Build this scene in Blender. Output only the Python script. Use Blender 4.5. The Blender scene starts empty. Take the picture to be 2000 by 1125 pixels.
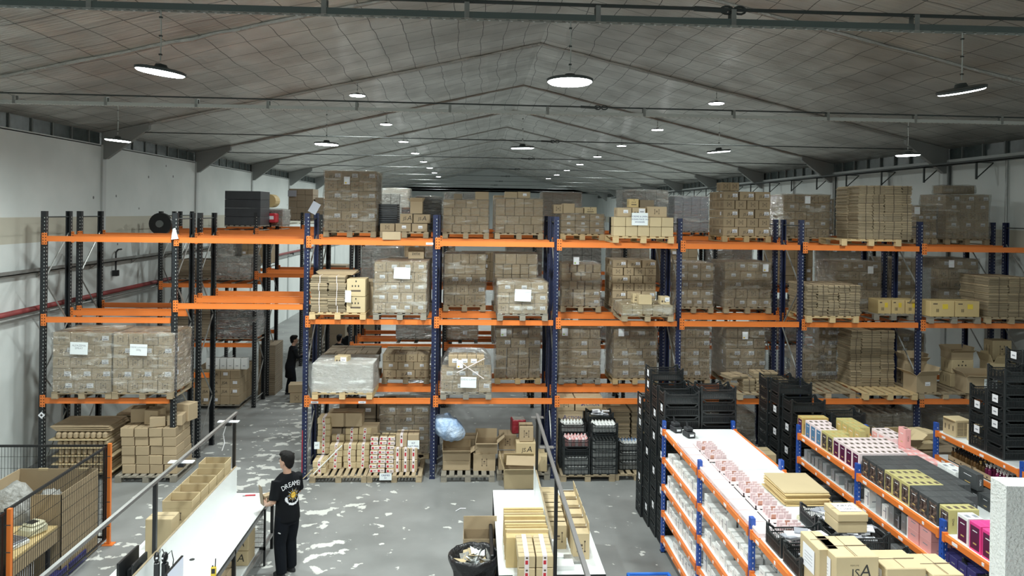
import bpy, math, random
from mathutils import Vector, Matrix, noise
R0 = random.Random(7)
S = bpy.context.scene
COL = S.collection
# ------------------------------------------------------------------ camera
FPX = 1450.0
CAM = Vector((8.63476, -15.42528, 5.54189))
CR = Vector((0.99856776, -0.05159553, 0.01415358))
CU = Vector((-0.0139577, 0.00415489, 0.99989395))
CF = Vector((0.05164886, 0.99865942, -0.00342879))
PY = 420.232
cd = bpy.data.cameras.new('camera'); cam = bpy.data.objects.new('camera', cd); COL.objects.link(cam)
cd.sensor_width = 36; cd.lens = FPX / 2000 * 36; cd.shift_y = -(562.5 - PY) / 2000
cd.clip_end = 300; cd.clip_start = 0.05
m = Matrix.Identity(4)
for i in range(3):
    m[i][0] = CR[i]; m[i][1] = CU[i]; m[i][2] = -CF[i]; m[i][3] = CAM[i]
cam.matrix_world = m
S.camera = cam
# ------------------------------------------------------------------ world, exposure
w = bpy.data.worlds.new('world'); S.world = w; w.use_nodes = True
w.node_tree.nodes['Background'].inputs[0].default_value = (0.75, 0.85, 1.0, 1)
w.node_tree.nodes['Background'].inputs[1].default_value = 0.05
S.view_settings.view_transform = 'Standard'; S.view_settings.look = 'None'
S.view_settings.exposure = 0.68; S.view_settings.gamma = 1.0
LAMP_W = 133.0            # watts of each high-bay lamp
LAMP_COL = (0.93, 1.0, 0.965)

def at(px, py, ax, v):
    "the world point under a photo pixel on the plane ax = v"
    d = CF + CR * ((px - 1000) / FPX) + CU * ((PY - py) / FPX)
    i = 'XYZ'.index(ax)
    return CAM + d * ((v - CAM[i]) / d[i])

# ------------------------------------------------------------------ materials
MATS = {}
def mat(name, col, rough=0.6, metal=0.0, var=0.0, nz=None, bump=None, rnd=0.0, spec=None, emit=None, alpha=None, scale3=None):
    """principled; nz=(scale, amount, second colour) blends by noise; bump=(scale, strength); rnd = tone change per object"""
    mt = bpy.data.materials.new(name); mt.use_nodes = True
    nt = mt.node_tree; N = nt.nodes; L = nt.links; b = N['Principled BSDF']
    b.inputs['Base Color'].default_value = (*col, 1); b.inputs['Roughness'].default_value = rough
    b.inputs['Metallic'].default_value = metal
    if spec is not None: b.inputs['Specular IOR Level'].default_value = spec
    tc = N.new('ShaderNodeTexCoord'); vec = tc.outputs['Object']
    if scale3:
        mp = N.new('ShaderNodeMapping'); mp.inputs['Scale'].default_value = scale3
        L.new(vec, mp.inputs['Vector']); vec = mp.outputs['Vector']
    cur = None
    if nz:
        n = N.new('ShaderNodeTexNoise'); n.inputs['Scale'].default_value = nz[0]; n.inputs['Detail'].default_value = 4
        L.new(vec, n.inputs['Vector'])
        r = N.new('ShaderNodeValToRGB'); r.color_ramp.elements[0].position = 0.5 - nz[1]; r.color_ramp.elements[1].position = 0.5 + nz[1]
        r.color_ramp.elements[0].color = (*col, 1); r.color_ramp.elements[1].color = (*nz[2], 1)
        L.new(n.outputs['Fac'], r.inputs['Fac']); cur = r.outputs['Color']
    if rnd:
        oi = N.new('ShaderNodeObjectInfo'); mr = N.new('ShaderNodeMapRange')
        mr.inputs['To Min'].default_value = 1 - rnd; mr.inputs['To Max'].default_value = 1 + rnd
        L.new(oi.outputs['Random'], mr.inputs['Value'])
        hs = N.new('ShaderNodeHueSaturation')
        if cur: L.new(cur, hs.inputs['Color'])
        else: hs.inputs['Color'].default_value = (*col, 1)
        L.new(mr.outputs['Result'], hs.inputs['Value']); cur = hs.outputs['Color']
    if cur: L.new(cur, b.inputs['Base Color'])
    if bump:
        n2 = N.new('ShaderNodeTexNoise'); n2.inputs['Scale'].default_value = bump[0]; n2.inputs['Detail'].default_value = 5
        L.new(vec, n2.inputs['Vector'])
        bp = N.new('ShaderNodeBump'); bp.inputs['Strength'].default_value = bump[1]; bp.inputs['Distance'].default_value = 0.05
        L.new(n2.outputs['Fac'], bp.inputs['Height']); L.new(bp.outputs['Normal'], b.inputs['Normal'])
    if emit:
        b.inputs['Emission Color'].default_value = (*emit[0], 1); b.inputs['Emission Strength'].default_value = emit[1]
    MATS[name] = mt
    return mt

mat('card', (0.46, 0.355, 0.225), 0.75, nz=(3.0, 0.35, (0.395, 0.305, 0.192)), rnd=0.13)
mat('card_pale', (0.56, 0.45, 0.27), 0.75, nz=(3.0, 0.35, (0.50, 0.40, 0.24)), rnd=0.08)
mat('card_yellow', (0.62, 0.47, 0.22), 0.7, nz=(3.0, 0.35, (0.55, 0.41, 0.2)), rnd=0.06)
mat('card_edge2', (0.25, 0.20, 0.13), 0.85, rnd=0.1)
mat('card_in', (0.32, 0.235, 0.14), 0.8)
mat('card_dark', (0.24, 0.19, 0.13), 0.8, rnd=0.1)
mat('card_edge', (0.42, 0.34, 0.22), 0.85, nz=(40, 0.3, (0.26, 0.205, 0.13)), rnd=0.14, scale3=(.3, .3, 3))
mat('tape', (0.50, 0.38, 0.22), 0.25)
mat('tape_w', (0.80, 0.72, 0.72), 0.35)
mat('ink', (0.03, 0.027, 0.025), 0.7)
mat('ink_soft', (0.11, 0.082, 0.058), 0.8)
mat('ink_blue', (0.03, 0.03, 0.16), 0.6)
mat('red', (0.50, 0.025, 0.04), 0.5)
mat('red_dark', (0.26, 0.018, 0.03), 0.4, bump=(9, .6))
mat('label', (0.82, 0.83, 0.87), 0.5)
mat('label_grey', (0.28, 0.29, 0.33), 0.5)
mat('paper', (0.84, 0.90, 0.92), 0.5)
mat('green', (0.35, 0.55, 0.12), 0.5)
mat('orange', (0.80, 0.215, 0.04), 0.42, nz=(2.0, 0.4, (0.72, 0.19, 0.035)))
mat('hole', (0.01, 0.01, 0.012), 0.9)
mat('post_blue', (0.011, 0.020, 0.070), 0.45, nz=(4.0, 0.4, (0.009, 0.014, 0.05)))
mat('post_black', (0.013, 0.016, 0.019), 0.45)
mat('shelf_blue', (0.02, 0.085, 0.40), 0.35)
mat('galv', (0.42, 0.43, 0.42), 0.38, 0.6, nz=(5, 0.3, (0.3, 0.31, 0.3)))
mat('galv_light', (0.6, 0.62, 0.6), 0.4, 0.3)
mat('steel', (0.30, 0.30, 0.30), 0.35, 0.7)
mat('rail_grey', (0.17, 0.165, 0.165), 0.4, 0.3)
mat('beam_grey', (0.16, 0.175, 0.17), 0.6)
mat('beam_dark', (0.055, 0.065, 0.065), 0.6)
mat('haunch', (0.27, 0.285, 0.28), 0.6)
mat('channel_dark', (0.12, 0.15, 0.145), 0.5)
mat('wood', (0.42, 0.335, 0.215), 0.8, nz=(8.0, 0.35, (0.31, 0.245, 0.16)), rnd=0.22, bump=(30, 0.2), scale3=(1, 1, 4))
mat('wood_new', (0.62, 0.47, 0.26), 0.75, nz=(8.0, 0.35, (0.54, 0.39, 0.2)), rnd=0.08)
mat('wood_grey', (0.30, 0.275, 0.225), 0.85, nz=(8.0, 0.35, (0.22, 0.2, 0.165)), rnd=0.15)
mat('white', (0.80, 0.83, 0.83), 0.4, nz=(1.5, 0.3, (0.77, 0.81, 0.81)))
mat('board_white', (0.84, 0.87, 0.87), 0.3)
mat('white_box', (0.78, 0.80, 0.79), 0.45, rnd=0.08)
mat('grey_box', (0.23, 0.25, 0.26), 0.4, rnd=0.3)
mat('black', (0.012, 0.013, 0.015), 0.35)
mat('black_soft', (0.02, 0.022, 0.026), 0.7)
mat('crate', (0.016, 0.02, 0.022), 0.42, spec=0.6, rnd=0.1)
mat('screen', (0.35, 0.38, 0.45), 0.2, emit=((0.75, 0.85, 1.0), 0.25))
mat('pink', (0.80, 0.40, 0.39), 0.45, rnd=0.06)
mat('pink_pale', (0.82, 0.70, 0.71), 0.4, rnd=0.05)
mat('pink_card', (0.66, 0.52, 0.53), 0.4, rnd=0.05)
mat('hotpink', (0.74, 0.06, 0.27), 0.4)
mat('gold', (0.60, 0.44, 0.16), 0.4, nz=(9, 0.3, (0.5, 0.35, 0.12)))
mat('gold_green', (0.50, 0.45, 0.19), 0.45)
mat('rose_gold', (0.55, 0.30, 0.22), 0.3, 0.5)
mat('charcoal', (0.055, 0.06, 0.063), 0.45, rnd=0.15)
mat('blue_glass', (0.10, 0.22, 0.38), 0.12)
mat('plum', (0.10, 0.02, 0.06), 0.12)
mat('darkglass', (0.03, 0.028, 0.03), 0.1, nz=(25, 0.08, (0.16, 0.12, 0.10)))
mat('navy', (0.05, 0.05, 0.2), 0.4)
mat('lilac', (0.5, 0.45, 0.75), 0.4)
mat('skin', (0.52, 0.31, 0.22), 0.5)
mat('hair', (0.008, 0.007, 0.007), 0.75, spec=0.25)
mat('shirt', (0.006, 0.007, 0.009), 0.9, bump=(9, 0.3), spec=0.2)
mat('trousers', (0.006, 0.008, 0.012), 0.9, bump=(9, 0.3), spec=0.2)
mat('sun', (0.85, 0.55, 0.08), 0.6)
mat('bag_blue', (0.25, 0.40, 0.66), 0.22, nz=(5, 0.2, (0.55, 0.66, 0.8)), bump=(11, 1.0))
mat('bag_grey', (0.34, 0.34, 0.32), 0.35, nz=(4, 0.3, (0.24, 0.24, 0.225)), bump=(9, 1.0))
mat('bag_black', (0.018, 0.018, 0.02), 0.25, bump=(8, 0.8))
mat('yellow', (0.75, 0.55, 0.05), 0.5)
mat('beige', (0.66, 0.63, 0.45), 0.5)
mat('bluebright', (0.02, 0.18, 0.7), 0.4)
mat('pipe_red', (0.28, 0.05, 0.05), 0.45, nz=(3, 0.3, (0.2, 0.045, 0.045)))
mat('black_stack', (0.025, 0.028, 0.034), 0.4, nz=(3, 0.3, (0.045, 0.05, 0.058)), rnd=0.2)
mat('lamp_on', (0.9, 0.95, 0.95), 0.4, emit=((0.93, 1.0, 0.99), 16.0))
mat('stucco', (0.80, 0.82, 0.81), 0.85, bump=(42, 1.0))
mat('liquid', (0.16, 0.02, 0.07), 0.15, rnd=0.6)
mat('amber', (0.09, 0.05, 0.02), 0.15, rnd=0.5)

def film_mat(name, tint, base, amt, scale=(1, 1, 1)):
    mt = bpy.data.materials.new(name); mt.use_nodes = True
    nt = mt.node_tree; N = nt.nodes; L = nt.links
    N.remove(N['Principled BSDF']); out = N['Material Output']
    tr = N.new('ShaderNodeBsdfTransparent'); tr.inputs[0].default_value = (0.93, 0.94, 0.93, 1)
    gl = N.new('ShaderNodeBsdfGlossy'); gl.inputs['Roughness'].default_value = 0.2; gl.inputs[0].default_value = (1, 1, 1, 1)
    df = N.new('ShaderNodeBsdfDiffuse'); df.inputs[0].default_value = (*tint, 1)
    tc = N.new('ShaderNodeTexCoord')
    def noisy(sc, st, det=4.0):
        mp = N.new('ShaderNodeMapping'); mp.inputs['Scale'].default_value = sc; mp.inputs['Rotation'].default_value = (0.25, 0.35, 0.2)
        n = N.new('ShaderNodeTexNoise'); n.inputs['Scale'].default_value = st; n.inputs['Detail'].default_value = det
        oi = N.new('ShaderNodeObjectInfo'); ad = N.new('ShaderNodeVectorMath')
        L.new(tc.outputs['Object'], ad.inputs[0]); L.new(oi.outputs['Location'], ad.inputs[1])
        L.new(ad.outputs[0], mp.inputs['Vector']); L.new(mp.outputs[0], n.inputs['Vector']); return n
    n1 = noisy((1.0, 1.0, 3.0), 3.2, 3.0); n2 = noisy((1.0, 1.0, 2.2), 11, 3.0)
    bp = N.new('ShaderNodeBump'); bp.inputs['Strength'].default_value = 1.0; bp.inputs['Distance'].default_value = 0.4
    add = N.new('ShaderNodeMath'); add.operation = 'ADD'; L.new(n1.outputs['Fac'], add.inputs[0])
    mu = N.new('ShaderNodeMath'); mu.operation = 'MULTIPLY'; mu.inputs[1].default_value = 0.5
    L.new(n2.outputs['Fac'], mu.inputs[0]); L.new(mu.outputs[0], add.inputs[1])
    L.new(add.outputs[0], bp.inputs['Height']); L.new(bp.outputs[0], gl.inputs['Normal'])
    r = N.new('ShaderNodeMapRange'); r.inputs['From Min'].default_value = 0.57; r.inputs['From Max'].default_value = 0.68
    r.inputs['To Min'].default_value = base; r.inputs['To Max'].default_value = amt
    n3 = noisy((0.7, 0.7, 3.2), 3.2, 7.0)  # milky folds; these pale diffuse streaks also paint in the film's glare
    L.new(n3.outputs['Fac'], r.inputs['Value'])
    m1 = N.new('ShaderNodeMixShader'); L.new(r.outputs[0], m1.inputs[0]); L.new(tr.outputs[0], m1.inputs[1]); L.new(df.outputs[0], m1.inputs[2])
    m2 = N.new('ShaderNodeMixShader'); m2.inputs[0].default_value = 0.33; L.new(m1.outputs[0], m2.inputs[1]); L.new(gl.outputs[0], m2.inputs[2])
    L.new(m2.outputs[0], out.inputs[0]); MATS[name] = mt
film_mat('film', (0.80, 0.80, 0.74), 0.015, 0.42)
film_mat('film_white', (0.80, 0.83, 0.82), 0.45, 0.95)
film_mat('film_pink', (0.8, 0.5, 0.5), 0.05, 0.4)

# ------------------------------------------------------------------ mesh builder
class MB:
    def __init__(s): s.v = []; s.f = []; s.m = []; s.mats = []
    def mi(s, m):
        if m not in s.mats: s.mats.append(m)
        return s.mats.index(m)
    def add(s, vs, fs, m, M=None):
        o = len(s.v); k = s.mi(m)
        s.v += [tuple(M @ Vector(v)) for v in vs] if M is not None else [tuple(v) for v in vs]
        s.f += [tuple(i + o for i in f) for f in fs]; s.m += [k] * len(fs)
    def box(s, x0, y0, z0, x1, y1, z1, m, M=None, skip=''):
        vs = [(x0, y0, z0), (x1, y0, z0), (x1, y1, z0), (x0, y1, z0), (x0, y0, z1), (x1, y0, z1), (x1, y1, z1), (x0, y1, z1)]
        fs = {'b': (0, 3, 2, 1), 't': (4, 5, 6, 7), 'f': (0, 1, 5, 4), 'k': (2, 3, 7, 6), 'l': (3, 0, 4, 7), 'r': (1, 2, 6, 5)}
        s.add(vs, [fs[k] for k in fs if k not in skip], m, M)
    def cbox(s, x0, y0, z0, x1, y1, z1, c, m, M=None):
        vs = []; idx = {}
        for i, x in enumerate((x0, x1)):
            for j, y in enumerate((y0, y1)):
                for k, z in enumerate((z0, z1)):
                    sx, sy, sz = (c if i == 0 else -c), (c if j == 0 else -c), (c if k == 0 else -c)
                    idx[i, j, k] = len(vs); vs += [(x, y + sy, z + sz), (x + sx, y, z + sz), (x + sx, y + sy, z)]
        f = []
        def a(i, j, k, t): return idx[i, j, k] + t
        f.append((a(0,0,0,0), a(0,0,1,0), a(0,1,1,0), a(0,1,0,0))); f.append((a(1,0,0,0), a(1,1,0,0), a(1,1,1,0), a(1,0,1,0)))
        f.append((a(0,0,0,1), a(1,0,0,1), a(1,0,1,1), a(0,0,1,1))); f.append((a(0,1,0,1), a(0,1,1,1), a(1,1,1,1), a(1,1,0,1)))
        f.append((a(0,0,0,2), a(0,1,0,2), a(1,1,0,2), a(1,0,0,2))); f.append((a(0,0,1,2), a(1,0,1,2), a(1,1,1,2), a(0,1,1,2)))
        for p in (0, 1):
            for q in (0, 1):
                f.append((a(p,q,0,0), a(p,q,1,0), a(p,q,1,1), a(p,q,0,1)))
                f.append((a(p,0,q,0), a(p,1,q,0), a(p,1,q,2), a(p,0,q,2)))
                f.append((a(0,p,q,1), a(1,p,q,1), a(1,p,q,2), a(0,p,q,2)))
                for r in (0, 1): f.append((a(p,q,r,0), a(p,q,r,1), a(p,q,r,2)))
        s.add(vs, f, m, M)
    def tube(s, pts, rad, m, n=8, cap=True, M=None):
        pts = [Vector(p) for p in pts]; rs = rad if isinstance(rad, (list, tuple)) else [rad] * len(pts)
        vs = []; fs = []; up = None
        for i, p in enumerate(pts):
            t = (pts[min(i + 1, len(pts) - 1)] - pts[max(i - 1, 0)]).normalized()
            if up is None or abs(up.dot(t)) > 0.98: up = Vector((0, 0, 1)) if abs(t.z) < 0.9 else Vector((1, 0, 0))
            a = t.cross(up).normalized(); b = a.cross(t).normalized(); up = b
            for k in range(n):
                th = 2 * math.pi * k / n; vs.append(p + (a * math.cos(th) + b * math.sin(th)) * rs[i])
        for i in range(len(pts) - 1):
            for k in range(n):
                k2 = (k + 1) % n; fs.append((i * n + k, (i + 1) * n + k, (i + 1) * n + k2, i * n + k2))
        if cap:
            fs.append(tuple(range(n))); fs.append(tuple(reversed(range((len(pts) - 1) * n, len(pts) * n))))
        s.add(vs, fs, m, M)
    def rings(s, rg, m, n=20, M=None):
        "rg: list of (centre, rx, ry[, tilt about x]) ellipses in the xy plane, closed at both ends"
        vs = []; fs = []
        for r in rg:
            c, rx, ry = r[:3]; tl = r[3] if len(r) > 3 else 0
            for k in range(n):
                th = 2 * math.pi * k / n; x = rx * math.cos(th); y = ry * math.sin(th)
                vs.append((c[0] + x, c[1] + y * math.cos(tl), c[2] + y * math.sin(tl)))
        for i in range(len(rg) - 1):
            for k in range(n):
                k2 = (k + 1) % n; fs.append((i * n + k, i * n + k2, (i + 1) * n + k2, (i + 1) * n + k))
        fs.append(tuple(reversed(range(n)))); fs.append(tuple(range((len(rg) - 1) * n, len(rg) * n)))
        s.add(vs, fs, m, M)
    def sph(s, c, r, m, n=14, M=None):
        rx, ry, rz = r if isinstance(r, (tuple, list)) else (r, r, r); h = n // 2 + 1
        s.rings([((c[0], c[1], c[2] - rz * math.cos(math.pi * (i + .25) / (h + .5))), rx * math.sin(math.pi * (i + .25) / (h + .5)), ry * math.sin(math.pi * (i + .25) / (h + .5))) for i in range(h + 1)], m, n, M)
    def text(s, body, size, m, M, align='CENTER', shear=0.0):
        vs, fs = text_geo(body, align)
        vs2 = [((v[0] + shear * v[1]) * size, v[1] * size, 0) for v in vs]
        s.add(vs2, fs, m, M)
    def mesh(s, name, smooth=False):
        me = bpy.data.meshes.new(name); me.from_pydata(s.v, [], s.f)
        for k in s.mats: me.materials.append(MATS[k])
        if len(s.mats) > 1: me.polygons.foreach_set('material_index', s.m)
        if smooth: me.polygons.foreach_set('use_smooth', [True] * len(me.polygons))
        me.update(); return me
    def build(s, name, parent=None, smooth=False, loc=None, rz=0, M=None):
        return link(name, s.mesh(name, smooth), parent, loc, rz)

TX = {}
def text_geo(body, align):
    k = (body, align)
    if k not in TX:
        c = bpy.data.curves.new('t', 'FONT'); c.body = body; c.align_x = align; c.align_y = 'CENTER'; c.resolution_u = 2
        o = bpy.data.objects.new('t', c); COL.objects.link(o)
        dg = bpy.context.evaluated_depsgraph_get(); me = o.evaluated_get(dg).to_mesh()
        TX[k] = ([tuple(v.co) for v in me.vertices], [tuple(p.vertices) for p in me.polygons])
        o.evaluated_get(dg).to_mesh_clear(); bpy.data.objects.remove(o); bpy.data.curves.remove(c)
    return TX[k]

def link(name, me, parent=None, loc=None, rz=0):
    o = bpy.data.objects.new(name, me); COL.objects.link(o)
    if parent is not None: o.parent = parent
    if loc is not None: o.location = loc
    if rz: o.rotation_euler = (0, 0, rz)
    return o
def tag(o, label=None, cat=None, group=None, kind=None):
    if label: o['label'] = label
    if cat: o['category'] = cat
    if group: o['group'] = group
    if kind: o['kind'] = kind
    return o
def thing(name, label, cat, loc=(0, 0, 0), rz=0, group=None):
    o = link(name, None, None, loc, rz); return tag(o, label, cat, group)
def struct(mb, name, label=None, smooth=False):
    o = mb.build(name, smooth=smooth); o['kind'] = 'structure'
    if label: o['label'] = label
    return o
ORD = 'first second third fourth fifth sixth seventh eighth ninth tenth eleventh twelfth thirteenth fourteenth fifteenth sixteenth seventeenth eighteenth nineteenth twentieth'.split()
def od(i): return ORD[i] if i < 20 else str(i + 1) + 'th'
def face(px, z, y=-0.0015, rx=math.pi / 2, rz=0, x=None):
    "a matrix that stands text up on a face looking along -Y"
    return Matrix.Translation((px, y, z)) @ Matrix.Rotation(rz, 4, 'Z') @ Matrix.Rotation(rx, 4, 'X')
def sideface(x, y, z, right=True):
    return Matrix.Translation((x, y, z)) @ Matrix.Rotation(math.pi / 2 if right else -math.pi / 2, 4, 'Z') @ Matrix.Rotation(math.pi / 2, 4, 'X')
# ------------------------------------------------------------------ room shell
XL, XR, YB, YF, ZE, XM, ZR = -0.72, 21.25, -21.0, 60.0, 7.42, 10.3, 9.95
def sl(x): return ZE + (ZR - ZE) * (1 - abs(x - XM) / ((XM - XL) if x < XM else (XR - XM)))

def foil_mat():
    mt = bpy.data.materials.new('foil'); mt.use_nodes = True; nt = mt.node_tree; N = nt.nodes; L = nt.links; b = N['Principled BSDF']
    tc = N.new('ShaderNodeTexCoord'); sp = N.new('ShaderNodeSeparateXYZ')
    wob = N.new('ShaderNodeTexNoise'); wob.inputs['Scale'].default_value = 0.35; L.new(tc.outputs['Object'], wob.inputs['Vector'])
    mx = N.new('ShaderNodeVectorMath'); mx.operation = 'SCALE'; mx.inputs['Scale'].default_value = 0.55
    L.new(wob.outputs['Color'], mx.inputs[0]); ad = N.new('ShaderNodeVectorMath'); L.new(tc.outputs['Object'], ad.inputs[0]); L.new(mx.outputs[0], ad.inputs[1])
    L.new(ad.outputs[0], sp.inputs[0])
    def M(op, a, bb=None):
        n = N.new('ShaderNodeMath'); n.operation = op
        for i, q in enumerate((a, bb)):
            if q is None: continue
            if isinstance(q, (int, float)): n.inputs[i].default_value = q
            else: L.new(q, n.inputs[i])
        return n.outputs[0]
    def line(src, pitch, wd):
        fr = M('FRACT', M('DIVIDE', src, pitch)); return M('LESS_THAN', M('ABSOLUTE', M('SUBTRACT', fr, 0.5)), wd / pitch / 2)
    lx = line(sp.outputs['X'], 0.55, 0.014); ly = line(sp.outputs['Y'], 0.80, 0.020)
    ln = M('MAXIMUM', lx, ly)
    # wrinkles running across the slope
    mp = N.new('ShaderNodeMapping'); mp.inputs['Scale'].default_value = (0.9, 11.0, 1.0); L.new(tc.outputs['Object'], mp.inputs['Vector'])
    n1 = N.new('ShaderNodeTexNoise'); n1.inputs['Scale'].default_value = 1.6; n1.inputs['Detail'].default_value = 5; L.new(mp.outputs[0], n1.inputs['Vector'])
    n2 = N.new('ShaderNodeTexNoise'); n2.inputs['Scale'].default_value = 0.9; n2.inputs['Detail'].default_value = 2; L.new(tc.outputs['Object'], n2.inputs['Vector'])
    def sag(src, pitch):
        return M('ABSOLUTE', M('SINE', M('MULTIPLY', src, math.pi / pitch)))
    h = M('ADD', M('MULTIPLY', n1.outputs['Fac'], 0.5), M('MULTIPLY', n2.outputs['Fac'], 1.4))
    h = M('SUBTRACT', h, M('MULTIPLY', M('ADD', sag(sp.outputs['Y'], 0.95), sag(sp.outputs['X'], 0.62)), 0.16))
    bp = N.new('ShaderNodeBump'); bp.inputs['Strength'].default_value = 0.7; bp.inputs['Distance'].default_value = 0.11
    L.new(h, bp.inputs['Height']); L.new(bp.outputs[0], b.inputs['Normal'])
    cr = N.new('ShaderNodeMix'); cr.data_type = 'RGBA'
    rr = N.new('ShaderNodeValToRGB'); rr.color_ramp.elements[0].color = (0.52, 0.505, 0.475, 1); rr.color_ramp.elements[1].color = (0.74, 0.73, 0.70, 1)
    rr.color_ramp.elements[0].position = 0.35; rr.color_ramp.elements[1].position = 0.65; L.new(n2.outputs['Fac'], rr.inputs['Fac'])
    L.new(rr.outputs['Color'], cr.inputs[6]); cr.inputs[7].default_value = (0.05, 0.05, 0.048, 1); L.new(ln, cr.inputs[0])
    L.new(cr.outputs[2], b.inputs['Base Color']); b.inputs['Roughness'].default_value = 0.29; b.inputs['Metallic'].default_value = 0.74
    MATS['foil'] = mt
foil_mat()
mat('foil_plain', (0.42, 0.41, 0.39), 0.35, 0.7, bump=(9, 0.9))

def floor_mat():
    mt = bpy.data.materials.new('floor'); mt.use_nodes = True; nt = mt.node_tree; N = nt.nodes; L = nt.links; b = N['Principled BSDF']
    tc = N.new('ShaderNodeTexCoord')
    def nz(sc, scale, det, ro=0):
        mp = N.new('ShaderNodeMapping'); mp.inputs['Scale'].default_value = sc; mp.inputs['Rotation'].default_value = (0, 0, ro)
        L.new(tc.outputs['Object'], mp.inputs['Vector'])
        n = N.new('ShaderNodeTexNoise'); n.inputs['Scale'].default_value = scale; n.inputs['Detail'].default_value = det; L.new(mp.outputs[0], n.inputs['Vector']); return n.outputs['Fac']
    def ramp(src, a, bb):
        r = N.new('ShaderNodeMapRange'); r.inputs['From Min'].default_value = a; r.inputs['From Max'].default_value = bb; L.new(src, r.inputs['Value']); return r.outputs[0]
    def mul(a, bb):
        n = N.new('ShaderNodeMath'); n.operation = 'MULTIPLY'; L.new(a, n.inputs[0]); L.new(bb, n.inputs[1]); return n.outputs[0]
    base = N.new('ShaderNodeMix'); base.data_type = 'RGBA'; base.inputs[6].default_value = (0.195, 0.203, 0.20, 1); base.inputs[7].default_value = (0.265, 0.273, 0.27, 1)
    L.new(ramp(nz((1, 1, 1), 0.9, 5), 0.35, 0.65), base.inputs[0])
    # remains of white floor paint: flakes within a worn strip in front of and inside the passage
    sp = N.new('ShaderNodeSeparateXYZ'); L.new(tc.outputs['Object'], sp.inputs[0])
    def band(src, c, hw, soft):
        s = N.new('ShaderNodeMath'); s.operation = 'SUBTRACT'; L.new(src, s.inputs[0]); s.inputs[1].default_value = c
        a = N.new('ShaderNodeMath'); a.operation = 'ABSOLUTE'; L.new(s.outputs[0], a.inputs[0])
        r = N.new('ShaderNodeMapRange'); r.inputs['From Min'].default_value = hw; r.inputs['From Max'].default_value = hw + soft
        r.inputs['To Min'].default_value = 1; r.inputs['To Max'].default_value = 0; L.new(a.outputs[0], r.inputs['Value']); return r.outputs[0]
    zone = mul(mul(band(sp.outputs['X'], 4.9, 1.3, 1.5), band(sp.outputs['Y'], 1.6, 5.6, 2.5)), ramp(nz((1, 1, 1), 0.8, 3), 0.36, 0.56))
    fl = nz((1.0, 1.15, 1), 3.6, 10, 0.3)
    th = N.new('ShaderNodeMath'); th.operation = 'MULTIPLY_ADD'; L.new(zone, th.inputs[0]); th.inputs[1].default_value = 0.13; L.new(fl, th.inputs[2])
    flake = ramp(th.outputs[0], 0.665, 0.680)
    fl2 = ramp(nz((1, 1, 1), 7.0, 6), 0.72, 0.73)
    mx = N.new('ShaderNodeMath'); mx.operation = 'MAXIMUM'; L.new(flake, mx.inputs[0]); L.new(fl2, mx.inputs[1])
    mc = N.new('ShaderNodeMix'); mc.data_type = 'RGBA'; mc.inputs[7].default_value = (0.62, 0.63, 0.60, 1)
    L.new(base.outputs[2], mc.inputs[6]); L.new(mx.outputs[0], mc.inputs[0])
    # saw cut joints every 5 m
    L.new(mc.outputs[2], b.inputs['Base Color']); b.inputs['Roughness'].default_value = 0.5
    bp = N.new('ShaderNodeBump'); bp.inputs['Strength'].default_value = 0.15; L.new(fl, bp.inputs['Height']); L.new(bp.outputs[0], b.inputs['Normal'])
    MATS['floor'] = mt
floor_mat()

def wall_mat():
    mt = bpy.data.materials.new('wall'); mt.use_nodes = True; nt = mt.node_tree; N = nt.nodes; L = nt.links; b = N['Principled BSDF']
    tc = N.new('ShaderNodeTexCoord'); sp = N.new('ShaderNodeSeparateXYZ'); L.new(tc.outputs['Object'], sp.inputs[0])
    n = N.new('ShaderNodeTexNoise'); n.inputs['Scale'].default_value = 0.7; n.inputs['Detail'].default_value = 5; L.new(tc.outputs['Object'], n.inputs['Vector'])
    r = N.new('ShaderNodeValToRGB'); r.color_ramp.elements[0].position = 0.35; r.color_ramp.elements[1].position = 0.7
    r.color_ramp.elements[0].color = (0.60, 0.64, 0.63, 1); r.color_ramp.elements[1].color = (0.70, 0.735, 0.725, 1); L.new(n.outputs['Fac'], r.inputs['Fac'])
    s = N.new('ShaderNodeMath'); s.operation = 'SUBTRACT'; L.new(sp.outputs['Z'], s.inputs[0]); s.inputs[1].default_value = 5.03
    a = N.new('ShaderNodeMath'); a.operation = 'ABSOLUTE'; L.new(s.outputs[0], a.inputs[0])
    l = N.new('ShaderNodeMath'); l.operation = 'LESS_THAN'; L.new(a.outputs[0], l.inputs[0]); l.inputs[1].default_value = 0.27
    mc = N.new('ShaderNodeMix'); mc.data_type = 'RGBA'; L.new(l.outputs[0], mc.inputs[0]); L.new(r.outputs['Color'], mc.inputs[6]); mc.inputs[7].default_value = (0.50, 0.48, 0.40, 1)
    v = N.new('ShaderNodeTexVoronoi'); v.inputs['Scale'].default_value = 1.15; L.new(tc.outputs['Object'], v.inputs['Vector'])
    lt = N.new('ShaderNodeMath'); lt.operation = 'LESS_THAN'; L.new(v.outputs['Distance'], lt.inputs[0]); lt.inputs[1].default_value = 0.045
    m2 = N.new('ShaderNodeMix'); m2.data_type = 'RGBA'; L.new(lt.outputs[0], m2.inputs[0]); L.new(mc.outputs[2], m2.inputs[6]); m2.inputs[7].default_value = (0.16, 0.17, 0.17, 1)
    L.new(m2.outputs[2], b.inputs['Base Color']); b.inputs['Roughness'].default_value = 0.7
    MATS['wall'] = mt
wall_mat()
mat('wall_plain', (0.55, 0.58, 0.58), 0.7, nz=(1.0, 0.3, (0.5, 0.53, 0.53)))
mat('glass_block', (0.04, 0.055, 0.055), 0.25, nz=(5, 0.3, (0.09, 0.11, 0.11)))

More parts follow.
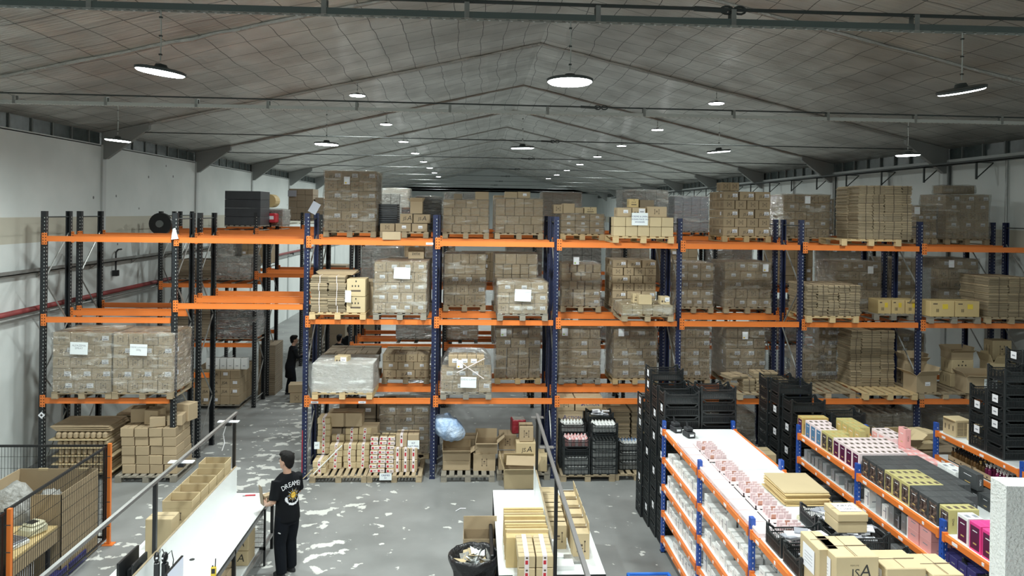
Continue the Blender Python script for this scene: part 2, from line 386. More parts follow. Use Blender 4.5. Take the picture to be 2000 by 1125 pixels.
b = MB(); b.box(XL - 1, YB, -0.15, XR + 1, YF, 0, 'floor'); struct(b, 'floor', 'grey concrete floor with worn flakes of white paint')
b = MB()
ny = 120
xs = [XL - .3, XL + 2.5, XL + 5.5, XL + 8.5, XM - .25, XM, XM + .25, XM + 2.5, XM + 5.5, XM + 8.5, XR + .3]
for side in (0, 1):
    vs = []; fs = []
    for j in (YB, YF):
        for x in xs: vs.append((x, j, sl(x) + side * 0.12))
    n = len(xs)
    for i in range(n - 1): fs.append((i, n + i, n + i + 1, i + 1) if side == 0 else (i, i + 1, n + i + 1, n + i))
    b.add(vs, fs, 'foil')
struct(b, 'ceiling', 'foil-faced insulation quilt ceiling held by a wire net')
for nm, x0, x1 in (('wall_left', XL - .25, XL), ('wall_right', XR, XR + .25)):
    b = MB(); b.box(x0, YB, 0, x1, YF, 7.08, 'wall')
    struct(b, nm, 'white plastered side wall with a beige band')
b = MB(); b.box(XL - .25, YF, 0, XR + .25, YF + .2, 8.0, 'wall_plain')
b.add([(XL - .25, YF, 8.0), (XR + .25, YF, 8.0), (XR + .25, YF, 7.6), (XM, YF, 10.2), (XL - .25, YF, 7.6)], [(0, 1, 2, 3, 4)], 'wall_plain'); struct(b, 'wall_back', 'grey gable wall at the far end')
b = MB(); b.box(XL - .25, YB - .2, 0, XR + .25, YB, 10.2, 'wall_plain'); struct(b, 'wall_front', 'wall behind the mezzanine')
# clerestory of glass blocks above both side walls
for nm, x0, x1, xi in (('window_1', XL - .2, XL - .06, XL - .06), ('window_2', XR + .06, XR + .2, XR + .03)):
    b = MB(); b.box(x0, YB, 7.08, x1, YF, 7.5, 'glass_block')
    y = YB
    while y < YF:
        b.box(xi - .03, y, 7.08, xi + .03, y + .04, 7.45, 'beam_grey'); y += 0.78
    b.box(xi - .05, YB, 7.06, xi + .06, YF, 7.11, 'wall_plain')
    struct(b, nm, 'strip of dark glass blocks under the eaves')
# portal frames: column in the wall, haunch, foil wrapped rafter, tie rod
FY = [-8.8 + 6.3 * i for i in range(11)]
FY[0] = -8.8; FY[1] = -2.5
for i, fy in enumerate(FY):
    b = MB()
    for s, xw in ((1, XL), (-1, XR)):
        b.box(min(xw, xw + s * .05), fy - .09, 0, max(xw, xw + s * .05), fy + .09, 7.1, 'wall_plain')
    struct(b, 'trim_%d' % (i * 4 + 1), 'white column flush with the side walls')
    b = MB()
    for s, xw in ((1, XL), (-1, XR)):
        vs = [(xw, 6.75), (xw + s * .12, 6.75), (xw + s * 1.15, sl(xw + s * 1.15) - .16), (xw + s * 1.15, sl(xw + s * 1.15) - .01), (xw, ZE - .01)]
        n = len(vs)
        b.add([(x, fy - .07, z) for x, z in vs] + [(x, fy + .07, z) for x, z in vs],
              [tuple(range(n)), tuple(reversed(range(n, 2 * n)))] + [(k, k + n, (k + 1) % n + n, (k + 1) % n) for k in range(n)], 'haunch')
    struct(b, 'trim_%d' % (i * 4 + 2), 'grey steel haunches where the roof frame meets the walls')
    b = MB()
    rr = random.Random(i)
    for xa, xb in ((XL + 1.1, XM), (XM, XR - 1.1)):
        k = 26; pts = []
        for q in range(k + 1):
            x = xa + (xb - xa) * q / k; pts.append((x, fy + rr.uniform(-.03, .03), sl(x) - .01 + rr.uniform(-.015, .0)))
        b.tube(pts, [rr.uniform(.03, .06) for _ in pts], 'foil_plain', 7)
    struct(b, 'trim_%d' % (i * 4 + 3), 'roof rafter wrapped in crumpled foil')
    b = MB(); b.tube([(XL + .7, fy, 7.44), (XR - .7, fy, 7.38)], 0.014 if i else 0.017, 'beam_dark', 6)
    xt = 10.9 - i * .12
    for q in range(2):
        cx = xt + q * .12
        b.tube([(cx + .055 * math.cos(a), fy, 7.405 + .035 * math.sin(a)) for a in [math.pi * 2 * k / 10 for k in range(11)]], .011, 'beam_dark', 5)
    b.tube([(xt - .3, fy, 7.41), (xt, fy, 7.40)], .024, 'beam_dark', 6)
    struct(b, 'trim_%d' % (i * 4 + 4), 'thin steel tie rod with a turnbuckle across the hall')
# slotted channels that carry the lamps under the first two tie rods
def channel(y, x0, x1, z, label, cx, heavy):
    t = thing('cable_channel', label, 'cable tray', (x0, y, z))
    b = MB(); w = .045
    cm = 'channel_dark' if heavy else 'galv_light'
    b.box(0, -w, -.012, x1 - x0, w, 0, cm); b.box(0, -w, 0, x1 - x0, -w + .006, .045, cm); b.box(0, w - .006, 0, x1 - x0, w, .045, cm)
    q = 0
    while q < x1 - x0: b.box(q, -.02, -.0135, q + .03, -.01, -.012, 'hole'); b.box(q + .04, .02, -.0135, q + .06, .03, -.012, 'label' if heavy else 'hole'); q += .1
    b.build('channel', t)
    for k, x in enumerate(cx):
        b = MB(); b.box(-.022, -w - .006, -.012, .022, -w, .13, 'galv'); b.box(-.022, w, -.012, .022, w + .006, .13, 'galv'); b.box(-.022, -w, .125, .022, w, .131, 'galv')
        b.build('clip', t, loc=(x - x0, 0, 0))
    return t
channel(-8.8, 3.0, 13.75, 7.27, 'dark slotted channel carrying the nearest row of round lamps', [5.3, 7.3, 8.55, 9.72, 10.95, 12.65], True)
channel(-2.5, -.3, 21.0, 7.27, 'long galvanised channel carrying the second row of round lamps', [.9, 2.4, 3.9, 5.1, 6.6, 8.2, 9.9, 11.6, 13.2, 14.9, 16.5, 18.1, 19.6], False)

# ------------------------------------------------------------------ lamps
lampme = {}
def lamp(x, y, z, top, tilt, label, group, W=None):
    t = thing('pendant_lamp', label, 'lamp', (x, y, z), 0, group)
    if 'h' not in lampme:
        b = MB(); b.rings([((0, 0, .0), .205, .205), ((0, 0, .022), .21, .21), ((0, 0, .03), .19, .19), ((0, 0, .035), .06, .06), ((0, 0, .07), .045, .045), ((0, 0, .075), .01, .01)], 'beam_dark', 28); lampme['h'] = b.mesh('lamp_housing')
        b = MB(); b.rings([((0, 0, -.012), .185, .185), ((0, 0, .002), .202, .202)], 'lamp_on', 28); lampme['l'] = b.mesh('lamp_lens')
    h = link('housing', lampme['h'], t); l = link('lens', lampme['l'], t)
    h.rotation_euler = l.rotation_euler = (tilt[0], tilt[1], 0)
    b = MB(); b.tube([(0, 0, .1), (.004, 0, (top - z) * .5), (0, 0, top - z)], .006 if top - z > .4 else .01, 'galv_light', 5)
    for q in range(3): b.box(-.012, -.012, .15 + q * (top - z) * .3, .012, .012, .162 + q * (top - z) * .3, 'beam_dark')
    b.build('hanging_cable', t)
    ld = bpy.data.lights.new('lamp_light', 'AREA'); ld.shape = 'DISK'; ld.size = .38; ld.energy = W or LAMP_W; ld.color = LAMP_COL; ld.spread = math.radians(172)
    lo = bpy.data.objects.new('lamp_light', ld); COL.objects.link(lo); lo.parent = t; lo.location = (0, 0, -.02); lo.rotation_euler = (tilt[0], tilt[1], 0)
    return t
for x, tl, lb in ((5.89, (.02, .13), 'glowing round lamp hanging near the top edge above the packing bench'), (9.48, (-.02, 0), 'glowing round lamp hanging under the ridge on the nearest channel'),
              (13.11, (.1, -.22), 'tilted round lamp hanging above the perfume box shelves')):
    lamp(x, -8.8, 6.72, 7.26, tl, lb, 'lamps on the nearest channel')
for k, (x, tl) in enumerate(((2.59, (0, .08)), (6.09, (0, .03)), (9.47, (.05, -.03)), (12.95, (.04, -.1)), (16.39, (0, -.03)))):
    lamp(x, -2.5, 6.67, 7.26, tl, 'round lamp on the second channel, %s from the pipe wall' % od(k), 'lamps on the second channel', LAMP_W * (1, 1, 1, .2, .35)[k])
for i in range(2, 10):
    for s, x in ((0, 5.6), (1, 15.0)):
        lamp(x, FY[i] + .1, 8.50, sl(x) - .03, (0, 0), 'small round roof lamp, %s along the %s slope' % (od(i - 2), ('pipe-wall', 'tray-wall')[s]), 'round lamps under the roof', LAMP_W * (.8 if i < 4 else 1.9) * (1 if s == 0 else .55))
for k, x in enumerate((2.6, 7.0, 11.4)):  # out of view, put in so light also comes from behind the camera
    lamp(x, -15.2, 6.72, 7.2, (0, 0), 'unseen round lamp hanging behind the mezzanine, %s from the pipe wall' % od(k), 'unseen lamps behind the mezzanine')

# ------------------------------------------------------------------ wall services
t = thing('fire_pipe', 'dark red pipe running along the white wall behind the racks', 'pipe', (XL + .15, 0, 3.38))
b = MB(); b.tube([(0, -14, 0), (0, 50, 0)], .055, 'pipe_red', 10); b.build('pipe', t, True)
b = MB(); b.tube([(.0, -14, -.12), (0, 50, -.12)], .028, 'galv', 8); b.build('thin_pipe', t, True)
for k in range(8):
    b = MB(); b.box(-.12, -.02, -.16, .06, .02, -.05, 'beam_dark'); b.build('pipe_bracket', t, loc=(0, -1 + 4 * k, 0))
t = thing('cable_tray', 'galvanised perforated cable tray on the white wall', 'cable tray', (XL + .02, 0, 4.14))
b = MB(); b.box(0, -14, 0, .16, 50, .02, 'galv'); b.box(.15, -14, 0, .16, 50, .09, 'galv'); b.tube([(.05, -14, .05), (.05, 50, .05)], .022, 'beam_dark', 6); b.tube([(.1, -14, .05), (.1, 50, .05)], .022, 'galv_light', 6); b.build('tray', t)
for k in range(12):
    b = MB(); b.box(0, -.015, -.12, .02, .015, .02, 'galv'); b.tube([(0, 0, -.12), (.15, 0, 0)], .01, 'galv', 4); b.build('tray_bracket', t, loc=(0, -1.2 + 2.2 * k, 0))
p = at(226, 530, 'X', XL + .1)
t = thing('power_socket', 'black power socket hanging on a bent arm from the wall tray', 'socket', (XL + .1, p.y, p.z))
b = MB(); b.box(-.06, -.07, -.12, .06, .07, .03, 'black'); b.build('socket_box', t); b = MB(); b.tube([(0, 0, 0), (0, 0, .5), (.0, .12, .56), (.0, .3, .56)], .022, 'black', 6); b.build('arm', t)
p = at(20, 912, 'X', XL + .03)
t = thing('cable_tray', 'dark bracketed cable tray high on the wall beside the eaves', 'cable tray', (XR - .02, 0, 6.93))
b = MB(); b.box(-.42, -12, 0, -.36, 50, .06, 'beam_dark'); b.box(-.42, -12, 0, -.12, 50, .012, 'beam_dark'); b.tube([(-.25, -12, .04), (-.25, 50, .04)], .03, 'beam_grey', 6); b.build('tray', t)
for k in range(20):
    b = MB(); b.box(-.44, -.02, -.02, 0, .02, .0, 'beam_dark'); b.box(-.44, -.02, -.42, -.40, .02, 0, 'beam_dark'); b.tube([(0, 0, -.02), (-.42, 0, -.40)], .016, 'beam_dark', 4)
    b.build('tray_bracket', t, loc=(0, -2.2 + 2.1 * k, 0))
for k, yy in enumerate((1.5, 3.6, 6.5, 9.8, 13.2)):
    b = MB(); b.tube([(XR - .05, yy, 7.0), (XR - .05, yy, 4.4)], .03, 'beam_dark' if k % 2 else 'galv', 6)
    tag(b.build('conduit'), 'vertical conduit running down the tray wall, %s from the front' % od(k), 'conduit', 'conduits on the tray wall')

# ------------------------------------------------------------------ pallet racks
PXK = [0, 2.6, 5.2, 7.8, 10.4, 13.0, 15.6, 18.2, 20.8]
PXK[0] = at(84, 480, 'Y', 0).x; PXK[1] = at(341, 480, 'Y', 0).x; PXK[2] = at(599, 480, 'Y', 0).x; PXK[3] = at(850, 480, 'Y', 0).x
PXK[4] = at(1087, 480, 'Y', 0).x; PXK[5] = at(1328, 480, 'Y', 0).x; PXK[6] = at(1566, 485, 'Y', 0).x; PXK[7] = at(1798, 490, 'Y', 0).x
ZT, ZM, ZL = 4.888, 3.257, 1.626
def post_mesh(h, m):
    b = MB()
    b.box(-.05, 0, 0, .05, .008, h, m); b.box(-.05, .008, 0, -.044, .09, h, m); b.box(.044, .008, 0, .05, .09, h, m)
    b.box(-.05, .085, 0, -.025, .09, h, m); b.box(.025, .085, 0, .05, .09, h, m)
    z = .12
    while z < h - .08:
        for sx in (-.026, .026):
            b.box(sx - .0065, -.0015, z, sx + .0065, .0, z + .022, 'galv_light' if sx > 0 else 'hole', skip='k')
        for sx in (-1, 1): b.add([(sx * .0512, .035, z), (sx * .0512, .052, z), (sx * .0512, .052, z + .03), (sx * .0512, .035, z + .03)], [(0, 1, 2, 3)], 'galv_light')
        z += .075
    b.box(-.06, -.01, 0, .06, .10, .008, m)
    for sx in (-.03, .03): b.box(sx - .007, -.003, .06, sx + .007, 0, .074, 'galv_light')
    return b.mesh('post')
PM = {}
def beam_obj(t, x0, x1, y, z, front, colr='orange'):
    b = MB(); L = x1 - x0 - .11
    b.box(0, 0, -.055, L, .045, .055, colr); b.box(0, -.004, .043, L, 0, .055, colr); b.box(0, -.004, -.055, L, 0, -.045, colr)
    o = b.build('beam', t, loc=(x0 + .055, y - .05 if front else y + .005, z))
    for s, xx in ((0, 0), (1, L)):
        c = MB(); sx = -1 if s == 0 else 1
        xa, xb = (-.052, .0) if s == 0 else (0, .052)
        c.box(xa, -.006, -.12, xb, .0, .115, colr); c.box(-.004 if s == 0 else 0, -.004, -.12, 0 if s == 0 else .004, .05, .115, colr)
        for q in range(4): c.box((xa + xb) / 2 - .009, -.008, -.10 + q * .057, (xa + xb) / 2 + .009, -.005, -.08 + q * .057, 'hole')
        c.build('connector', o)
    return o
def rack(label, y0, ks, cols, beams, h=5.47, xs=None):
    t = thing('pallet_rack', label, 'rack', (0, y0, 0)); xs = xs or PXK
    for k in ks:
        c = cols(k); hh = h - (.03 if c == 'post_black' else 0)
        if (hh, c) not in PM: PM[hh, c] = post_mesh(hh, c)
        fr = link('upright_frame', None, t, (xs[k], 0, 0))
        link('post', PM[hh, c], fr); q = link('post', PM[hh, c], fr, (0, 1.0, 0), math.pi)
        z = .25; n = 0
        b = MB()
        while z + .95 < hh:
            y1, y2 = (.06, .94) if n % 2 == 0 else (.94, .06)
            b.tube([(0, y1, z), (0, y2, z + .92)], .016, 'galv', 5); z += .95; n += 1
        b.tube([(0, .06, hh - .12), (0, .94, hh - .12)], .014, 'beam_dark', 5); b.tube([(0, .06, .2), (0, .94, .2)], .016, 'galv', 5)
        b.build('brace', fr)
    for bay, z, w in beams:
        for s in w: beam_obj(t, xs[bay], xs[bay + 1], 0 if s == 'f' else .96, z, s == 'f')
    return t
std = []
for bay in (0, 2, 3, 4, 5, 6, 7): std += [(bay, z, 'fb') for z in (ZT, ZM, ZL)]
rack('long orange and blue pallet rack run facing the packing benches', 0, range(9), lambda k: 'post_black' if k < 2 else 'post_blue', std + [(1, ZT, 'fb'), (1, 3.55, 'fb')])
rack('pallet rack run standing back to back behind the front rack run', 1.35, range(9), lambda k: 'post_black' if k < 3 else 'post_blue', [(k, z, 'fb') for k in (0, 2, 3, 4, 5, 6, 7) for z in (ZT, ZM, ZL)] + [(1, ZT, 'fb'), (1, 3.55, 'fb')])
cb = [(k, z, 'fb') for k in (0, 2, 3, 4, 5, 6, 7) for z in (ZT, 3.4, 1.75)]
rack('third pallet rack run, across the first aisle behind', 5.6, range(9), lambda k: 'post_black', cb + [(1, ZT, 'fb'), (1, 3.7, 'fb')])
rack('fourth pallet rack run, back to back with the third', 6.95, range(9), lambda k: 'post_black', cb + [(1, ZT, 'fb'), (1, 3.7, 'fb')])
rack('fifth pallet rack run, beyond the second aisle', 11.2, range(9), lambda k: 'post_black', [(k, z, 'f') for k in range(8) for z in (ZT, 3.4) if not (k == 1 and z < 4)])

# ------------------------------------------------------------------ pallets
PALM = {}
def pallet(x, y, z, label, W=1.13, D=1.0, wood='wood', rz=0, detail=True, group='wooden pallets on the racks and floor', boards=7):
    t = thing('wooden_pallet', label, 'pallet', (x, y, z), rz, group)
    k = (round(W, 2), round(D, 2), wood, boards)
    if k not in PALM:
        rr = random.Random(hash(k) % 1000 if False else len(PALM))
        b = MB(); bw = W / boards * .66
        for i in range(boards):
            xx = i * (W - bw) / (boards - 1); b.box(xx, rr.uniform(-.004, .004), .118, xx + bw, D + rr.uniform(-.004, .004), .138, wood)
        for yy in (0, D / 2 - .045, D - .09): b.box(0, yy + .005, .098, W, yy + .095, .117, wood)
        dk = b.mesh('deck')
        b = MB(); b.box(-.06, -.045, 0, .06, .045, .098, wood); bl = b.mesh('block')
        b = MB()
        for xx in (0, W / 2 - .05, W - .1): b.box(xx, 0, 0, xx + .1, D, .018, wood)
        bs = b.mesh('base')
        PALM[k] = (dk, bl, bs)
    dk, bl, bs = PALM[k]
    link('deck', dk, t)
    if detail:
        for xx in (.06, W / 2, W - .06):
            for yy in ((.05, D - .05) if D > .6 else (.05,)): link('block', bl, t, (xx, yy, 0))
    link('bottom_boards', bs, t)
    return t
PH = .138
# ------------------------------------------------------------------ cartons
CM = {}
def marks(b, w, d, h, style, s=0):
    "printing on the front face (-Y) and on the two sides"
    k = min(h, .24)
    if style == 'long':
        b.text('JS', k * .42, 'ink', face(w * .36, h * .42), shear=.12); b.text('A', k * .62, 'ink', face(w * .36 + k * .46, h * .45), shear=.2)
        b.box(w * .60, -.003, h * .36, w * .60 + k * .55, -.001, h * .36 + k * .38, 'label'); b.box(w * .60 + k * .06, -.0035, h * .36 + k * .06, w * .60 + k * .46, -.003, h * .36 + k * .14, 'label_grey')
        b.box(w * .60 + k * .2, -.0035, h * .36 + k * .24, w * .60 + k * .36, -.003, h * .36 + k * .29, 'label_grey')
    elif style == 'label':
        b.box(w * .42, -.003, h * .40, w * .42 + k * .5, -.001, h * .40 + k * .34, 'label'); b.box(w * .42 + k * .06, -.0035, h * .40 + k * .06, w * .42 + k * .42, -.003, h * .40 + k * .13, 'label_grey')
    elif style == 'short':
        c = w * .5; q = k * .16
        for sx in (-1, 1):
            b.box(c + sx * q * 1.25 - .004, -.002, h * .3, c + sx * q * 1.25 + .004, -.0008, h * .72, 'ink_soft')
            b.box(c + sx * q * 1.25 - .012, -.002, h * .29, c + sx * q * 1.25 + .012, -.0008, h * .34, 'ink_soft'); b.box(c + sx * q * 1.25 - .010, -.002, h * .68, c + sx * q * 1.25 + .010, -.0008, h * .74, 'ink_soft')
        b.box(c - q * .7, -.002, h * .42, c + q * .7, -.0008, h * .45, 'ink_soft'); b.box(c - q * .5, -.002, h * .52, c + q * .5, -.0008, h * .60, 'ink_soft')
    elif style == 'logo':
        b.text('JS', k * .5, 'ink', face(w * .40, h * .48), shear=.1); b.text('A', k * .72, 'ink', face(w * .40 + k * .5, h * .52), shear=.18)
    elif style == 'tested':
        c = w * .5
        for q in range(3): b.box(c - w * .22 + q * w * .16, -.002, h * .55, c - w * .16 + q * w * .16, -.0008, h * .65, 'ink')
        b.box(c - w * .28, -.002, h * .28, c + w * .25, -.0008, h * .38, 'ink_soft'); b.box(c - w * .03, -.002, h * .82, c + w * .03, -.0008, h * .92, 'ink')
    elif style == 'testlabel':
        for q in range(2): b.sph((w * .2 + q * .06, -.001, h * .42), (.022, .001, .024), 'ink_soft', 8)
        b.box(w * .48, -.003, h * .40, w * .92, -.001, h * .88, 'label'); b.box(w * .56, -.0035, h * .5, w * .84, -.003, h * .6, 'label_grey')
    elif style == 'red':
        c = w * .5; b.box(c - .028, -.0025, 0, c + .028, -.001, h, 'tape_w'); b.box(c - .028, 0, h, c + .028, d, h + .0015, 'tape_w')
        b.box(c - .018, -.0035, h * .3, c + .016, -.0025, h * .62, 'red'); b.box(c - .012, -.0035, h * .75, c + .015, -.0025, h * .9, 'ink_soft')
    elif style == 'plaster':
        b.box(0, -.0025, h * .1, w, -.001, h * .9, 'tape_w'); b.box(w * .1, -.0035, h * .2, w * .38, -.0025, h * .7, 'red' if s % 2 else 'ink_soft'); b.box(w * .5, -.0035, h * .4, w * .85, -.0025, h * .55, 'ink_soft')
    elif style == 'yellow':
        for q in range(3): b.box(w * .25 + q * .022, -.002, h * .3, w * .25 + q * .022 + .01, -.0008, h * .5, 'ink')
        b.box(w * .5, -.003, h * .5, w * .72, -.001, h * .8, 'yellow'); b.box(w * .12, -.002, h * .78, w * .3, -.0008, h * .85, 'ink_soft')
def carton_mesh(w, d, h, style='plain', m='card', open_=False):
    k = (round(w, 2), round(d, 2), round(h, 2), style, m)
    if k not in CM:
        w, d, h = w, d, h; b = MB(); b.cbox(0.004, 0, 0.002, w - .004, d, h - .004, .007, m)
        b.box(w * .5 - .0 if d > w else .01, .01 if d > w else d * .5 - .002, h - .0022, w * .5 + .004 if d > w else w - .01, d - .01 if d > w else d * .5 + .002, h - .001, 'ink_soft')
        marks(b, w, d, h, style, len(CM))
        if style in ('long', 'short', 'label', 'tested'):   # the same marks on the sides
            for right in (True, False):
                x = w + .0005 if right else -.0005; k2 = min(h, .22)
                for q in (-1, 1):
                    yy = d * .5 + q * k2 * .2; b.box(min(x, x + (.001 if right else -.001)), yy - .005, h * .3, max(x, x + (.001 if right else -.001)), yy + .005, h * .72, 'ink_soft')
                if style == 'long': b.box(min(x, x + (.0015 if right else -.0015)), d * .62, h * .3, max(x, x + (.0015 if right else -.0015)), d * .62 + k2 * .4, h * .7, 'label')
        CM[k] = b.mesh('carton')
    return CM[k]

def open_carton(x, y, z, w, d, h, label, flaps=(1, 1, 1, 1), m='card', rz=0, style='plain', group=None, fang=(2.2, 1.9, 2.3, 2.0), fl=None, inside=None):
    t = thing('open_carton', label, 'box', (x, y, z), rz, group)
    b = MB(); th = .006
    b.box(0, 0, 0, w, d, th, m); b.box(0, 0, th, w, th, h, m); b.box(0, d - th, th, w, d, h, m); b.box(0, th, th, th, d - th, h, m); b.box(w - th, th, th, w, d - th, h, m)
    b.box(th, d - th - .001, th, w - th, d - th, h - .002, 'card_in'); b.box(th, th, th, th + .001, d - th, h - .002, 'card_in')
    marks(b, w, d, h, style); b.build('body', t)
    L = fl or min(w, d) * .45
    spec = [((0, 0, h), 'x', w, -1), ((0, d, h), 'x', w, 1), ((0, 0, h), 'y', d, -1), ((w, 0, h), 'y', d, 1)]
    for i, (o, ax, ln, sg) in enumerate(spec):
        if not flaps[i]: continue
        a = fang[i]   # angle from lying closed inward (0) through upright (pi/2) to hanging outside
        vx, vz = -math.cos(a) * sg * L, math.sin(a) * L
        b = MB()
        if ax == 'x': vs = [(o[0], o[1], o[2]), (o[0] + ln, o[1], o[2]), (o[0] + ln, o[1] + vx, o[2] + vz), (o[0], o[1] + vx, o[2] + vz)]
        else: vs = [(o[0], 0, o[2]), (o[0], ln, o[2]), (o[0] + vx, ln, o[2] + vz), (o[0] + vx, 0, o[2] + vz)]
        n = (Vector(vs[1]) - Vector(vs[0])).cross(Vector(vs[2]) - Vector(vs[0])).normalized() * .004
        b.add([Vector(v) + n for v in vs] + [Vector(v) - n for v in vs], [(0, 1, 2, 3), (7, 6, 5, 4), (0, 4, 5, 1), (1, 5, 6, 2), (2, 6, 7, 3), (3, 7, 4, 0)], m)
        b.build('flap', t)
    if inside:
        b = MB(); rr = random.Random(int(x * 100))
        for q in range(14): b.sph((rr.uniform(.08, w - .08), rr.uniform(.08, d - .08), h * .75 + rr.uniform(-.03, .05)), (.08, .06, .03), inside, 6, Matrix.Identity(4))
        b.build('contents', t)
    return t

def film_shell(w, d, h, seed, parent, m='film', top=True, out=.018, dome=0):
    rr = random.Random(seed); b = MB(); off = Vector((rr.uniform(0, 50), rr.uniform(0, 50), 0))
    nz_ = max(6, int(h / .07)); per = []
    nx = max(8, int(w / .09)); nd = max(6, int(d / .12))
    for i in range(nx): per.append((w * i / nx, 0, 0, -1))
    for i in range(nd): per.append((w, d * i / nd, 1, 0))
    for i in range(nx): per.append((w - w * i / nx, d, 0, 1))
    for i in range(nd): per.append((0, d - d * i / nd, -1, 0))
    n = len(per); vs = []; fs = []
    for j in range(nz_ + 1):
        z = h * j / nz_
        for (x, y, ax, ay) in per:
            q = noise.noise(Vector((x * 1.4, y * 1.4, z * 6)) + off) * .022 + noise.noise(Vector((x * 5, y * 5, z * 14)) + off) * .010
            e = out + q; cx, cy = (x - w / 2) / w, (y - d / 2) / d
            sx = cx * 2 * e if ax == 0 else ax * e; sy = cy * 2 * e if ay == 0 else ay * e
            zz = z + (rr.uniform(-.02, .02) if j in (0,) else 0); sh = 1
            if dome and j > nz_ * .55: f = (j / nz_ - .55) / .45; sh = 1 - dome * f * f
            vs.append((w / 2 + (x - w / 2) * sh + sx, d / 2 + (y - d / 2) * sh + sy, zz))
    for j in range(nz_):
        for i in range(n):
            i2 = (i + 1) % n; fs.append((j * n + i, j * n + i2, (j + 1) * n + i2, (j + 1) * n + i))
    b.add(vs, fs, m)
    if top:
        k = nz_ * n; c = len(vs)
        ring = [Vector(v) for v in vs[k:]]; cc = Vector((w / 2, d / 2, h + .015)); v2 = []; f2 = []
        for lev in range(1, 4):
            f = lev / 3.0
            for p in ring:
                q = p.lerp(cc, f * .92); q.z = h + .012 + noise.noise(Vector((q.x * 6, q.y * 6, 3)) + off) * .02; v2.append(q)
        tot = ring + v2
        for lev in range(3):
            for i in range(n):
                i2 = (i + 1) % n; f2.append((lev * n + i, lev * n + i2, (lev + 1) * n + i2, (lev + 1) * n + i))
        f2.append(tuple(range(3 * n, 4 * n))); b.add(tot, f2, m)
    return b.build('stretch_film', parent, True)

def row_plan(w, rr, kind):
    opts = {'mix': ['LLL', 'LSS', 'SLS', 'SSSS', 'SSL', 'LLS'], 'long': ['LLL'], 'alt0': ['LLL'], 'alt1': ['SSSS'], 'short5': ['SSSSS'], 'lab': ['BBB'], 'lab3': ['BBS'], 'labm': ['SBBB', 'BBBS', 'SBBB'], 'plain4': ['PPPPP', 'PPPP'], 'grid': ['PPPPP']}
    s = rr.choice(opts[kind]); ws = {'L': .37, 'S': .27, 'B': .31, 'P': .22}
    tot = sum(ws[c] for c in s); g = 0; out = []; x = 0
    for c in s:
        cw = ws[c] / tot * w; out.append((x, cw, {'L': 'long', 'S': 'short', 'B': 'label', 'P': 'plain'}[c])); x += cw
    return out
def load(label, y0, z, px0, px1, pyt, rows, kind='mix', D=1.0, film='film', m='card', sign=None, wrapped=True, pal=True, palwood='wood', sides='', dome=0, group='shrink-wrapped loads of brown cartons', loose=None, kinds=None, tag_px=None, ddepth=3, gap=.0, pallabel=None, rz=0, sheet=None):
    """px0, px1 = where the front face stands in the photo, pyt = its top; sides: which side also shows"""
    rr = random.Random(px0)
    zb = z + (PH if pal else 0)
    pym = (PY + 30)
    x0 = at(px0, pyt, 'Y', y0).x; x1 = at(px1, pyt, 'Y', y0).x; zt = at((px0 + px1) / 2, pyt, 'Y', y0).z
    W = x1 - x0; H = zt - zb; hr = H / rows
    if pal: pallet(x0 - .01, y0 - .015, z, pallabel or 'pallet under the ' + ' '.join(label.split()[:13]), W + .02, D + .03, palwood, rz)
    t = thing('carton_load', label, 'pallet load', (x0, y0, zb), 0, group) if wrapped else None
    dd = D / ddepth
    for r in range(rows):
        kk = kinds[r] if kinds else kind
        plan = row_plan(W, rr, kk); nn = 0
        if dome and r == rows - 1: plan = plan[:1] + plan[1:]
        for (cx, cw, st) in plan:
            shrink = 0
            if dome and r >= rows - 1:
                cx = W / 2 + (cx - W / 2) * .72; cw *= .72
            g = rr.uniform(.0, gap)
            me = carton_mesh(cw - g, dd, hr, st, m)
            yy = rr.uniform(0, .012)
            if wrapped: link('carton', me, t, (cx + g / 2, yy, r * hr))
            else:
                o = link('carton', me, None, (x0 + cx + g / 2, y0 + yy, zb + r * hr)); tag(o, loose % (od(nn), od(r)), 'box', label)
            nn += 1
        # what shows behind: the side column(s), and the top layer
        for q in range(1, ddepth):
            cols = []
            if 'r' in sides: cols.append((W - W / 4, W / 4))
            if 'l' in sides: cols.append((0, W / 4))
            if r == rows - 1 and pyt > 425 and not dome: cols = [(W * i / 3, W / 3) for i in range(3)]
            for ci, (cx, cw) in enumerate(cols):
                me = carton_mesh(cw, dd, hr, 'short', m)
                if wrapped: link('carton', me, t, (cx, q * dd, r * hr))
                else:
                    o = link('carton', me, None, (x0 + cx, y0 + q * dd + .003, zb + r * hr)); tag(o, loose % ('%s back, file %s' % (od(q), od(ci)), od(r)), 'box', label)
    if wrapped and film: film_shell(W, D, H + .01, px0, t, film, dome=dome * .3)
    if sheet and t:
        for (sx, sy, col) in sheet:
            p = at(sx, sy, 'Y', y0 - .035); b = MB(); b.box(0, -.002, 0, .13, 0, .17, 'label'); b.box(.02, -.003, .02, .06, -.002, .05, col); b.box(.02, -.003, .08, .11, -.002, .13, 'paper'); b.build('shipping_note', t, loc=(p.x - x0, -.04, p.z - zb - .17))
    if sign and t:
        sx0, sx1, sy0, sy1, lines = sign
        p = at(sx0, sy1, 'Y', y0 - .05); q = at(sx1, sy0, 'Y', y0 - .05); ww, hh = q.x - p.x, q.z - p.z
        b = MB(); b.box(0, -.002, 0, ww, 0, hh, 'paper')
        for i, (tx, sz, yy) in enumerate(lines): b.text(tx, sz, 'label_grey', face(ww / 2, hh * yy, -.003))
        o = b.build('paper_sign', t, loc=(p.x - x0, -.045, p.z - zb)); o['label'] = 'white printed sheet taped on the film'; o.rotation_euler = (0, .03, 0)
    return t
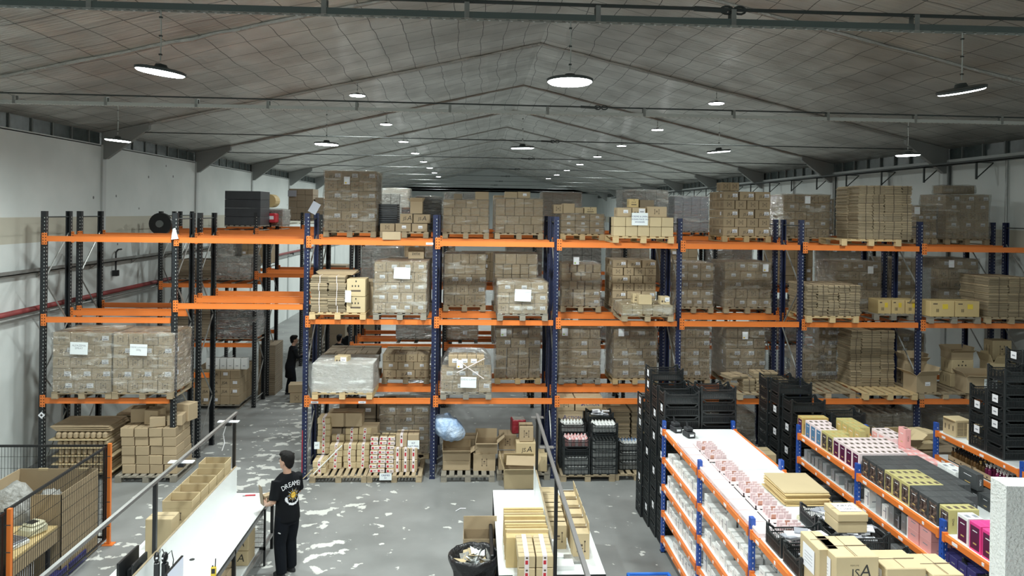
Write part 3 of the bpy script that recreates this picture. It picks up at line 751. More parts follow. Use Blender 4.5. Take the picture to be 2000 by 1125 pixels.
# ------------------------------------------------------------------ loads on the front rack
B0 = -.12; B1 = 1.25; LL, LM, LT = 1.681, 3.312, 4.943
load('shrink-wrapped carton load with a sheet reading ALFAZEMA SPRAY', B0, LL, 103, 218, 650, 5, sides='r', sign=(136, 171, 668, 692, (('ALFAZEMA', .055, .72), ('SPRAY', .055, .5))))
load('shrink-wrapped carton load with a sheet reading CREME LAVANDA 200g', B0, LL, 221, 338, 652, 5, kinds=['alt1', 'alt0', 'alt1', 'alt0', 'alt1'], sides='r', sign=(253, 287, 672, 694, (('CREME LAVANDA', .042, .72), ('200g', .05, .5))))
load('tallest shrink-wrapped carton load, topmost beside the passage', B1, LT, 634, 735, 334, 6, kinds=['alt1', 'alt0', 'alt1', 'alt0', 'alt1', 'alt0'], sides='r', sheet=[(672, 345, 'yellow')])
load('shrink-wrapped carton load with a blank white sheet reading PEDIDO CAMPO, above the white-wrapped load', B0, LM, 731, 833, 512, 5, 'labm', sides='r', sign=(769, 801, 522, 544, (('PEDIDO CAMPO', .05, .78),)), film='film', palwood='wood_grey')
load('low load wrapped in cloudy white film beside the passage post', B0, LL, 611, 727, 712, 2, 'plain4', film='film_white', sides='r', palwood='wood_new', group='low cloudy wrapped loads')
p = at(652, 712, 'Y', B0 + .2)
tag(link('carton', carton_mesh(.28, .22, .17, 'testlabel', 'card_pale'), None, (p.x, B0 + .25, p.z - .0), -.2), 'small tilted carton lying on the cloudy white load', 'box')
load('unwrapped brown cartons on the pallet right of the white-wrapped load', B1, LL, 747, 838, 692, 3, kinds=['mix', 'lab', 'alt1'], wrapped=False, loose='brown carton, %s in the %s layer, behind the white-wrapped load', pallabel='grey pallet under the unwrapped cartons beside the white-wrapped load')
load('shrink-wrapped grey-brown load of four layers, topmost in the third orange bay', B1, LT, 866, 955, 390, 4, 'plain4', D=.95)
load('shrink-wrapped five-column load beside the topmost four-layer load', B1, LT, 968, 1061, 388, 4, 'plain4', D=.95, sides='r')
load('wrapped load with glare on its upper half and printed cartons below', B1, LM, 868, 949, 496, 5, kinds=['mix', 'mix', 'mix', 'plain4', 'plain4'])
load('taller wrapped load hidden behind the domed load with a white sheet', B1, LM, 967, 1050, 496, 5, 'plain4')
load('stepped wrapped load with a white sheet reading PEDIDO CAMPO, overhanging the beam', B0, LM, 973, 1070, 552, 3, kinds=['labm', 'labm', 'lab'], palwood='wood_grey', sides='l', sign=(1005, 1037, 565, 588, (('PEDIDO CAMPO', .05, .76),)))
load('domed wrapped load with crossed white straps and a blank sheet', B0, LL, 862, 960, 694, 3, 'labm', dome=1, palwood='wood_grey', sign=(899, 930, 736, 757, (('PEDIDO CAMPO', .05, .76),)), sheet=[(892, 703, 'yellow')])
p0 = at(884, 706, 'Y', B0 - .04)
for k, (a, c) in enumerate((((889, 700), (945, 740)), ((947, 700), (892, 728)))):
    p = at(*a, 'Y', B0 - .03); q = at(*c, 'Y', B0 - .06); b = MB(); b.tube([(0, 0, 0), (q - p) * .5 + Vector((0, -.01, 0)), q - p], .009, 'tape_w', 5); tag(b.build('packing_strap', loc=p), 'white crossed strap on the domed load, %s' % ('falling to the post', 'rising to the post')[k], 'strap')
load('tall wrapped load with two black gaps, standing beside the domed load', B1, LL, 969, 1056, 640, 5, 'mix', gap=.03, palwood='wood_new', sheet=[(978, 642, 'green')])
load('three-column load with nine white labels, topmost over the dark brown cartons', B1, LT, 1096, 1180, 418, 3, 'lab', palwood='wood_new')
load('small test-print cartons on the pallet with the CREME sheet', B0, LT, 1199, 1316, 424, 2, kinds=['plain4', 'plain4'], wrapped=False, m='card_pale', loose='pale carton, %s in the %s layer of the CREME sheet pallet', palwood='wood_new', pallabel='pale pallet under the small test-print cartons')
load('glossy wrapped load above the beam, left of the unwrapped JSA cartons', B1, LM, 1097, 1174, 516, 5, kinds=['mix', 'mix', 'plain4', 'plain4', 'plain4'], gap=.03, sheet=[(1120, 502, 'green')])
load('unwrapped JSA cartons stacked behind the low clear-wrapped load', B1, LM, 1197, 1282, 508, 6, kinds=['alt1', 'alt0', 'alt1', 'mix', 'alt1', 'mix'], wrapped=False, gap=.02, sides='l', loose='brown carton, %s in the %s layer, behind the low clear-wrapped load', pallabel='pallet under the unwrapped JSA cartons')
load('low clear-wrapped load of small pale cartons overhanging the middle beam', B0, LM, 1216, 1315, 596, 1, 'plain4', m='card_pale', sides='l', group='low cloudy wrapped loads')
load('wrapped load with a green-topped sheet above the black crates', B1, LL, 1093, 1173, 642, 5, 'mix', sides='', palwood='wood_grey', sheet=[(1098, 641, 'green')])
load('wrapped load with a long strip of glare, nearest the tallest black crates', B1, LL, 1199, 1284, 642, 5, 'mix', sides='l', palwood='wood_new', sheet=[(1208, 642, 'paper')])
load('topmost unwrapped JSA load, highest of the cartons over the crates', B1, LT, 1413, 1506, 374, 5, kinds=['alt0', 'alt1', 'alt0', 'alt1', 'alt0'], wrapped=False, gap=.03, sides='l', ddepth=4, loose='brown JSA carton, %s in the %s layer of the highest open load', palwood='wood_new', pallabel='pale pallet under the highest unwrapped JSA load')
for k, (xa, xb) in enumerate(((1409, 1426), (1426, 1444))):
    p = at(xa, 355, 'Y', B1 + .1); q = at(xb, 371, 'Y', B1 + .1)
    tag(link('carton', carton_mesh(q.x - p.x, .35, .2, 'short'), None, (p.x, B1 + .1, at(1500, 374, 'Y', B1).z + .002)), 'brown carton, %s of the pair on top of the highest open load' % od(k), 'box')
load('wrapped load with a bright film edge, standing behind the blue post', B1, LT, 1531, 1622, 380, 5, kinds=['alt1', 'lab', 'alt1', 'lab', 'alt1'], sides='l', sheet=[(1572, 383, 'paper')])
load('wrapped load of four label rows above the low beam, under the highest open load', B1, LM, 1318, 1394, 514, 5, kinds=['labm', 'lab', 'mix', 'lab', 'lab'])
load('wrapped load with a dark wrinkled side, directly under the highest open load', B1, LM, 1416, 1507, 512, 5, kinds=['labm', 'mix', 'mix', 'lab', 'labm'], sides='l', sheet=[(1490, 516, 'yellow')])
load('wrapped load with diagonal film streaks behind the leftmost top crates', B1, LL, 1318, 1387, 641, 5, 'mix')
load('wrapped load with a dark shaded side behind the folded bundles', B1, LL, 1419, 1495, 641, 5, 'mix', sides='l', sheet=[(1450, 648, 'yellow')])
load('wrapped load with a clear window behind the low folded stack', B1, LM, 1636, 1722, 512, 5, kinds=['mix', 'alt1', 'lab', 'alt1', 'lab'], sides='l', sheet=[(1695, 520, 'paper')])
load('brown wrapped load between the tallest folded stack and the blue post', B1, LT, 1790, 1830, 402, 4, kinds=['lab', 'mix', 'lab', 'mix'], D=.9, sheet=[(1786, 404, 'paper')])
load('wide wrapped load nearest the tray wall, highest on that side', B1, LT, 1848, 1933, 380, 5, kinds=['alt1', 'lab', 'alt1', 'lab', 'alt0'], sides='l')
p = at(1812, 362, 'Y', B1 + .1); q = at(1912, 380, 'Y', B1 + .1)
t = thing('carton_load', 'glossy film-covered cartons on top of the load nearest the tray wall', 'pallet load', (p.x + .35, B1 + .1, at(1890, 380, 'Y', B1).z + .02), 0, 'shrink-wrapped loads of brown cartons')
for k in range(3): link('carton', carton_mesh(.26, .35, .19, 'short'), t, (k * .262, 0, 0))
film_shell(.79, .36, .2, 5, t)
load('dark wrapped load behind the post over the yellow cartons', B1, LM, 1742, 1800, 506, 5, 'lab')
load('wrapped load in shade above the yellow cartons', B1, LM, 1834, 1912, 506, 5, kinds=['mix', 'lab', 'mix', 'mix', 'lab'], D=.9, sheet=[(1853, 508, 'paper')])
load('wrapped load in shade behind the tilted open cartons', B1, LL, 1752, 1806, 652, 4, 'mix')
load('low torn wrapped load behind the left black crate column', B1, LL, 1555, 1612, 690, 3, 'mix')
load('dark wrapped load at the back behind the folded card stack', B1, LL, 1600, 1635, 640, 5, 'mix')
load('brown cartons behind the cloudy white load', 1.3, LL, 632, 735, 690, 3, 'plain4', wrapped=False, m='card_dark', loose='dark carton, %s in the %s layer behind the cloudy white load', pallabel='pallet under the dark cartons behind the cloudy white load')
load('big wrapped load on the floor behind the red-taped cartons', B1, 0, 742, 838, 792, 5, kinds=['alt1', 'lab', 'lab', 'mix', 'alt0'])

# cartons resting on the loads
def lone(px0, px1, pyt, z, y, d, style, label, m='card', rz=0, h=None, grp=None):
    p = at(px0, pyt, 'Y', y); q = at(px1, pyt, 'Y', y)
    hh = h or (p.z - z)
    o = link('carton', carton_mesh(q.x - p.x, d, hh, style, m), None, (p.x, y, z), rz); tag(o, label, 'box', grp); return o
top_z = lambda px, py, y: at(px, py, 'Y', y).z
z3 = top_z(910, 390, B1)
lone(886, 903, 378, z3, B1 + .35, .3, 'plain', 'dark brown carton set back on the four-layer top load', 'card_dark')
lone(928, 955, 374, z3, B1 + .3, .35, 'plain', 'tallest brown carton on the four-layer top load')
z3 = top_z(1010, 388, B1)
lone(986, 1011, 374, z3, B1 + .25, .35, 'plain', 'first brown carton on the five-column top load')
lone(1011, 1036, 374, z3, B1 + .25, .35, 'label', 'labelled brown carton on the five-column top load')
z3 = top_z(1140, 418, B1)
for k, (a, c, t_, st) in enumerate(((1081, 1100, 399, 'short'), (1100, 1123, 397, 'plain'), (1123, 1140, 405, 'plain'), (1141, 1166, 404, 'tested'))):
    lone(a, c, t_, z3, B1 + .2, .4, st, 'brown carton, %s along the top of the nine-label load' % od(k), 'card_pale' if k == 3 else 'card')
z3 = top_z(1258, 424, B0)
lone(1206, 1234, 405, z3, B0 + .1, .4, 'label', 'brown labelled carton beside the CREME sheet, third layer')
lone(1235, 1262, 405, z3, B0 + .1, .4, 'testlabel', 'brown carton behind the CREME sheet, third layer')
lone(1263, 1303, 403, z3, B0 + .15, .4, 'short', 'wide brown carton beside the CREME sheet, third layer')
z4 = top_z(1230, 405, B0)
lone(1229, 1248, 388, z4, B0 + .25, .25, 'tested', 'small yellow carton highest on the CREME sheet pallet', 'card_yellow')
lone(1249, 1278, 390, z4, B0 + .3, .3, 'plain', 'dark carton highest on the CREME sheet pallet', 'card_dark')
p = at(1234, 440, 'Y', B0 - .03); q = at(1266, 416, 'Y', B0 - .03)
b = MB(); w_, h_ = q.x - p.x, q.z - p.z; b.box(0, -.003, 0, w_, 0, h_, 'paper')
for i, s_ in enumerate(('CREME & LIMPA', 'OCEAN FACE 10.6', 'WONDER')): b.text(s_, .046, 'ink_blue', face(w_ / 2, h_ * (.7 - .22 * i), -.005))
tag(b.build('paper_sign', loc=(p.x, B0 - .012, p.z)), 'white sheet reading CREME & LIMPA OCEAN FACE WONDER', 'sign')
# cartons on the low clear-wrapped load
z5 = top_z(1260, 596, B0)
for k, (a, c, t_, st) in enumerate(((1236, 1252, 573, 'tested'), (1248, 1274, 576, 'plain'), (1290, 1309, 579, 'testlabel'))):
    lone(a, c, t_, z5, B0 + .05 + (.25 if k == 0 else 0), .22, st, 'small pale carton, %s on the low clear-wrapped load' % od(k), 'card_pale')
# open pallet over the passage side: two layers, open box and tilted box
zz = LT + PH
pallet(at(742, 460, 'Y', B1).x, B1 - .02, LT, 'pallet under the two JSA cartons and the open box', 1.08)
za = top_z(800, 436, B1)
for k, (a, c, st) in enumerate(((742, 771, 'short'), (772, 803, 'label'), (804, 835, 'label'))):
    lone(a, c, 436, zz, B1, .45, st, 'brown carton, %s along the pallet below the JSA pair' % od(k))
lone(781, 806, 417, za, B1 + .08, .35, 'logo', 'brown JSA carton below the small open box')
lone(807, 840, 418, za, B1 + .08, .35, 'logo', 'brown JSA carton beside the blue post, top row')
zb2 = top_z(800, 417, B1 + .08)
p = at(801, 417, 'Y', B1 + .1); open_carton(p.x, B1 + .12, zb2, .27, .3, .27, 'small open brown carton standing on the JSA pair', rz=0, fl=.1)
def heap(px0, px1, pyt, y, z, d, m, label, nr, nc, film=None):
    p = at(px0, pyt, 'Y', y); q = at(px1, pyt, 'Y', y); W, H = q.x - p.x, p.z - z; b = MB(); rr = random.Random(px0)
    for r in range(nr):
        for c in range(nc): b.cbox(c * W / nc, rr.uniform(0, .02), r * H / nr, (c + 1) * W / nc - .004, d, (r + 1) * H / nr - .004, .008, m)
    o = b.build('folded_stack', loc=(p.x, y, z)); tag(o, label, 'stack')
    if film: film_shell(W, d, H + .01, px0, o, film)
    return o
heap(740, 777, 398, B1 + .5, zz + .0, .42, 'black_stack', 'dark folded stack behind the JSA pair and small open carton', 12, 1)
heap(812, 862, 384, B1 + .5, zz, .42, 'black_stack', 'film-covered black heap beside the small open carton', 5, 1, 'film')
heap(746, 800, 368, 3.0 + 2.7, LT + .0, .6, 'card_yellow', 'yellow cartons under a loose white film cover high at the back', 5, 3, 'film_white')
pz = at(796, 506, 'Y', B1); qz = at(828, 482, 'Y', B1)
pallet(pz.x - .55, B1, LM, 'pallet under the zete carton behind the PEDIDO CAMPO load', 1.1, .95, 'wood_grey')
o = tag(link('carton', carton_mesh(qz.x - pz.x, .4, .25, 'plain', 'card'), None, (pz.x, B1 + .1, pz.z)), 'brown carton reading zete above the PEDIDO CAMPO load', 'box')
b = MB(); b.text('zete', .11, 'ink', face((qz.x - pz.x) / 2, .12)); b.build('printed_logo', o)
nz_ = int((pz.z - LM - PH) / .31) + 1
for k in range(nz_): tag(link('carton', carton_mesh(1.0, .8, (pz.z - LM - PH) / nz_ - .002, 'label', 'card_dark'), None, (pz.x - .5, B1 + .08, LM + PH + k * (pz.z - LM - PH) / nz_)), 'wide dark carton, %s from the pallet under the zete carton' % od(k), 'box')
p = at(746, 467, 'Y', B0)
tag(link('carton', carton_mesh(.38, .25, .17, 'plain'), None, (p.x, B0 + .02, LT + .002), .06), 'brown carton leaning on the top beam beside the JSA pair', 'box')

# ------------------------------------------------------------------ folded cardboard bundles
BM_ = {}
def bundle_mesh(w, d, h, seed, n=None, jit=.012, sm='ink_soft'):
    k = (round(w, 2), round(d, 2), round(h, 2), seed, sm)
    if k not in BM_:
        rr = random.Random(seed); b = MB(); n = n or max(4, int(h / .019)); th = h / n
        for i in range(n):
            j = rr.uniform(-jit, jit); j2 = rr.uniform(-jit, jit); j = j if i % 3 else j * 1.6; b.box(j, j2, i * th + .001, w + j + rr.uniform(-jit, 0), d + j2, (i + 1) * th - .001, ('card_edge2' if i % 2 or rr.random() < .2 else 'card_edge') if i < n - 1 else 'card')
        s_ = MB(); q = w * .5
        s_.box(q - .006, -.014, -.001, q + .006, -.010, h + .003, sm); s_.box(q - .006, -.014, h, q + .006, d + .014, h + .003, sm); s_.box(-.014, d * .3, h, w + .014, d * .3 + .012, h + .003, 'ink_soft')
        BM_[k] = (b.mesh('bundle'), s_.mesh('strap'))
    return BM_[k]
def bundles(y0, z, px0, px1, pyt, nc, nr, D, lab, widths=None, ny=1, lean=0):
    x0 = at(px0, pyt, 'Y', y0).x; x1 = at(px1, pyt, 'Y', y0).x; zt = at(px0, pyt, 'Y', y0).z; H = (zt - z) / nr; rr = random.Random(px0)
    ws = widths or [1] * nc; tot = sum(ws); x = x0
    for c in range(nc):
        w_ = (x1 - x0) * ws[c] / tot
        for r in range(nr):
            for q in range(ny):
                if q and c not in (0, nc - 1) and r < nr - 1: continue
                bm, sm = bundle_mesh(w_ - .002, D / ny - .02, H - .004, (c * 2 + r) % 5, sm='tape_w' if px0 == 607 else 'ink_soft')
                o = link('cardboard_bundle', bm, None, (x + rr.uniform(-.012, .012) + lean * r, y0 + q * D / ny + rr.uniform(-.015, .015), z + r * H), rr.uniform(-.02, .02))
                tag(o, lab % (od(c), (od(r) + (', rear' if q else ''))), 'folded cartons'); link('strap', sm, o)
        x += w_
pallet(at(604, 620, 'Y', B0).x, B0 - .02, LM, 'new pale pallet under the folded bundles beside the passage', 1.14, 1.02, 'wood_new')
bundles(B0, LM + PH, 607, 676, 538, 2, 5, .85, 'bundle of folded cartons, %s column beside the passage, layer %s')
b = MB()
for i in range(5): b.box(.05 - i * .01, .2, .012 * i, .75 + i * .02, .9, .012 * i + .009, 'card', Matrix.Rotation(.03 * i - .05, 4, 'Z'))
tag(b.build('cardboard_sheets', loc=(at(612, 538, 'Y', B0).x, B0 + .05, top_z(612, 538, B0) + .0)), 'loose flattened cartons lying on the folded bundles by the passage', 'cardboard')
for k, (zz_, hh) in enumerate(((LM + PH, .33), (LM + PH + .332, .36))):
    p = at(677, 600, 'Y', B0); lone(677, 714, 548, zz_, B0 - .02, .5, 'tested', 'tall pale carton, %s of two beside the folded bundles' % ('lower', 'upper')[k], 'card_pale', h=hh)
p = at(715, 560, 'Y', B0 + .6)
open_carton(p.x - .05, B0 + .62, LM, .3, .35, .62, 'open brown carton behind the tall pale pair', style='plain')
p = at(674, 590, 'Y', B0 - .03); b = MB(); b.box(0, 0, 0, .15, .004, .24, 'paper'); tag(b.build('paper_sign', loc=(p.x, B0 - .045, p.z + .0), rz=-.5), 'white sheet stuck between the bundles and pale cartons', 'sign')
# tallest folded stack, top level near the tray wall
pallet(at(1652, 480, 'Y', B0).x - .1, B0 - .02, LT, 'pallet under the tallest folded stack', 1.3, 1.05, 'wood_new')
bundles(B0 + .05, LT + PH, 1707, 1782, 362, 3, 6, .5, 'dark folded-carton bundle, %s column of the tallest stack, layer %s', [1, 1.6, .9])
bundles(B0 + .05, LT + PH, 1677, 1706, 362, 1, 6, .95, 'folded bundle, %s column facing the crates, layer %s')
bundles(B0 + .45, LT + PH, 1656, 1678, 366, 1, 6, .5, 'leaning folded bundle, %s column at the tall stack edge, layer %s', lean=-.006)
# low stack, middle level
pallet(at(1575, 625, 'Y', B0).x, B0 - .02, LM, 'pale pallet under the low folded stack', 1.13, 1.02, 'wood_new')
bundles(B0, LM + PH, 1577, 1681, 556, 5, 4, .95, 'folded-carton bundle, %s column of the low middle stack, layer %s', ny=2)
# lower stack on the sloping pallet
x_ = at(1686, 785, 'Y', B0).x
pallet(x_, B0 - .02, LL, 'pale pallet with the folded stack at its rear', 1.18, 1.25, 'wood_new')
bundles(B0 + .62, LL + PH, 1662, 1748, 645, 3, 7, .6, 'folded-carton bundle, %s column on the pale lower pallet, layer %s', [.8, 1.4, 1])
pallet(x_ - 1.28, B0 + .12, LL, 'empty weathered pallet between the bundles and the folded stack', 1.18, 1.1, 'wood')
pallet(x_ + 1.25, B0 + .05, LL, 'weathered pallet under the tilted open cartons', 1.2, 1.1, 'wood')
pallet(x_ + 2.5, B0 + .05, LL, 'weathered pallet behind the tall black crates', 1.2, 1.1, 'wood')
# little bundles of folded cartons
xb = at(1440, 783, 'Y', B0).x
pallet(xb, B0 - .02, LL, 'pallet under the small folded bundles', 1.13, 1.0, 'wood')
zz = LL + PH
rr = random.Random(3)
for i, (dx, dz, w_) in enumerate(((.18, 0, .24), (.44, 0, .22), (.69, 0, .24), (.16, .135, .26), (.45, .135, .22), (.70, .135, .22), (.42, .27, .25), (.62, .27, .3), (.94, .0, .2), (.94, .13, .2))):
    bm, sm = bundle_mesh(w_, .3, .13, i % 3); o = link('cardboard_bundle', bm, None, (xb + dx, B0 + .1 + rr.uniform(0, .1), zz + dz), rr.uniform(-.1, .1))
    tag(o, 'small pale folded bundle, %s on the pallet behind the crates' % od(i), 'folded cartons', 'small folded bundles behind the crates'); link('strap', sm, o)
o = link('cardboard_bundle', bundle_mesh(.42, .4, .07, 1)[0], None, (xb - .1, B0 + .05, zz + .27), .3); tag(o, 'widest folded bundle overhanging the small bundles', 'folded cartons'); link('strap', bundle_mesh(.42, .4, .07, 1)[1], o)
# yellow cartons and the brown folded stack near the tray wall, middle level
xy = at(1813, 622, 'Y', B0).x
pallet(xy, B0 - .02, LM, 'grey pallet under the yellow cartons', 1.15, 1.0, 'wood_grey')
for k in range(2): tag(link('carton', carton_mesh(.54, .45, .34, 'yellow', 'card_yellow'), None, (xy + .04 + k * .55, B0, LM + PH)), 'yellow carton with white sticker, %s at the front of the grey pallet' % od(k), 'box')
for k in range(3): tag(link('carton', carton_mesh(.3, .42, .34, 'yellow', 'card_yellow'), None, (xy - .2 - .31 * k, B0 + .5, LM + .1)), 'yellow carton behind the post, %s from the white-stickered ones' % od(k), 'box')
pallet(xy - .95, B0 + .42, LM - .0, 'pallet under the yellow cartons behind the blue post', .9, .6, 'wood_grey')
xg = at(1925, 630, 'Y', B0).x
pallet(xg, B0 - .02, LM, 'pallet under the brown folded stack nearest the tray wall', 1.15, 1.0)
bundles(B0, LM + PH, 1932, 2010, 541, 2, 5, .95, 'brown folded bundle, %s column nearest the tray wall, layer %s', [1, 1], ny=2)

# ------------------------------------------------------------------ tilted open cartons by the tray wall (lower level)
xo = at(1800, 775, 'Y', B0).x; zz = LL + PH
open_carton(xo - .08, B0 + .05, zz, .48, .42, .36, 'tilted open brown carton with two white labels beside the post', rz=.12, fang=(2.4, 1.4, 2.6, 2.0), style='label')
tag(link('carton', carton_mesh(.52, .4, .34, 'plain'), None, (xo + .1, B0 + .55, zz)), 'closed brown carton behind the tilted open one', 'box')
open_carton(xo + .0, B0 + .55, zz + .342, .45, .36, .24, 'open brown carton on top of the closed one behind the post', fang=(2.5, 1.8, 2.0, 1.8))
xo2 = at(1888, 775, 'Y', B0).x
open_carton(xo2, B0 + .02, zz, .66, .45, .34, 'large open carton with the EXPOSITOR PEQUENO sheet', rz=-.12, fang=(2.7, 1.5, 2.2, 1.3), fl=.12)
b = MB(); b.box(0, -.003, 0, .28, 0, .26, 'paper'); b.text('EXPOSITOR', .05, 'ink', face(.14, .2, -.005)); b.text('PEQUENO', .05, 'ink', face(.14, .14, -.005))
tag(b.build('paper_sign', loc=(xo2 + .36, B0 - .035, zz + .06), rz=-.12), 'white sheet reading EXPOSITOR PEQUENO on the open carton', 'sign')
tag(link('carton', carton_mesh(.55, .4, .3, 'tested', 'card_pale'), None, (xo2 + .02, B0 + .58, zz)), 'lowest yellow carton behind the EXPOSITOR box', 'box')
tag(link('carton', carton_mesh(.5, .4, .3, 'tested', 'card_pale'), None, (xo2 + .05, B0 + .58, zz + .302)), 'middle yellow carton behind the EXPOSITOR box', 'box')
open_carton(xo2 + .05, B0 + .6, zz + .604, .5, .38, .16, 'open yellow carton highest behind the EXPOSITOR box', fl=.12, m='card', fang=(2.6, 1.8, 2.0, 1.8))  # yellow carton in duller card: the shade there is put into its colour
open_carton(xo2 + .95, B0 + .5, zz, .5, .45, .55, 'yellowish open carton behind the tallest crates', m='card_pale', fang=(2.2, 1.5, 2.0, 1.8), style='short')
tag(link('carton', carton_mesh(.45, .3, .45, 'short', 'card_pale'), None, (xo2 + 1.1, B0 + .75, zz + .56)), 'square pale carton high behind the tallest crates', 'box')

# ------------------------------------------------------------------ floor level under the front rack
# left bay: folded stack, loose taped cartons
b0x = at(110, 920, 'Z', .12).x
for r in range(5):
    bm, sm = bundle_mesh(1.0, .9, .16, r % 3, 3, .03)
    b = MB(); rr = random.Random(r)
    for i in range(9): b.cbox(.06 + i * .115, .0, .02, .06 + i * .115 + .095, .85, .15, .03, 'card')
    b.box(-.05, -.03, .0, 1.12 + rr.uniform(-.05, .05), .9, .018, 'card_pale')
    tag(b.build('folded_trays', loc=(.2 + rr.uniform(-.04, .04), .05, .14 + r * .165)), 'brown folded tray layer, %s from the floor, under the ALFAZEMA load' % od(r), 'folded cartons')
pallet(.2, .05, 0, 'pallet under the folded tray layers by the pipe wall', 1.1, .95)
b = MB()
for i in range(7): b.box(-.02 * i, 0, .014 * i, 1.1 - .01 * i, .8, .014 * i + .01, 'card', Matrix.Rotation(.02 * (i % 3), 4, 'Z'))
tag(b.build('cardboard_sheets', loc=(.22, .1, .97)), 'flat brown sheets lying on the folded tray layers', 'cardboard')
for k in range(3): pallet(.7, 1.4, k * PH, 'dark pallet, %s of the small stack behind the tray layers' % od(k), 1.1, 1.0, 'wood_grey')
for k in range(8):
    tag(link('cardboard_sheets', bundle_mesh(1.05, .8, .06, k % 3, 4, .04)[0], None, (.75 + .02 * (k % 3), 1.5, .42 + k * .065)), 'flattened brown cartons, %s layer on the dark pallets' % od(k), 'cardboard')
px = at(224, 925, 'Y', -.15).x
pallet(px, -.15, 0, 'grey pallet under the loose taped cartons', 1.2, 1.1, 'wood_grey', boards=8)
rr = random.Random(11)
for r in range(5):
    for c in range(4):
        for q in range(2):
            if q and r < 3 and c < 3: continue
            w_ = .275; o = link('carton', carton_mesh(w_ - .01, .4, .185, 'plain'), None, (px + .08 + c * .278 + rr.uniform(-.012, .012) - .01 * r, -.02 + q * .42 + rr.uniform(-.02, .02), PH + r * .187), rr.uniform(-.03, .03))
            tag(o, 'blank brown carton, %s in layer %s%s, loose floor pile' % (od(c), od(r), ' rear' if q else ''), 'box')
for i, (dx, dy, dz, rz, h_) in enumerate(((.1, .3, .94, .2, .3), (.42, .2, .94, -.15, .3), (.62, -.02, .94, .35, .2), (.92, .1, .94, .1, .22), (.55, .5, .94, .6, .42), (.25, .66, .94, .1, .36), (.95, .5, .94, -.3, .36))):
    tag(link('carton', carton_mesh(.3, .3, h_, 'plain'), None, (px + dx, -.02 + dy, PH + dz - .0), rz), 'skewed brown carton, %s on top of the loose floor pile' % od(i), 'box')

# third bay: cartons with red and white tape
xq = at(605, 940, 'Y', -.15).x
pallet(xq, -.2, 0, 'worn pallet with a red corner under the red-taped cartons', 1.16, 1.2, 'wood', boards=9)
hts = [5, 6, 5, 5]
for c in range(4):
    n = (8, 5, 6, 6)[c]
    for r in range(n):
        yy = (.35, .42, .46, .46)[c] + (.25 if (c == 0 and r > 1) or (c == 1 and r > 3) or (c > 1 and r > 3) else 0) - (.2 if c == 0 and r < 2 else 0)
        o = link('carton', carton_mesh(.27, .4, .125, 'red', 'card_pale'), None, (xq + .03 + c * .28 + random.Random(r * 7 + c).uniform(-.01, .01), -.2 + yy, PH + r * .127)); tag(o, 'flat carton with red-white tape, %s column, layer %s, by the passage' % (od(c), od(r)), 'box')
for c in range(3):
    o = link('carton', carton_mesh(.4, .4, .3, 'plain', 'card'), None, (xq + .2 + c * .42 * .8, .55, .9 - .3 * (c == 2) + .02)); tag(o, 'plain brown carton, %s on the heap behind the red-taped cartons' % od(c), 'box')
for c in range(3):
    for r in range(2 if c < 2 else 1):
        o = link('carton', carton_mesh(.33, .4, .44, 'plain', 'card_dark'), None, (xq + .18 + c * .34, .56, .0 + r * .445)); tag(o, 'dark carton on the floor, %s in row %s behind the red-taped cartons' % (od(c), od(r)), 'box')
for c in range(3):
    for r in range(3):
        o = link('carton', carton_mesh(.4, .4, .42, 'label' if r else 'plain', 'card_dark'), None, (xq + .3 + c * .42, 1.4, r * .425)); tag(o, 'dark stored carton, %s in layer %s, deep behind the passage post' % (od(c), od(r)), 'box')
p = at(613, 878, 'Y', .1); b = MB(); b.box(0, -.003, 0, .11, 0, .15, 'paper'); b.text('KIT', .04, 'ink', face(.055, .08, -.005)); tag(b.build('paper_sign', loc=(p.x, .13, p.z)), 'small white handwritten sheet on the red-taped cartons', 'sign')
xq2 = at(716, 940, 'Y', -.15).x
pallet(xq2, -.2, 0, 'worn pallet with a white sheet on its edge', 1.12, 1.15, 'wood', boards=9)
for c in range(3):
    for r in range(8):
        o = link('carton', carton_mesh(.155, .3, .082, 'plaster', 'card_pale'), None, (xq2 + .03 + c * .168 + random.Random(r * 3 + c).uniform(-.012, .012), -.02 + .035 * r + .02 * (c % 2), PH + r * .084), random.Random(r + c * 9).uniform(-.15, .15)); tag(o, 'small white-taped box, %s column, layer %s, wrapped pile' % (od(c), od(r)), 'box')
for c in range(3):
    for r in range(2):
        for q in range(1):
            o = link('carton', carton_mesh(.16, .35, .24, 'red', 'card'), None, (xq2 + .52 + c * .165, .03 + r * .03, PH + r * .243)); tag(o, 'upright red-taped carton, %s in layer %s, beside the small box pile' % (od(c), od(r)), 'box')
for c in range(2):
    o = link('carton', carton_mesh(.24, .35, .26, 'red' if c == 0 else 'plain', 'card'), None, (xq2 + .55 + c * .245, .14, PH + .486)); tag(o, 'brown carton, %s behind the handwritten KIT sheet' % od(c), 'box')
for k, (a, c, t_, b_, txt) in enumerate(((796, 819, 860, 877, ('KIT', 'NATURAL')), (741, 765, 924, 938, ('CREMES', '51')))):
    yy = .1 if k == 0 else -.24
    p = at(a, b_, 'Y', yy); q = at(c, t_, 'Y', yy); b = MB(); b.box(0, -.003, 0, q.x - p.x, 0, q.z - p.z, 'paper')
    for i, s_ in enumerate(txt): b.text(s_, .05, 'ink_blue', face((q.x - p.x) / 2, (q.z - p.z) * (.68 - .36 * i), -.005))
    tag(b.build('paper_sign', loc=(p.x, yy, p.z)), ('white handwritten sheet on the upright red-taped cartons', 'white handwritten sheet on the worn pallet edge')[k], 'sign')
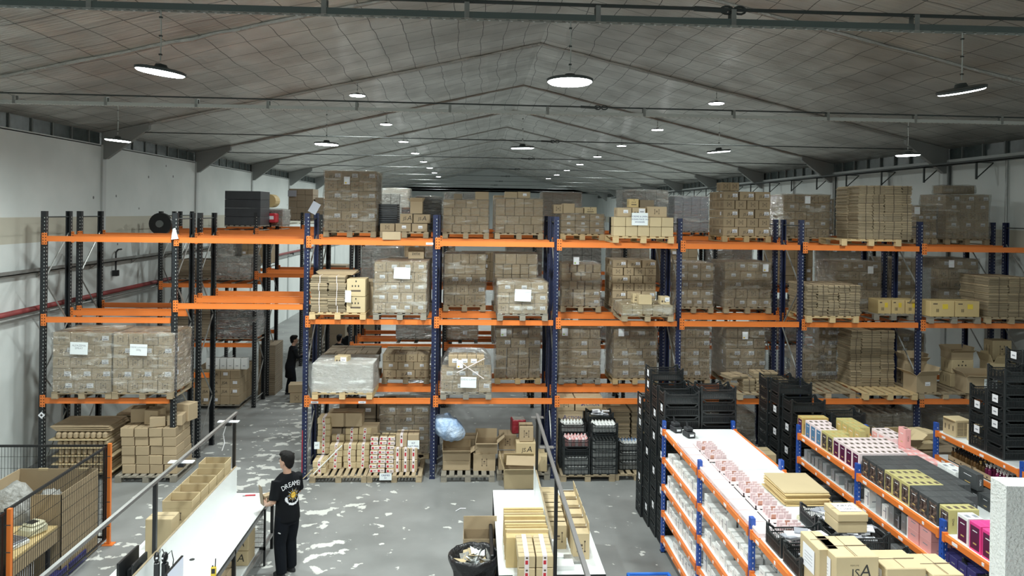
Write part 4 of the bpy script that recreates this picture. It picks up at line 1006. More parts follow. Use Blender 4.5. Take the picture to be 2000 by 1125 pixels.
# two light poles leaning out beside the man
for k, (a, b_) in enumerate((((592, 935), (660, 872)), ((600, 938), (668, 870)))):
    p = at(*a, 'Z', .02); q = at(*b_, 'Y', .0); b = MB(); b.tube([(0, 0, 0), q - p], .012, 'card_pale' if k == 0 else 'board_white', 6); tag(b.build('wooden_pole', loc=p), ('lower', 'upper')[k] + ' thin pale pole leaning on the red-taped cartons', 'pole')

# fourth bay: blue bag, open cartons, red box
xr = at(861, 940, 'Y', -.2).x
pallet(xr, -.2, 0, 'grey seven-board pallet in front of the blue bag', 1.1, .95, 'wood_grey')
pallet(xr + 1.15, -.1, 0, 'short grey pallet beside the seven-board pallet', 1.1, .95, 'wood_grey')
tag(link('carton', carton_mesh(.58, .38, .2, 'plain', 'card'), None, (xr + .02, .1, PH)), 'wide low carton on the seven-board pallet under the torn flap', 'box')
open_carton(xr + .02, .12, PH + .2, .58, .4, .16, 'torn open carton under the blue bag', fang=(2.6, 1.4, 1.6, 2.6), fl=.18)
open_carton(xr + .66, .08, PH, .46, .4, .34, 'closed-front brown carton beside the torn carton', fang=(.05, .05, .1, .1), style='short')
open_carton(xr + .7, .12, PH + .34, .46, .42, .22, 'wide open carton stacked above the brown carton', fang=(2.9, 1.5, 1.4, 2.4), fl=.2)
tag(link('carton', carton_mesh(.4, .4, .3, 'short', 'card'), None, (xr + 1.18, .1, PH)), 'brown carton on the short pallet, against the open cartons', 'box')
tag(link('carton', carton_mesh(.38, .4, .32, 'short', 'card'), None, (xr + 1.2, .45, PH + .32)), 'brown carton behind, beside the JSA carton', 'box')
tag(link('carton', carton_mesh(.42, .4, .3, 'logo', 'card_pale'), None, (xr + 1.55, .1, PH + .28)), 'JSA carton stacked under the red box', 'box')
tag(link('carton', carton_mesh(.42, .5, .28, 'plain', 'card_pale'), None, (xr + 1.55, .05, PH)), 'pale carton on the short pallet under the JSA carton', 'box')
tag(link('carton', carton_mesh(.3, .35, .32, 'short', 'card'), None, (xr + 1.62, .15, PH + .585)), 'brown carton highest beside the red box', 'box')
p = at(1000, 850, 'Y', .55)
t = thing('red_box', 'small red box with a white lid label behind the JSA carton', 'box', (p.x, .5, PH + .64), .1)
b = MB(); b.cbox(0, 0, 0, .3, .3, .30, .02, 'red_dark'); b.build('body', t); b = MB(); b.box(.03, .02, .30, .28, .28, .305, 'bag_grey'); b.build('label', t)
open_carton(xr + .1, .62, 0, .9, .5, .62, 'large brown carton half hidden behind the blue bag', fang=(.1, .1, .1, .1))
# crushed open cartons in front of the short pallet
p = at(985, 955, 'Z', 0)
open_carton(p.x, p.y, 0, .62, .5, .36, 'large crushed open carton standing before the short pallet', fang=(2.7, 1.1, 1.9, 2.0), m='card_pale', fl=.26)
b = MB(); b.box(0, 0, 0, .6, .3, .01, 'card', Matrix.Rotation(.35, 4, 'X')); tag(b.build('cardboard_flap', loc=(p.x + .03, p.y + .1, .44), rz=-.1), 'loose brown flap lying over the crushed carton', 'cardboard')
tag(link('carton', carton_mesh(.5, .5, .33, 'short', 'card_pale'), None, (p.x + .42, p.y + .62, PH), -.1), 'pale carton behind the crushed carton, on the short pallet', 'box')
# blue sack
bx = at(878, 838, 'Y', .2)
b = MB(); rr = random.Random(5); rg = []
for i in range(14):
    f = i / 13; r_ = math.sin(math.pi * min(1, f * .93 + .05)) ** .6 * .30
    rg.append(((-.32 + f * .68, 0, .30 - f * .30), r_, r_))
vs = []; fs = []; n = 22
for i, (c, ra, rb) in enumerate(rg):
    for k in range(n):
        th = 2 * math.pi * k / n; q = noise.noise(Vector((i * .45, math.cos(th) * 1.3, math.sin(th) * 1.3))) * .16 + noise.noise(Vector((i * 1.3, math.cos(th) * 4, math.sin(th) * 4))) * .09
        rr_ = ra * (1 + q * 1.6) + .01; vs.append((c[0] + math.cos(th) * .25 * rr_, rr_ * .8 * math.sin(th), c[2] + rr_ * .78 * math.cos(th)))
for i in range(len(rg) - 1):
    for k in range(n):
        k2 = (k + 1) % n; fs.append((i * n + k, (i + 1) * n + k, (i + 1) * n + k2, i * n + k2))
fs.append(tuple(range(n))); fs.append(tuple(reversed(range((len(rg) - 1) * n, len(rg) * n)))); b.add(vs, fs, 'bag_blue')
tag(b.build('plastic_sack', smooth=True, loc=(bx.x - .04, .2, bx.z - .13)), 'bulging translucent blue plastic sack resting on the torn carton', 'bag')

# ACTION cartons and crate pallets, fifth bay
xs5 = at(1090, 840, 'Y', .55).x
for k, (dx, dz, w_, st) in enumerate(((0, 0, .78, 'plain'), (0, .36, .80, 'act'), (.82, .2, .55, 'short'), (0, .72, .5, 'short'), (.52, .70, .92, 'act'))):
    pass
def action(dx, z, w_, h_, lab, txt=True):
    o = link('carton', carton_mesh(w_, .45, h_, 'plain' if txt else 'short', 'card'), None, (xs5 + dx, .62, z)); tag(o, lab, 'box')
    if txt:
        b = MB(); b.text('A', .13, 'ink_blue', face(w_ * .28, h_ * .5)); b.text('CTION', .095, 'ink_blue', face(w_ * .28 + .205, h_ * .47)); b.box(w_ * .28 - .04, -.003, h_ * .40, w_ * .28 - .01, -.001, h_ * .46, 'ink_blue'); b.build('printed_logo', o)
action(0, 0, .60, .45, 'plain brown carton lowest under the ACTION cartons', False)
action(0, .452, .60, .515, 'brown carton under the lower ACTION carton', False)
action(0, .97, .55, .27, 'brown carton reading ACTION, behind the pink bottle crates')
action(.0, 1.243, .36, .30, 'brown carton with handling marks beside the upper ACTION carton', False)
action(.38, 1.243, .60, .30, 'brown carton reading ACTION directly under the orange beam')
action(.62, 0, .50, .60, 'plain brown carton behind the second crate column', False)
action(.62, .602, .50, .62, 'brown carton between the crates and the upper ACTION carton', False)
pallet(at(1095, 940, 'Y', -.2).x, -.2, 0, 'pallet carrying the crates of bottles', 1.13, .95, 'wood')
pallet(at(1198, 938, 'Y', -.15).x, -.15, 0, 'short pallet under the two crates with blue and white pots', 1.0, .95, 'wood')
pallet(at(1180, 850, 'Y', 1.4).x, 1.4, 0, 'pallet under the pale folded cartons behind the crates', 1.3, 1.0, 'wood')
for r in range(3):
    for c in range(2): o = link('cardboard_bundle', bundle_mesh(.6, .9, .3, r % 3, 9, .01)[0], None, (at(1180, 850, 'Y', 1.4).x + c * .64, 1.42, PH + r * .305)); tag(o, 'pale folded cartons, %s pile, %s layer, behind the crate pallets' % (od(c), od(r)), 'folded cartons')

# ------------------------------------------------------------------ black crates
def crate_meshes(W, D, H):
    b = MB(); m = 'crate'; t_ = .008
    b.box(.01, .01, 0, W - .01, D - .01, .008, m)
    for x in (0, W - .03):
        for y in (0, D - .03): b.cbox(x, y, 0, x + .03, y + .03, H + .018, .004, m)
    for ax in (0, 1):
        L = W if ax == 0 else D; O = D if ax == 0 else W
        for s in (0, 1):
            def bx(u0, u1, z0, z1, th=t_):
                v0, v1 = (0, th) if s == 0 else (O - th, O)
                if ax == 0: b.box(u0, v0, z0, u1, v1, z1, m)
                else: b.box(v0, u0, z0, v1, u1, z1, m)
            bx(.03, L - .03, 0, .018, .012); bx(.03, L - .03, H * .52, H * .58, .010)
            # rim sweeps up towards the corners
            bx(.07, L - .07, H * .74, H * .80, .014)
            for e in (0, 1):
                for q in range(4):
                    u = .03 + q * .014; zz = H * (.95 - q * .045); bx(u if e == 0 else L - u - .015, u + .015 if e == 0 else L - u, zz - .014, zz + .01, .014)
            u = .036
            while u < L - .04:
                bx(u, u + .007, .018, H * .74, .006); u += .019
    return b.mesh('crate')
CRM = crate_meshes(.60, .40, .20); CRS = crate_meshes(.56, .38, .19)
def crate(x, y, z, label, rz=0, me=None, note=None, side='l', contents=None, group='black plastic crates', dims=(.60, .40)):
    t = link('plastic_crate', me or CRM, None, (x, y, z), rz); tag(t, label, 'crate', group)
    if note:
        b = MB(); nx, nz = note
        if side == 'l': b.box(-.003, nx, nz, -.001, nx + .12, nz + .11, 'label'); b.box(-.004, nx + .03, nz + .04, -.003, nx + .09, nz + .06, 'label_grey')
        else: b.box(nx, -.003, nz, nx + .12, -.001, nz + .11, 'label')
        b.build('paper_label', t)
    if contents:
        b = MB(); rr = random.Random(int(x * 1000 + z * 100)); W, D = dims
        if contents in ('bottles', 'pinkbottles', 'pots'):
            for i in range(7):
                for j in range(4):
                    cx, cy = .07 + i * (W - .14) / 6, .06 + j * (D - .12) / 3
                    b.rings([((cx, cy, .01), .034, .034), ((cx, cy, .15), .034, .034), ((cx, cy, .165), .02, .02), ((cx, cy, .19), .018, .018)], {'bottles': 'white_box', 'pinkbottles': 'pink_pale' if (i + j) % 2 else 'pink', 'pots': 'white_box' if j < 2 else 'bag_blue'}[contents], 8)
        else:
            for i in range(16):
                M_ = Matrix.Translation((rr.uniform(.08, W - .22), rr.uniform(.05, D - .18), .10 + i * .006)) @ Matrix.Rotation(rr.uniform(-.6, .6), 4, 'Z') @ Matrix.Rotation(rr.uniform(-.3, .3), 4, 'X')
                b.box(0, 0, 0, rr.uniform(.10, .2), rr.uniform(.08, .14), .012, 'label' if i % 3 else 'label_grey', M_)
        b.build('contents', t)
    return t
# crates with bottles on the pallets
cx0 = at(1098, 930, 'Y', -.18).x + .02
for r, c_ in enumerate(('bottles', 'bottles', None, 'pinkbottles')): crate(cx0, -.18, PH + r * .19, 'black crate, %s from the pallet in the pink bottle column' % od(r), me=CRS, contents=c_, dims=(.56, .38), group='crates of bottles')
crate(cx0 - .03, .22, PH + .76, 'black crate of white pots behind the pink bottle column', me=CRS, contents='bottles', dims=(.56, .38), group='crates of bottles')
for r in range(4): crate(cx0 - .03, .22, PH + r * .19, 'black crate, %s from the pallet, behind the pink bottle column' % od(r), me=CRS, group='crates of bottles')
for r in range(6): crate(cx0 + .58, -.16, PH + r * .172, 'black crate, %s from the pallet in the taller bottle column' % od(r), me=CRS, contents='bottles' if r not in (4,) else None, dims=(.56, .38), group='crates of bottles')
crate(cx0 + .56, .24, PH + .97, 'black crate topmost behind the taller bottle column', me=CRS, contents='papers', dims=(.56, .38), group='crates of bottles')
for r in range(5): crate(cx0 + .56, .24, PH + r * .19, 'black crate, %s from the pallet, behind the taller column' % od(r), me=CRS, group='crates of bottles')
for r in range(3): crate(cx0 + 1.2, .1, PH + r * .2, 'black crate, %s from the short pallet, holding pots' % od(r), me=CRS, contents='pots', dims=(.56, .38), group='crates of bottles')
crate(cx0 + 1.18, -.14 - .0, PH, 'dark crate of white pots at the front of the short pallet', me=CRS, contents='pots', dims=(.56, .38), group='crates of bottles') if False else None
# ------------------------------------------------------------------ crate columns behind the shelving
def crate_col(x, y, n, where, z0=0, rz=0, me=None, stp=.2, notes=()):
    for r in range(n):
        crate(x + random.Random(n * r + int(y * 9)).uniform(-.006, .006), y, z0 + r * stp, 'empty black crate, %s from the bottom, %s' % (od(r), where), rz, me, note=(.1, .05) if r in notes else None)
crate_col(11.84, -3.27, 13, 'column touching the first shelf post', notes=(4, 7, 9, 11))
crate_col(12.46, -3.27, 13, 'column at the first shelf end, aisle-far side', z0=.08)
crate_col(11.82, -2.85, 13, 'second column along the aisle', notes=(2, 5, 8, 10))
crate_col(12.46, -2.85, 13, 'second column, aisle-far side')
crate_col(11.80, -2.43, 14, 'third and tallest column along the aisle', notes=(1, 6, 12, 13))
crate_col(11.76, -2.0, 11, 'shorter column nearest the rack', notes=(3, 8, 9, 10))
crate_col(14.10, -3.02, 12, 'column touching the gift box shelf', notes=(9, 7))
crate_col(14.06, -2.60, 13, 'second column behind the gift boxes', notes=(10, 8))
crate_col(14.02, -2.18, 13, 'third column behind the gift boxes')
crate_col(14.76, -3.12, 11, 'lower column beside the gold boxes')

# ------------------------------------------------------------------ boltless shelving
def shelving(label, x0, x1, ys, levels, H=2.15):
    t = thing('shelving_unit', label, 'shelving', (x0, ys[0], 0)); y0 = ys[0]
    pm = MB(); pm.box(-.0, -.04, 0, .05, .04, H, 'shelf_blue')
    z = .08
    while z < H - .05:
        for xx in (-.001, .051): pm.add([(xx, -.018, z), (xx, -.008, z), (xx, -.008, z + .02), (xx, -.018, z + .02)], [(0, 1, 2, 3)], 'hole')
        pm.add([(.02, -.041, z), (.03, -.041, z), (.03, -.041, z + .02), (.02, -.041, z + .02)], [(0, 1, 2, 3)], 'label')
        z += .06
    pm.box(-.01, -.05, 0, .06, .05, .01, 'black'); pm = pm.mesh('post')
    for y in ys:
        link('post', pm, t, (0, y - y0, 0)); link('post', pm, t, (x1 - x0 - .05, y - y0, 0))
    for k in range(len(ys) - 1):
        ya, yb = ys[k + 1] - y0, ys[k] - y0
        for z in levels:
            for xx in (-.012, x1 - x0 - .03):
                b = MB(); b.box(xx, ya + .04, z - .055, xx + .042, yb - .04, z + .012, 'orange'); b.box(xx - .004, ya + .035, z - .075, xx + .05, ya + .075, z + .03, 'orange'); b.box(xx - .004, yb - .075, z - .075, xx + .05, yb - .035, z + .03, 'orange')
                for q in range(4):
                    yy = ya + .3 + q * (yb - ya - .6) / 3
                    b.box(xx - .0035, yy, z - .04, xx, yy + (.09 if q % 2 else .035), z - .005, 'label')
                b.build('beam', t)
            b = MB(); b.box(.03, ya + .01, z + .0, x1 - x0 - .03, yb - .01, z + .016, 'board_white')
            for q in range(3): b.box(.03, ya + .3 + q * .6, z - .03, x1 - x0 - .03, ya + .34 + q * .6, z, 'orange')
            b.build('shelf_board', t)
            if k == 0:
                b = MB(); b.box(.04, yb - .02, z - .05, x1 - x0 - .04, yb + .02, z - .0, 'orange'); b.build('end_beam', t)
    return t
Y1 = [-3.37, -5.30, -7.23, -9.16, -11.1]
U1 = [2.0, 1.54, 1.10, .67, .25]
shelving('shelving of white boxes with a bare white top beside the aisle', 11.79, 12.99, Y1, U1)
Y2 = [-3.60, -5.46, -7.33, -9.2, -11.1]
U2 = [2.0, 1.62, 1.16, .68, .25]
shelving('shelving with pink, gold and black gift boxes on top', 13.95, 15.12, Y2, U2)
Y3 = [-3.46, -5.42, -7.35, -9.3]
shelving('shelving with bottles and tall crates nearest the tray wall', 16.35, 17.5, Y3, [2.0, 1.60, 1.15, .68])

# product boxes
PB = {}
def pbox(w, d, h, m, kind=0):
    k = (w, d, h, m, kind)
    if k not in PB:
        b = MB(); b.cbox(0, 0, 0, w, d, h, .003, m)
        b.box(w * .3, -.0015, h * .3, w * .7, -.0005, h * .36, 'label_grey'); b.box(-.0015, d * .3, h * .55, -.0005, d * .7, h * .62, 'label_grey')
        if kind: b.box(-.0015, d * .12, h * .1, -.0005, d * .3, h * .9, 'label_grey')
        PB[k] = b.mesh('product_box')
    return PB[k]
rr = random.Random(21)
lvl = {0: 'top', 1: 'second', 2: 'third', 3: 'fourth', 4: 'lowest'}
def fill(x0, ya, yb, z, levelname, unitname, mats, hs, deps=(.10, .16), rows=2, name='product_box', cat='box', skip=.08, xw=(.12, .2)):
    i = 0
    y = yb - .06
    while y > ya + .12:
        w = rr.uniform(*deps); x = x0 + .05
        for c in range(rows if rr.random() > .35 else 1):
            if rr.random() < skip: x += .16; continue
            wx = round(rr.choice((xw[0], (xw[0] + xw[1]) / 2, xw[1])), 2); h = round(rr.choice(hs), 2); ww = round(w, 2)
            o = link(name, pbox(wx, round(ww - .012, 3), h, rr.choice(mats), rr.randint(0, 1)), None, (x, y - w, z + .017), rr.uniform(-.05, .05))
            tag(o, '%s, %s along, %s deep, %s' % (unitname, od(i), od(c), levelname), cat); x += wx + .03
        y -= w + .015; i += 1
BN = ['first bay', 'second bay', 'third bay']
for bay in range(2):
    for li in range(1, 5):
        fill(11.80, Y1[bay + 1] + .05, Y1[bay] - .05, U1[li], '%s shelf, %s beside the aisle' % (lvl[li], BN[bay]), 'white product box', ['white_box'], (.12, .16, .2, .28) if li > 2 else (.10, .14, .18), deps=(.11, .19), rows=2)
fill(11.80, -8.6, -7.3, U1[1], 'second shelf, third bay', 'white product box', ['white_box'], (.12, .2), deps=(.14, .2), rows=2)
fill(11.80, -8.2, -7.3, U1[2], 'third shelf, third bay', 'white product box', ['white_box'], (.12, .2), deps=(.14, .2), rows=2)
# mixed items: rose gold boxes, black compacts, blue tubes, hair brushes
for i in range(7):
    o = link('compact_box', pbox(.12, .12, .15, 'rose_gold', 1), None, (12.15 + (i % 2) * .14, -5.62 - .17 * i, U1[2] + .017)); tag(o, 'rose-gold product box, %s along the third shelf' % od(i), 'box')
for i in range(4):
    o = link('compact_box', pbox(.14, .14, .2, 'rose_gold', 1), None, (12.16, -5.5 - .2 * i, U1[1] + .017)); tag(o, 'large rose-gold box, %s on the second shelf, second bay' % od(i), 'box')
for i in range(8):
    o = link('makeup_palette', pbox(.12, .09, .03, 'black', 0), None, (12.2, -6.55 - .055 * i, U1[1] + .02 + .03 * (i % 2)), .2); o.rotation_euler = (.9, 0, .2); o.location.z += .05; tag(o, 'shiny black makeup palette, %s in the leaning row on the second shelf' % od(i), 'palette')
for i in range(5):
    b = MB(); b.tube([(0, 0, 0), (0, 0, .13)], .018, 'bluebright', 8); tag(b.build('lotion_tube', loc=(12.2 + (i % 3) * .05, -5.0 - .06 * (i // 3), U1[4] + .017)), 'bright blue tube, %s in the cluster on the lowest shelf' % od(i), 'tube', 'blue tubes')
b = MB()
for a in range(9):
    th = a * .7; b.tube([(.08 * math.cos(th + q) , .08 * math.sin(th + q), .05 + .02 * q) for q in [k * .7 for k in range(9)]], .006, 'black', 4)
tag(b.build('coiled_cable', loc=(12.1, -4.6, U1[4] + .02)), 'coiled black cable on the lowest shelf', 'cable')
p = at(1460, 1105, 'X', 11.78)
t = thing('price_scanner', 'small tablet with a dark screen leaning at the second aisle post', 'tablet', (11.82, -7.35, U1[1] - .25))
b = MB(); b.cbox(0, 0, 0, .02, .16, .2, .004, 'white_box'); b.build('body', t); b = MB(); b.box(-.002, .02, .03, -.0005, .14, .18, 'black'); b.box(0, .02, -.0, .02, .04, .0, 'black'); b.build('screen', t)
# printers at the far end of the first shelf top
for k, (x, y) in enumerate(((11.93, -3.62), (12.06, -3.9))):
    t = thing('label_printer', 'small black label printer, %s on the bare white shelf top' % ('rear', 'front')[k], 'printer', (x, y, 2.017), .2)
    b = MB(); b.cbox(0, 0, 0, .13, .2, .09, .01, 'black_soft'); b.cbox(.01, .05, .09, .12, .19, .15, .015, 'black_soft'); b.build('body', t)
    b = MB(); b.box(.03, -.002, .03, .1, 0, .06, 'label'); b.box(.02, -.006, .065, .11, 0, .075, 'steel'); b.build('front_panel', t)
    b = MB(); b.tube([(.04, .1, .15), (.03, .12, .24), (.06, .14, .2)], .012, 'black_soft', 5); b.build('roll_holder', t)
# pink card trays along the aisle edge of the shelf top
def card_tray(x, y, label, rows=4, cols=3, cm='pink_pale'):
    t = thing('sample_tray', label, 'tray', (x, y, 2.017)); W, D = .30, .34
    b = MB(); b.box(0, 0, 0, W, D, .012, 'pink_pale'); b.box(0, 0, 0, .012, D, .05, 'pink_pale'); b.box(W - .01, 0, 0, W, D, .035, 'pink_pale'); b.box(0, 0, 0, W, .01, .05, 'pink_pale'); b.build('tray_base', t)
    for c in range(cols):
        for r in range(rows):
            b = MB(); b.box(0, 0, 0, .07, .005, .10, cm); b.box(.008, -.001, .02, .062, 0, .09, 'rose_gold' if (c * 5 + r * 3) % 7 == 0 else 'pink_card')
            o = b.build('standing_card', t, loc=(.03 + c * .088, .03 + r * .078, .012)); o.rotation_euler = (.12, 0, 0)
for i in range(9):
    card_tray(12.02 if i < 4 else 12.06, -4.62 - .40 * i if i < 2 else -4.70 - .40 * i, 'pale pink sample tray with standing cards, %s along the shelf top' % od(i), 4, 3)
for i in range(10):
    o = link('flat_carton', pbox(.2, .3, .055, 'pink_pale', 0), None, (11.80, -4.5 - .33 * i, 2.017)); tag(o, 'flat pale pink box, %s along the aisle edge of the shelf top' % od(i), 'box', 'flat pink boxes on the aisle edge')
for i in range(3):
    o = link('flat_carton', pbox(.34, .12, .05, 'pink_pale', 0), None, (12.1, -8.3 + .17 * i - .0, 2.017)); tag(o, 'long pale pink box, %s beside the black crate of envelopes' % od(i), 'box')
b = MB(); b.cbox(0, 0, 0, .14, .09, .05, .008, 'beige'); tag(b.build('tape_roll', loc=(12.48, -7.05, 2.017), rz=.5), 'small beige dispenser lying on the white shelf top', 'dispenser')
# kraft sacks
for i in range(9):
    b = MB(); rr2 = random.Random(i)
    b.cbox(0, 0, 0, .56, .68, .018, .007, 'card_yellow' if i < 8 else 'card_pale'); b.box(.03, .03, .018, .53, .1, .0192, 'card_pale')
    tag(b.build('kraft_sack', loc=(12.46 + rr2.uniform(-.02, .02), -6.62 + rr2.uniform(-.02, .02), 2.018 + i * .0195), rz=rr2.uniform(-.03, .03)), 'flat kraft paper sack, %s from the shelf, in the neat pile' % od(i), 'paper sack')
# crates with envelopes, cartons on the near end
crate(11.84, -7.95, 2.018, 'black crate of white envelopes nearest the aisle', contents='papers', group='crates on the shelf top')
crate(11.84, -8.40, 2.018, 'black crate of crumpled envelopes nearest the big carton', contents='papers', group='crates on the shelf top')
crate(12.46, -7.40, 2.018, 'black crate of neatly stacked white leaflets by the kraft sacks', contents='papers', group='crates on the shelf top')
crate(12.46, -7.86, 2.018, 'black crate under the handwritten carton', contents='papers', group='crates on the shelf top')
tag(link('carton', carton_mesh(.33, .30, .12, 'plain', 'card_pale'), None, (12.52, -7.78, 2.20)), 'lower pale carton under the handwritten carton', 'box')
o = tag(link('carton', carton_mesh(.34, .32, .09, 'plain', 'card_pale'), None, (12.515, -7.79, 2.321)), 'pale carton with handwriting on its white lid sheet', 'box')
b = MB(); b.box(.06, .06, .0905, .30, .28, .0915, 'label'); M_ = Matrix.Translation((.18, .21, .093)); b.text('KIROS', .06, 'ink', M_); b.text('CHAPLE', .05, 'ink', Matrix.Translation((.18, .12, .093))); b.build('handwritten_sheet', o)
crate(12.46, -8.55, 2.018, 'black crate with purple packs at the shelf bay end', contents='papers', group='crates on the shelf top')
# big cartons
def big(x, y, z, w, d, h, label, style, top=True):
    o = link('carton', carton_mesh(w, d, h, 'plain', 'card_yellow' if style == 'y' else 'card_pale'), None, (x, y, z)); tag(o, label, 'box')
    b = MB(); b.box(w * .45, .01, h + .0005, w * .465, d * .5, h + .0015, 'card_in'); b.box(w * .46, d * .5, h + .0005, w * .99, d * .515, h + .003, 'card_in'); b.box(.01, d * .49, h - .0015, w - .01, d * .5, h + .0005, 'ink_soft'); b.build('flap_seam', o)
    b = MB(); b.box(-.003, d * .2, h * .35, -.001, d * .8, h * .85, 'label')
    for q in range(4): b.box(-.004, d * .3, h * (.48 + q * .07), -.003, d * .7, h * (.49 + q * .07), 'label_grey')
    b.build('address_label', o)
    return o
def bigat(px, py, zt, w, d, h, label, style='p'):
    p = at(px, py, 'Z', zt); return big(p.x, p.y, zt - h, w, d, h, label, style)
o = bigat(1632, 1087, 2.46, .41, .44, .44, 'large pale JSA carton in front of the shelf crates')
b = MB(); b.text('JS', .115, 'ink', face(.19, .28), shear=.0); b.text('A', .165, 'ink', face(.285, .30), shear=.15); b.box(.12, -.002, .20, .36, -.001, .205, 'ink_soft'); b.text('PERFUME', .02, 'ink_soft', face(.18, .355)); b.build('printed_logo', o)
bigat(1599, 1072, 2.46, .20, .40, .44, 'pale carton with a white label behind the large JSA carton')
bigat(1731, 1110, 2.36, .38, .38, .34, 'pale carton with gaping flaps beside the large JSA carton')
bigat(1822, 1122, 2.33, .30, .42, .31, 'pale carton at the far corner of the shelf end')

# ------------------------------------------------------------------ gift boxes
GM = {}
def gift(c, top, win, dims=(.085, .178, .27)):
    k = (c, top, win, dims)
    if k not in GM:
        w, d, h = dims; b = MB(); b.cbox(0, 0, 0, w, d, h, .003, c); b.box(.02, d * .22, h + .0002, w - .02, d * .62, h + .001, top)
        b.box(-.0012, .018, .02, -.0002, d - .018, h - .035, win); b.box(-.004, .008, .012, .0, .016, h - .02, c); b.box(-.004, d - .016, .012, .0, d - .008, h - .02, c)
        b.box(-.002, d * .3, h * .70, -.0013, d * .7, h * .73, 'label'); b.box(-.002, d * .35, h * .25, -.0013, d * .65, h * .3, 'gold')
        b.text('ONA', .035, 'ink_soft' if c not in ('charcoal', 'plum') else 'label', Matrix.Translation((w / 2, -.0012, h * .5)) @ Matrix.Rotation(math.pi / 2, 4, 'X') @ Matrix.Rotation(-math.pi / 2, 4, 'Z'))
        GM[k] = b.mesh('gift_box')
    return GM[k]
rows = [(-3.70, [('gold', 'gold_green', 'plum', 5)]), (-3.98, [('pink_pale', 'ink_soft', 'blue_glass', 4)]), (-4.165, [('pink_pale', 'ink_soft', 'blue_glass', 3)]), (-4.35, [('pink_pale', 'ink_soft', 'blue_glass', 3)]),
        (-4.535, [('gold_green', 'gold', 'darkglass', 4)]), (-4.72, [('gold_green', 'gold', 'darkglass', 3)]),
        (-4.905, [('pink_pale', 'ink_soft', 'plum', 9)]), (-5.09, [('pink_pale', 'ink_soft', 'plum', 9)]), (-5.275, [('pink_pale', 'ink_soft', 'plum', 8)]), (-5.46, [('pink_pale', 'ink_soft', 'plum', 8)]),
        (-5.72, [('charcoal', 'charcoal', 'darkglass', 9)]), (-5.905, [('charcoal', 'charcoal', 'darkglass', 9)]), (-6.09, [('charcoal', 'charcoal', 'darkglass', 9)]),
        (-6.275, [('gold_green', 'ink_soft', 'darkglass', 5), ('charcoal', 'charcoal', 'darkglass', 4)]), (-6.46, [('gold_green', 'ink_soft', 'darkglass', 5), ('charcoal', 'charcoal', 'darkglass', 4)]), (-6.645, [('gold_green', 'ink_soft', 'darkglass', 5), ('charcoal', 'charcoal', 'darkglass', 4)]),
        (-6.83, [('charcoal', 'charcoal', 'darkglass', 7)]), (-7.015, [('charcoal', 'charcoal', 'darkglass', 7)]), (-7.2, [('charcoal', 'charcoal', 'darkglass', 5)]),
        (-7.41, [('gold_green', 'ink_soft', 'darkglass', 4)]),
        (-7.72, [('white_box', 'label_grey', 'plum', 2)]), (-7.92, [('hotpink', 'hotpink', 'plum', 3)]), (-8.12, [('hotpink', 'hotpink', 'plum', 1)]), (-8.32, [('charcoal', 'charcoal', 'darkglass', 2)])]
CNM = {'gold': 'gold', 'pink_pale': 'pale pink', 'gold_green': 'yellow-gold', 'charcoal': 'black', 'white_box': 'white', 'hotpink': 'hot pink'}
for ri, (y, segs) in enumerate(rows):
    c = 0
    for (m_, tp, wn, n) in segs:
        for q in range(n):
            o = link('gift_box', gift(m_, tp, wn, (.085, .178, .30) if m_ in ('white_box', 'hotpink') or ri == 23 else (.085, .178, .27)), None, (13.99 + c * .0865, y, 2.017))
            tag(o, '%s windowed gift box, %s from the aisle in row %s' % (CNM[m_], od(c), od(ri)), 'gift box', 'gift boxes on the shelf top'); c += 1
for i in range(3):
    for j in range(3 if i else 4): tag(link('gift_box', gift('gold_green', 'gold', 'gold'), None, (14.82 + i * .0865 - .26, -4.05 - j * .19 + .2, 2.017)), 'yellow-gold gift box, %s in file %s beside the crate' % (od(j), od(i)), 'gift box', 'gift boxes on the shelf top')
for i in range(3):
    for j in range(3): tag(link('gift_box', gift('pink_pale', 'ink_soft', 'pink'), None, (14.84 + i * .0865, -4.42 - j * .19, 2.017)), 'white-topped pink gift box, %s in file %s by the shelf rear' % (od(j), od(i)), 'gift box', 'gift boxes on the shelf top')
tag(link('gift_box', gift('pink', 'ink_soft', 'pink'), None, (14.92, -5.0, 2.21)), 'pink gift box standing on top of the pink rows', 'gift box')
for i in range(3):
    for j in range(5): tag(link('gift_box', gift('pink', 'pink_pale', 'pink', (.085, .178, .19)), None, (14.82 + i * .0865, -5.02 - j * .185 + .1, 2.017)), 'low pink gift box, %s in file %s by the shelf rear' % (od(j), od(i)), 'gift box', 'gift boxes on the shelf top')
for j in range(4): tag(link('gift_box', gift('white_box', 'label_grey', 'white_box'), None, (14.86 + (j % 2) * .09, -6.02 - (j // 2) * .19, 2.017)), 'tall white gift box, %s of four by the shelf rear' % od(j), 'gift box', 'gift boxes on the shelf top')
tag(link('gift_box', gift('charcoal', 'charcoal', 'charcoal', (.085, .35, .2)), None, (14.86, -6.62, 2.2)), 'black box lying across the black rows by the white boxes', 'gift box')
for j in range(7): tag(link('gift_box', gift('charcoal' if j not in (4, 5) else 'hotpink', 'charcoal', 'charcoal', (.2, .178, .17)), None, (14.88, -6.65 - j * .185, 2.017)), '%s flat box, %s along the rear edge of the gift shelf' % ('black' if j not in (4, 5) else 'hot pink', od(j)), 'gift box')
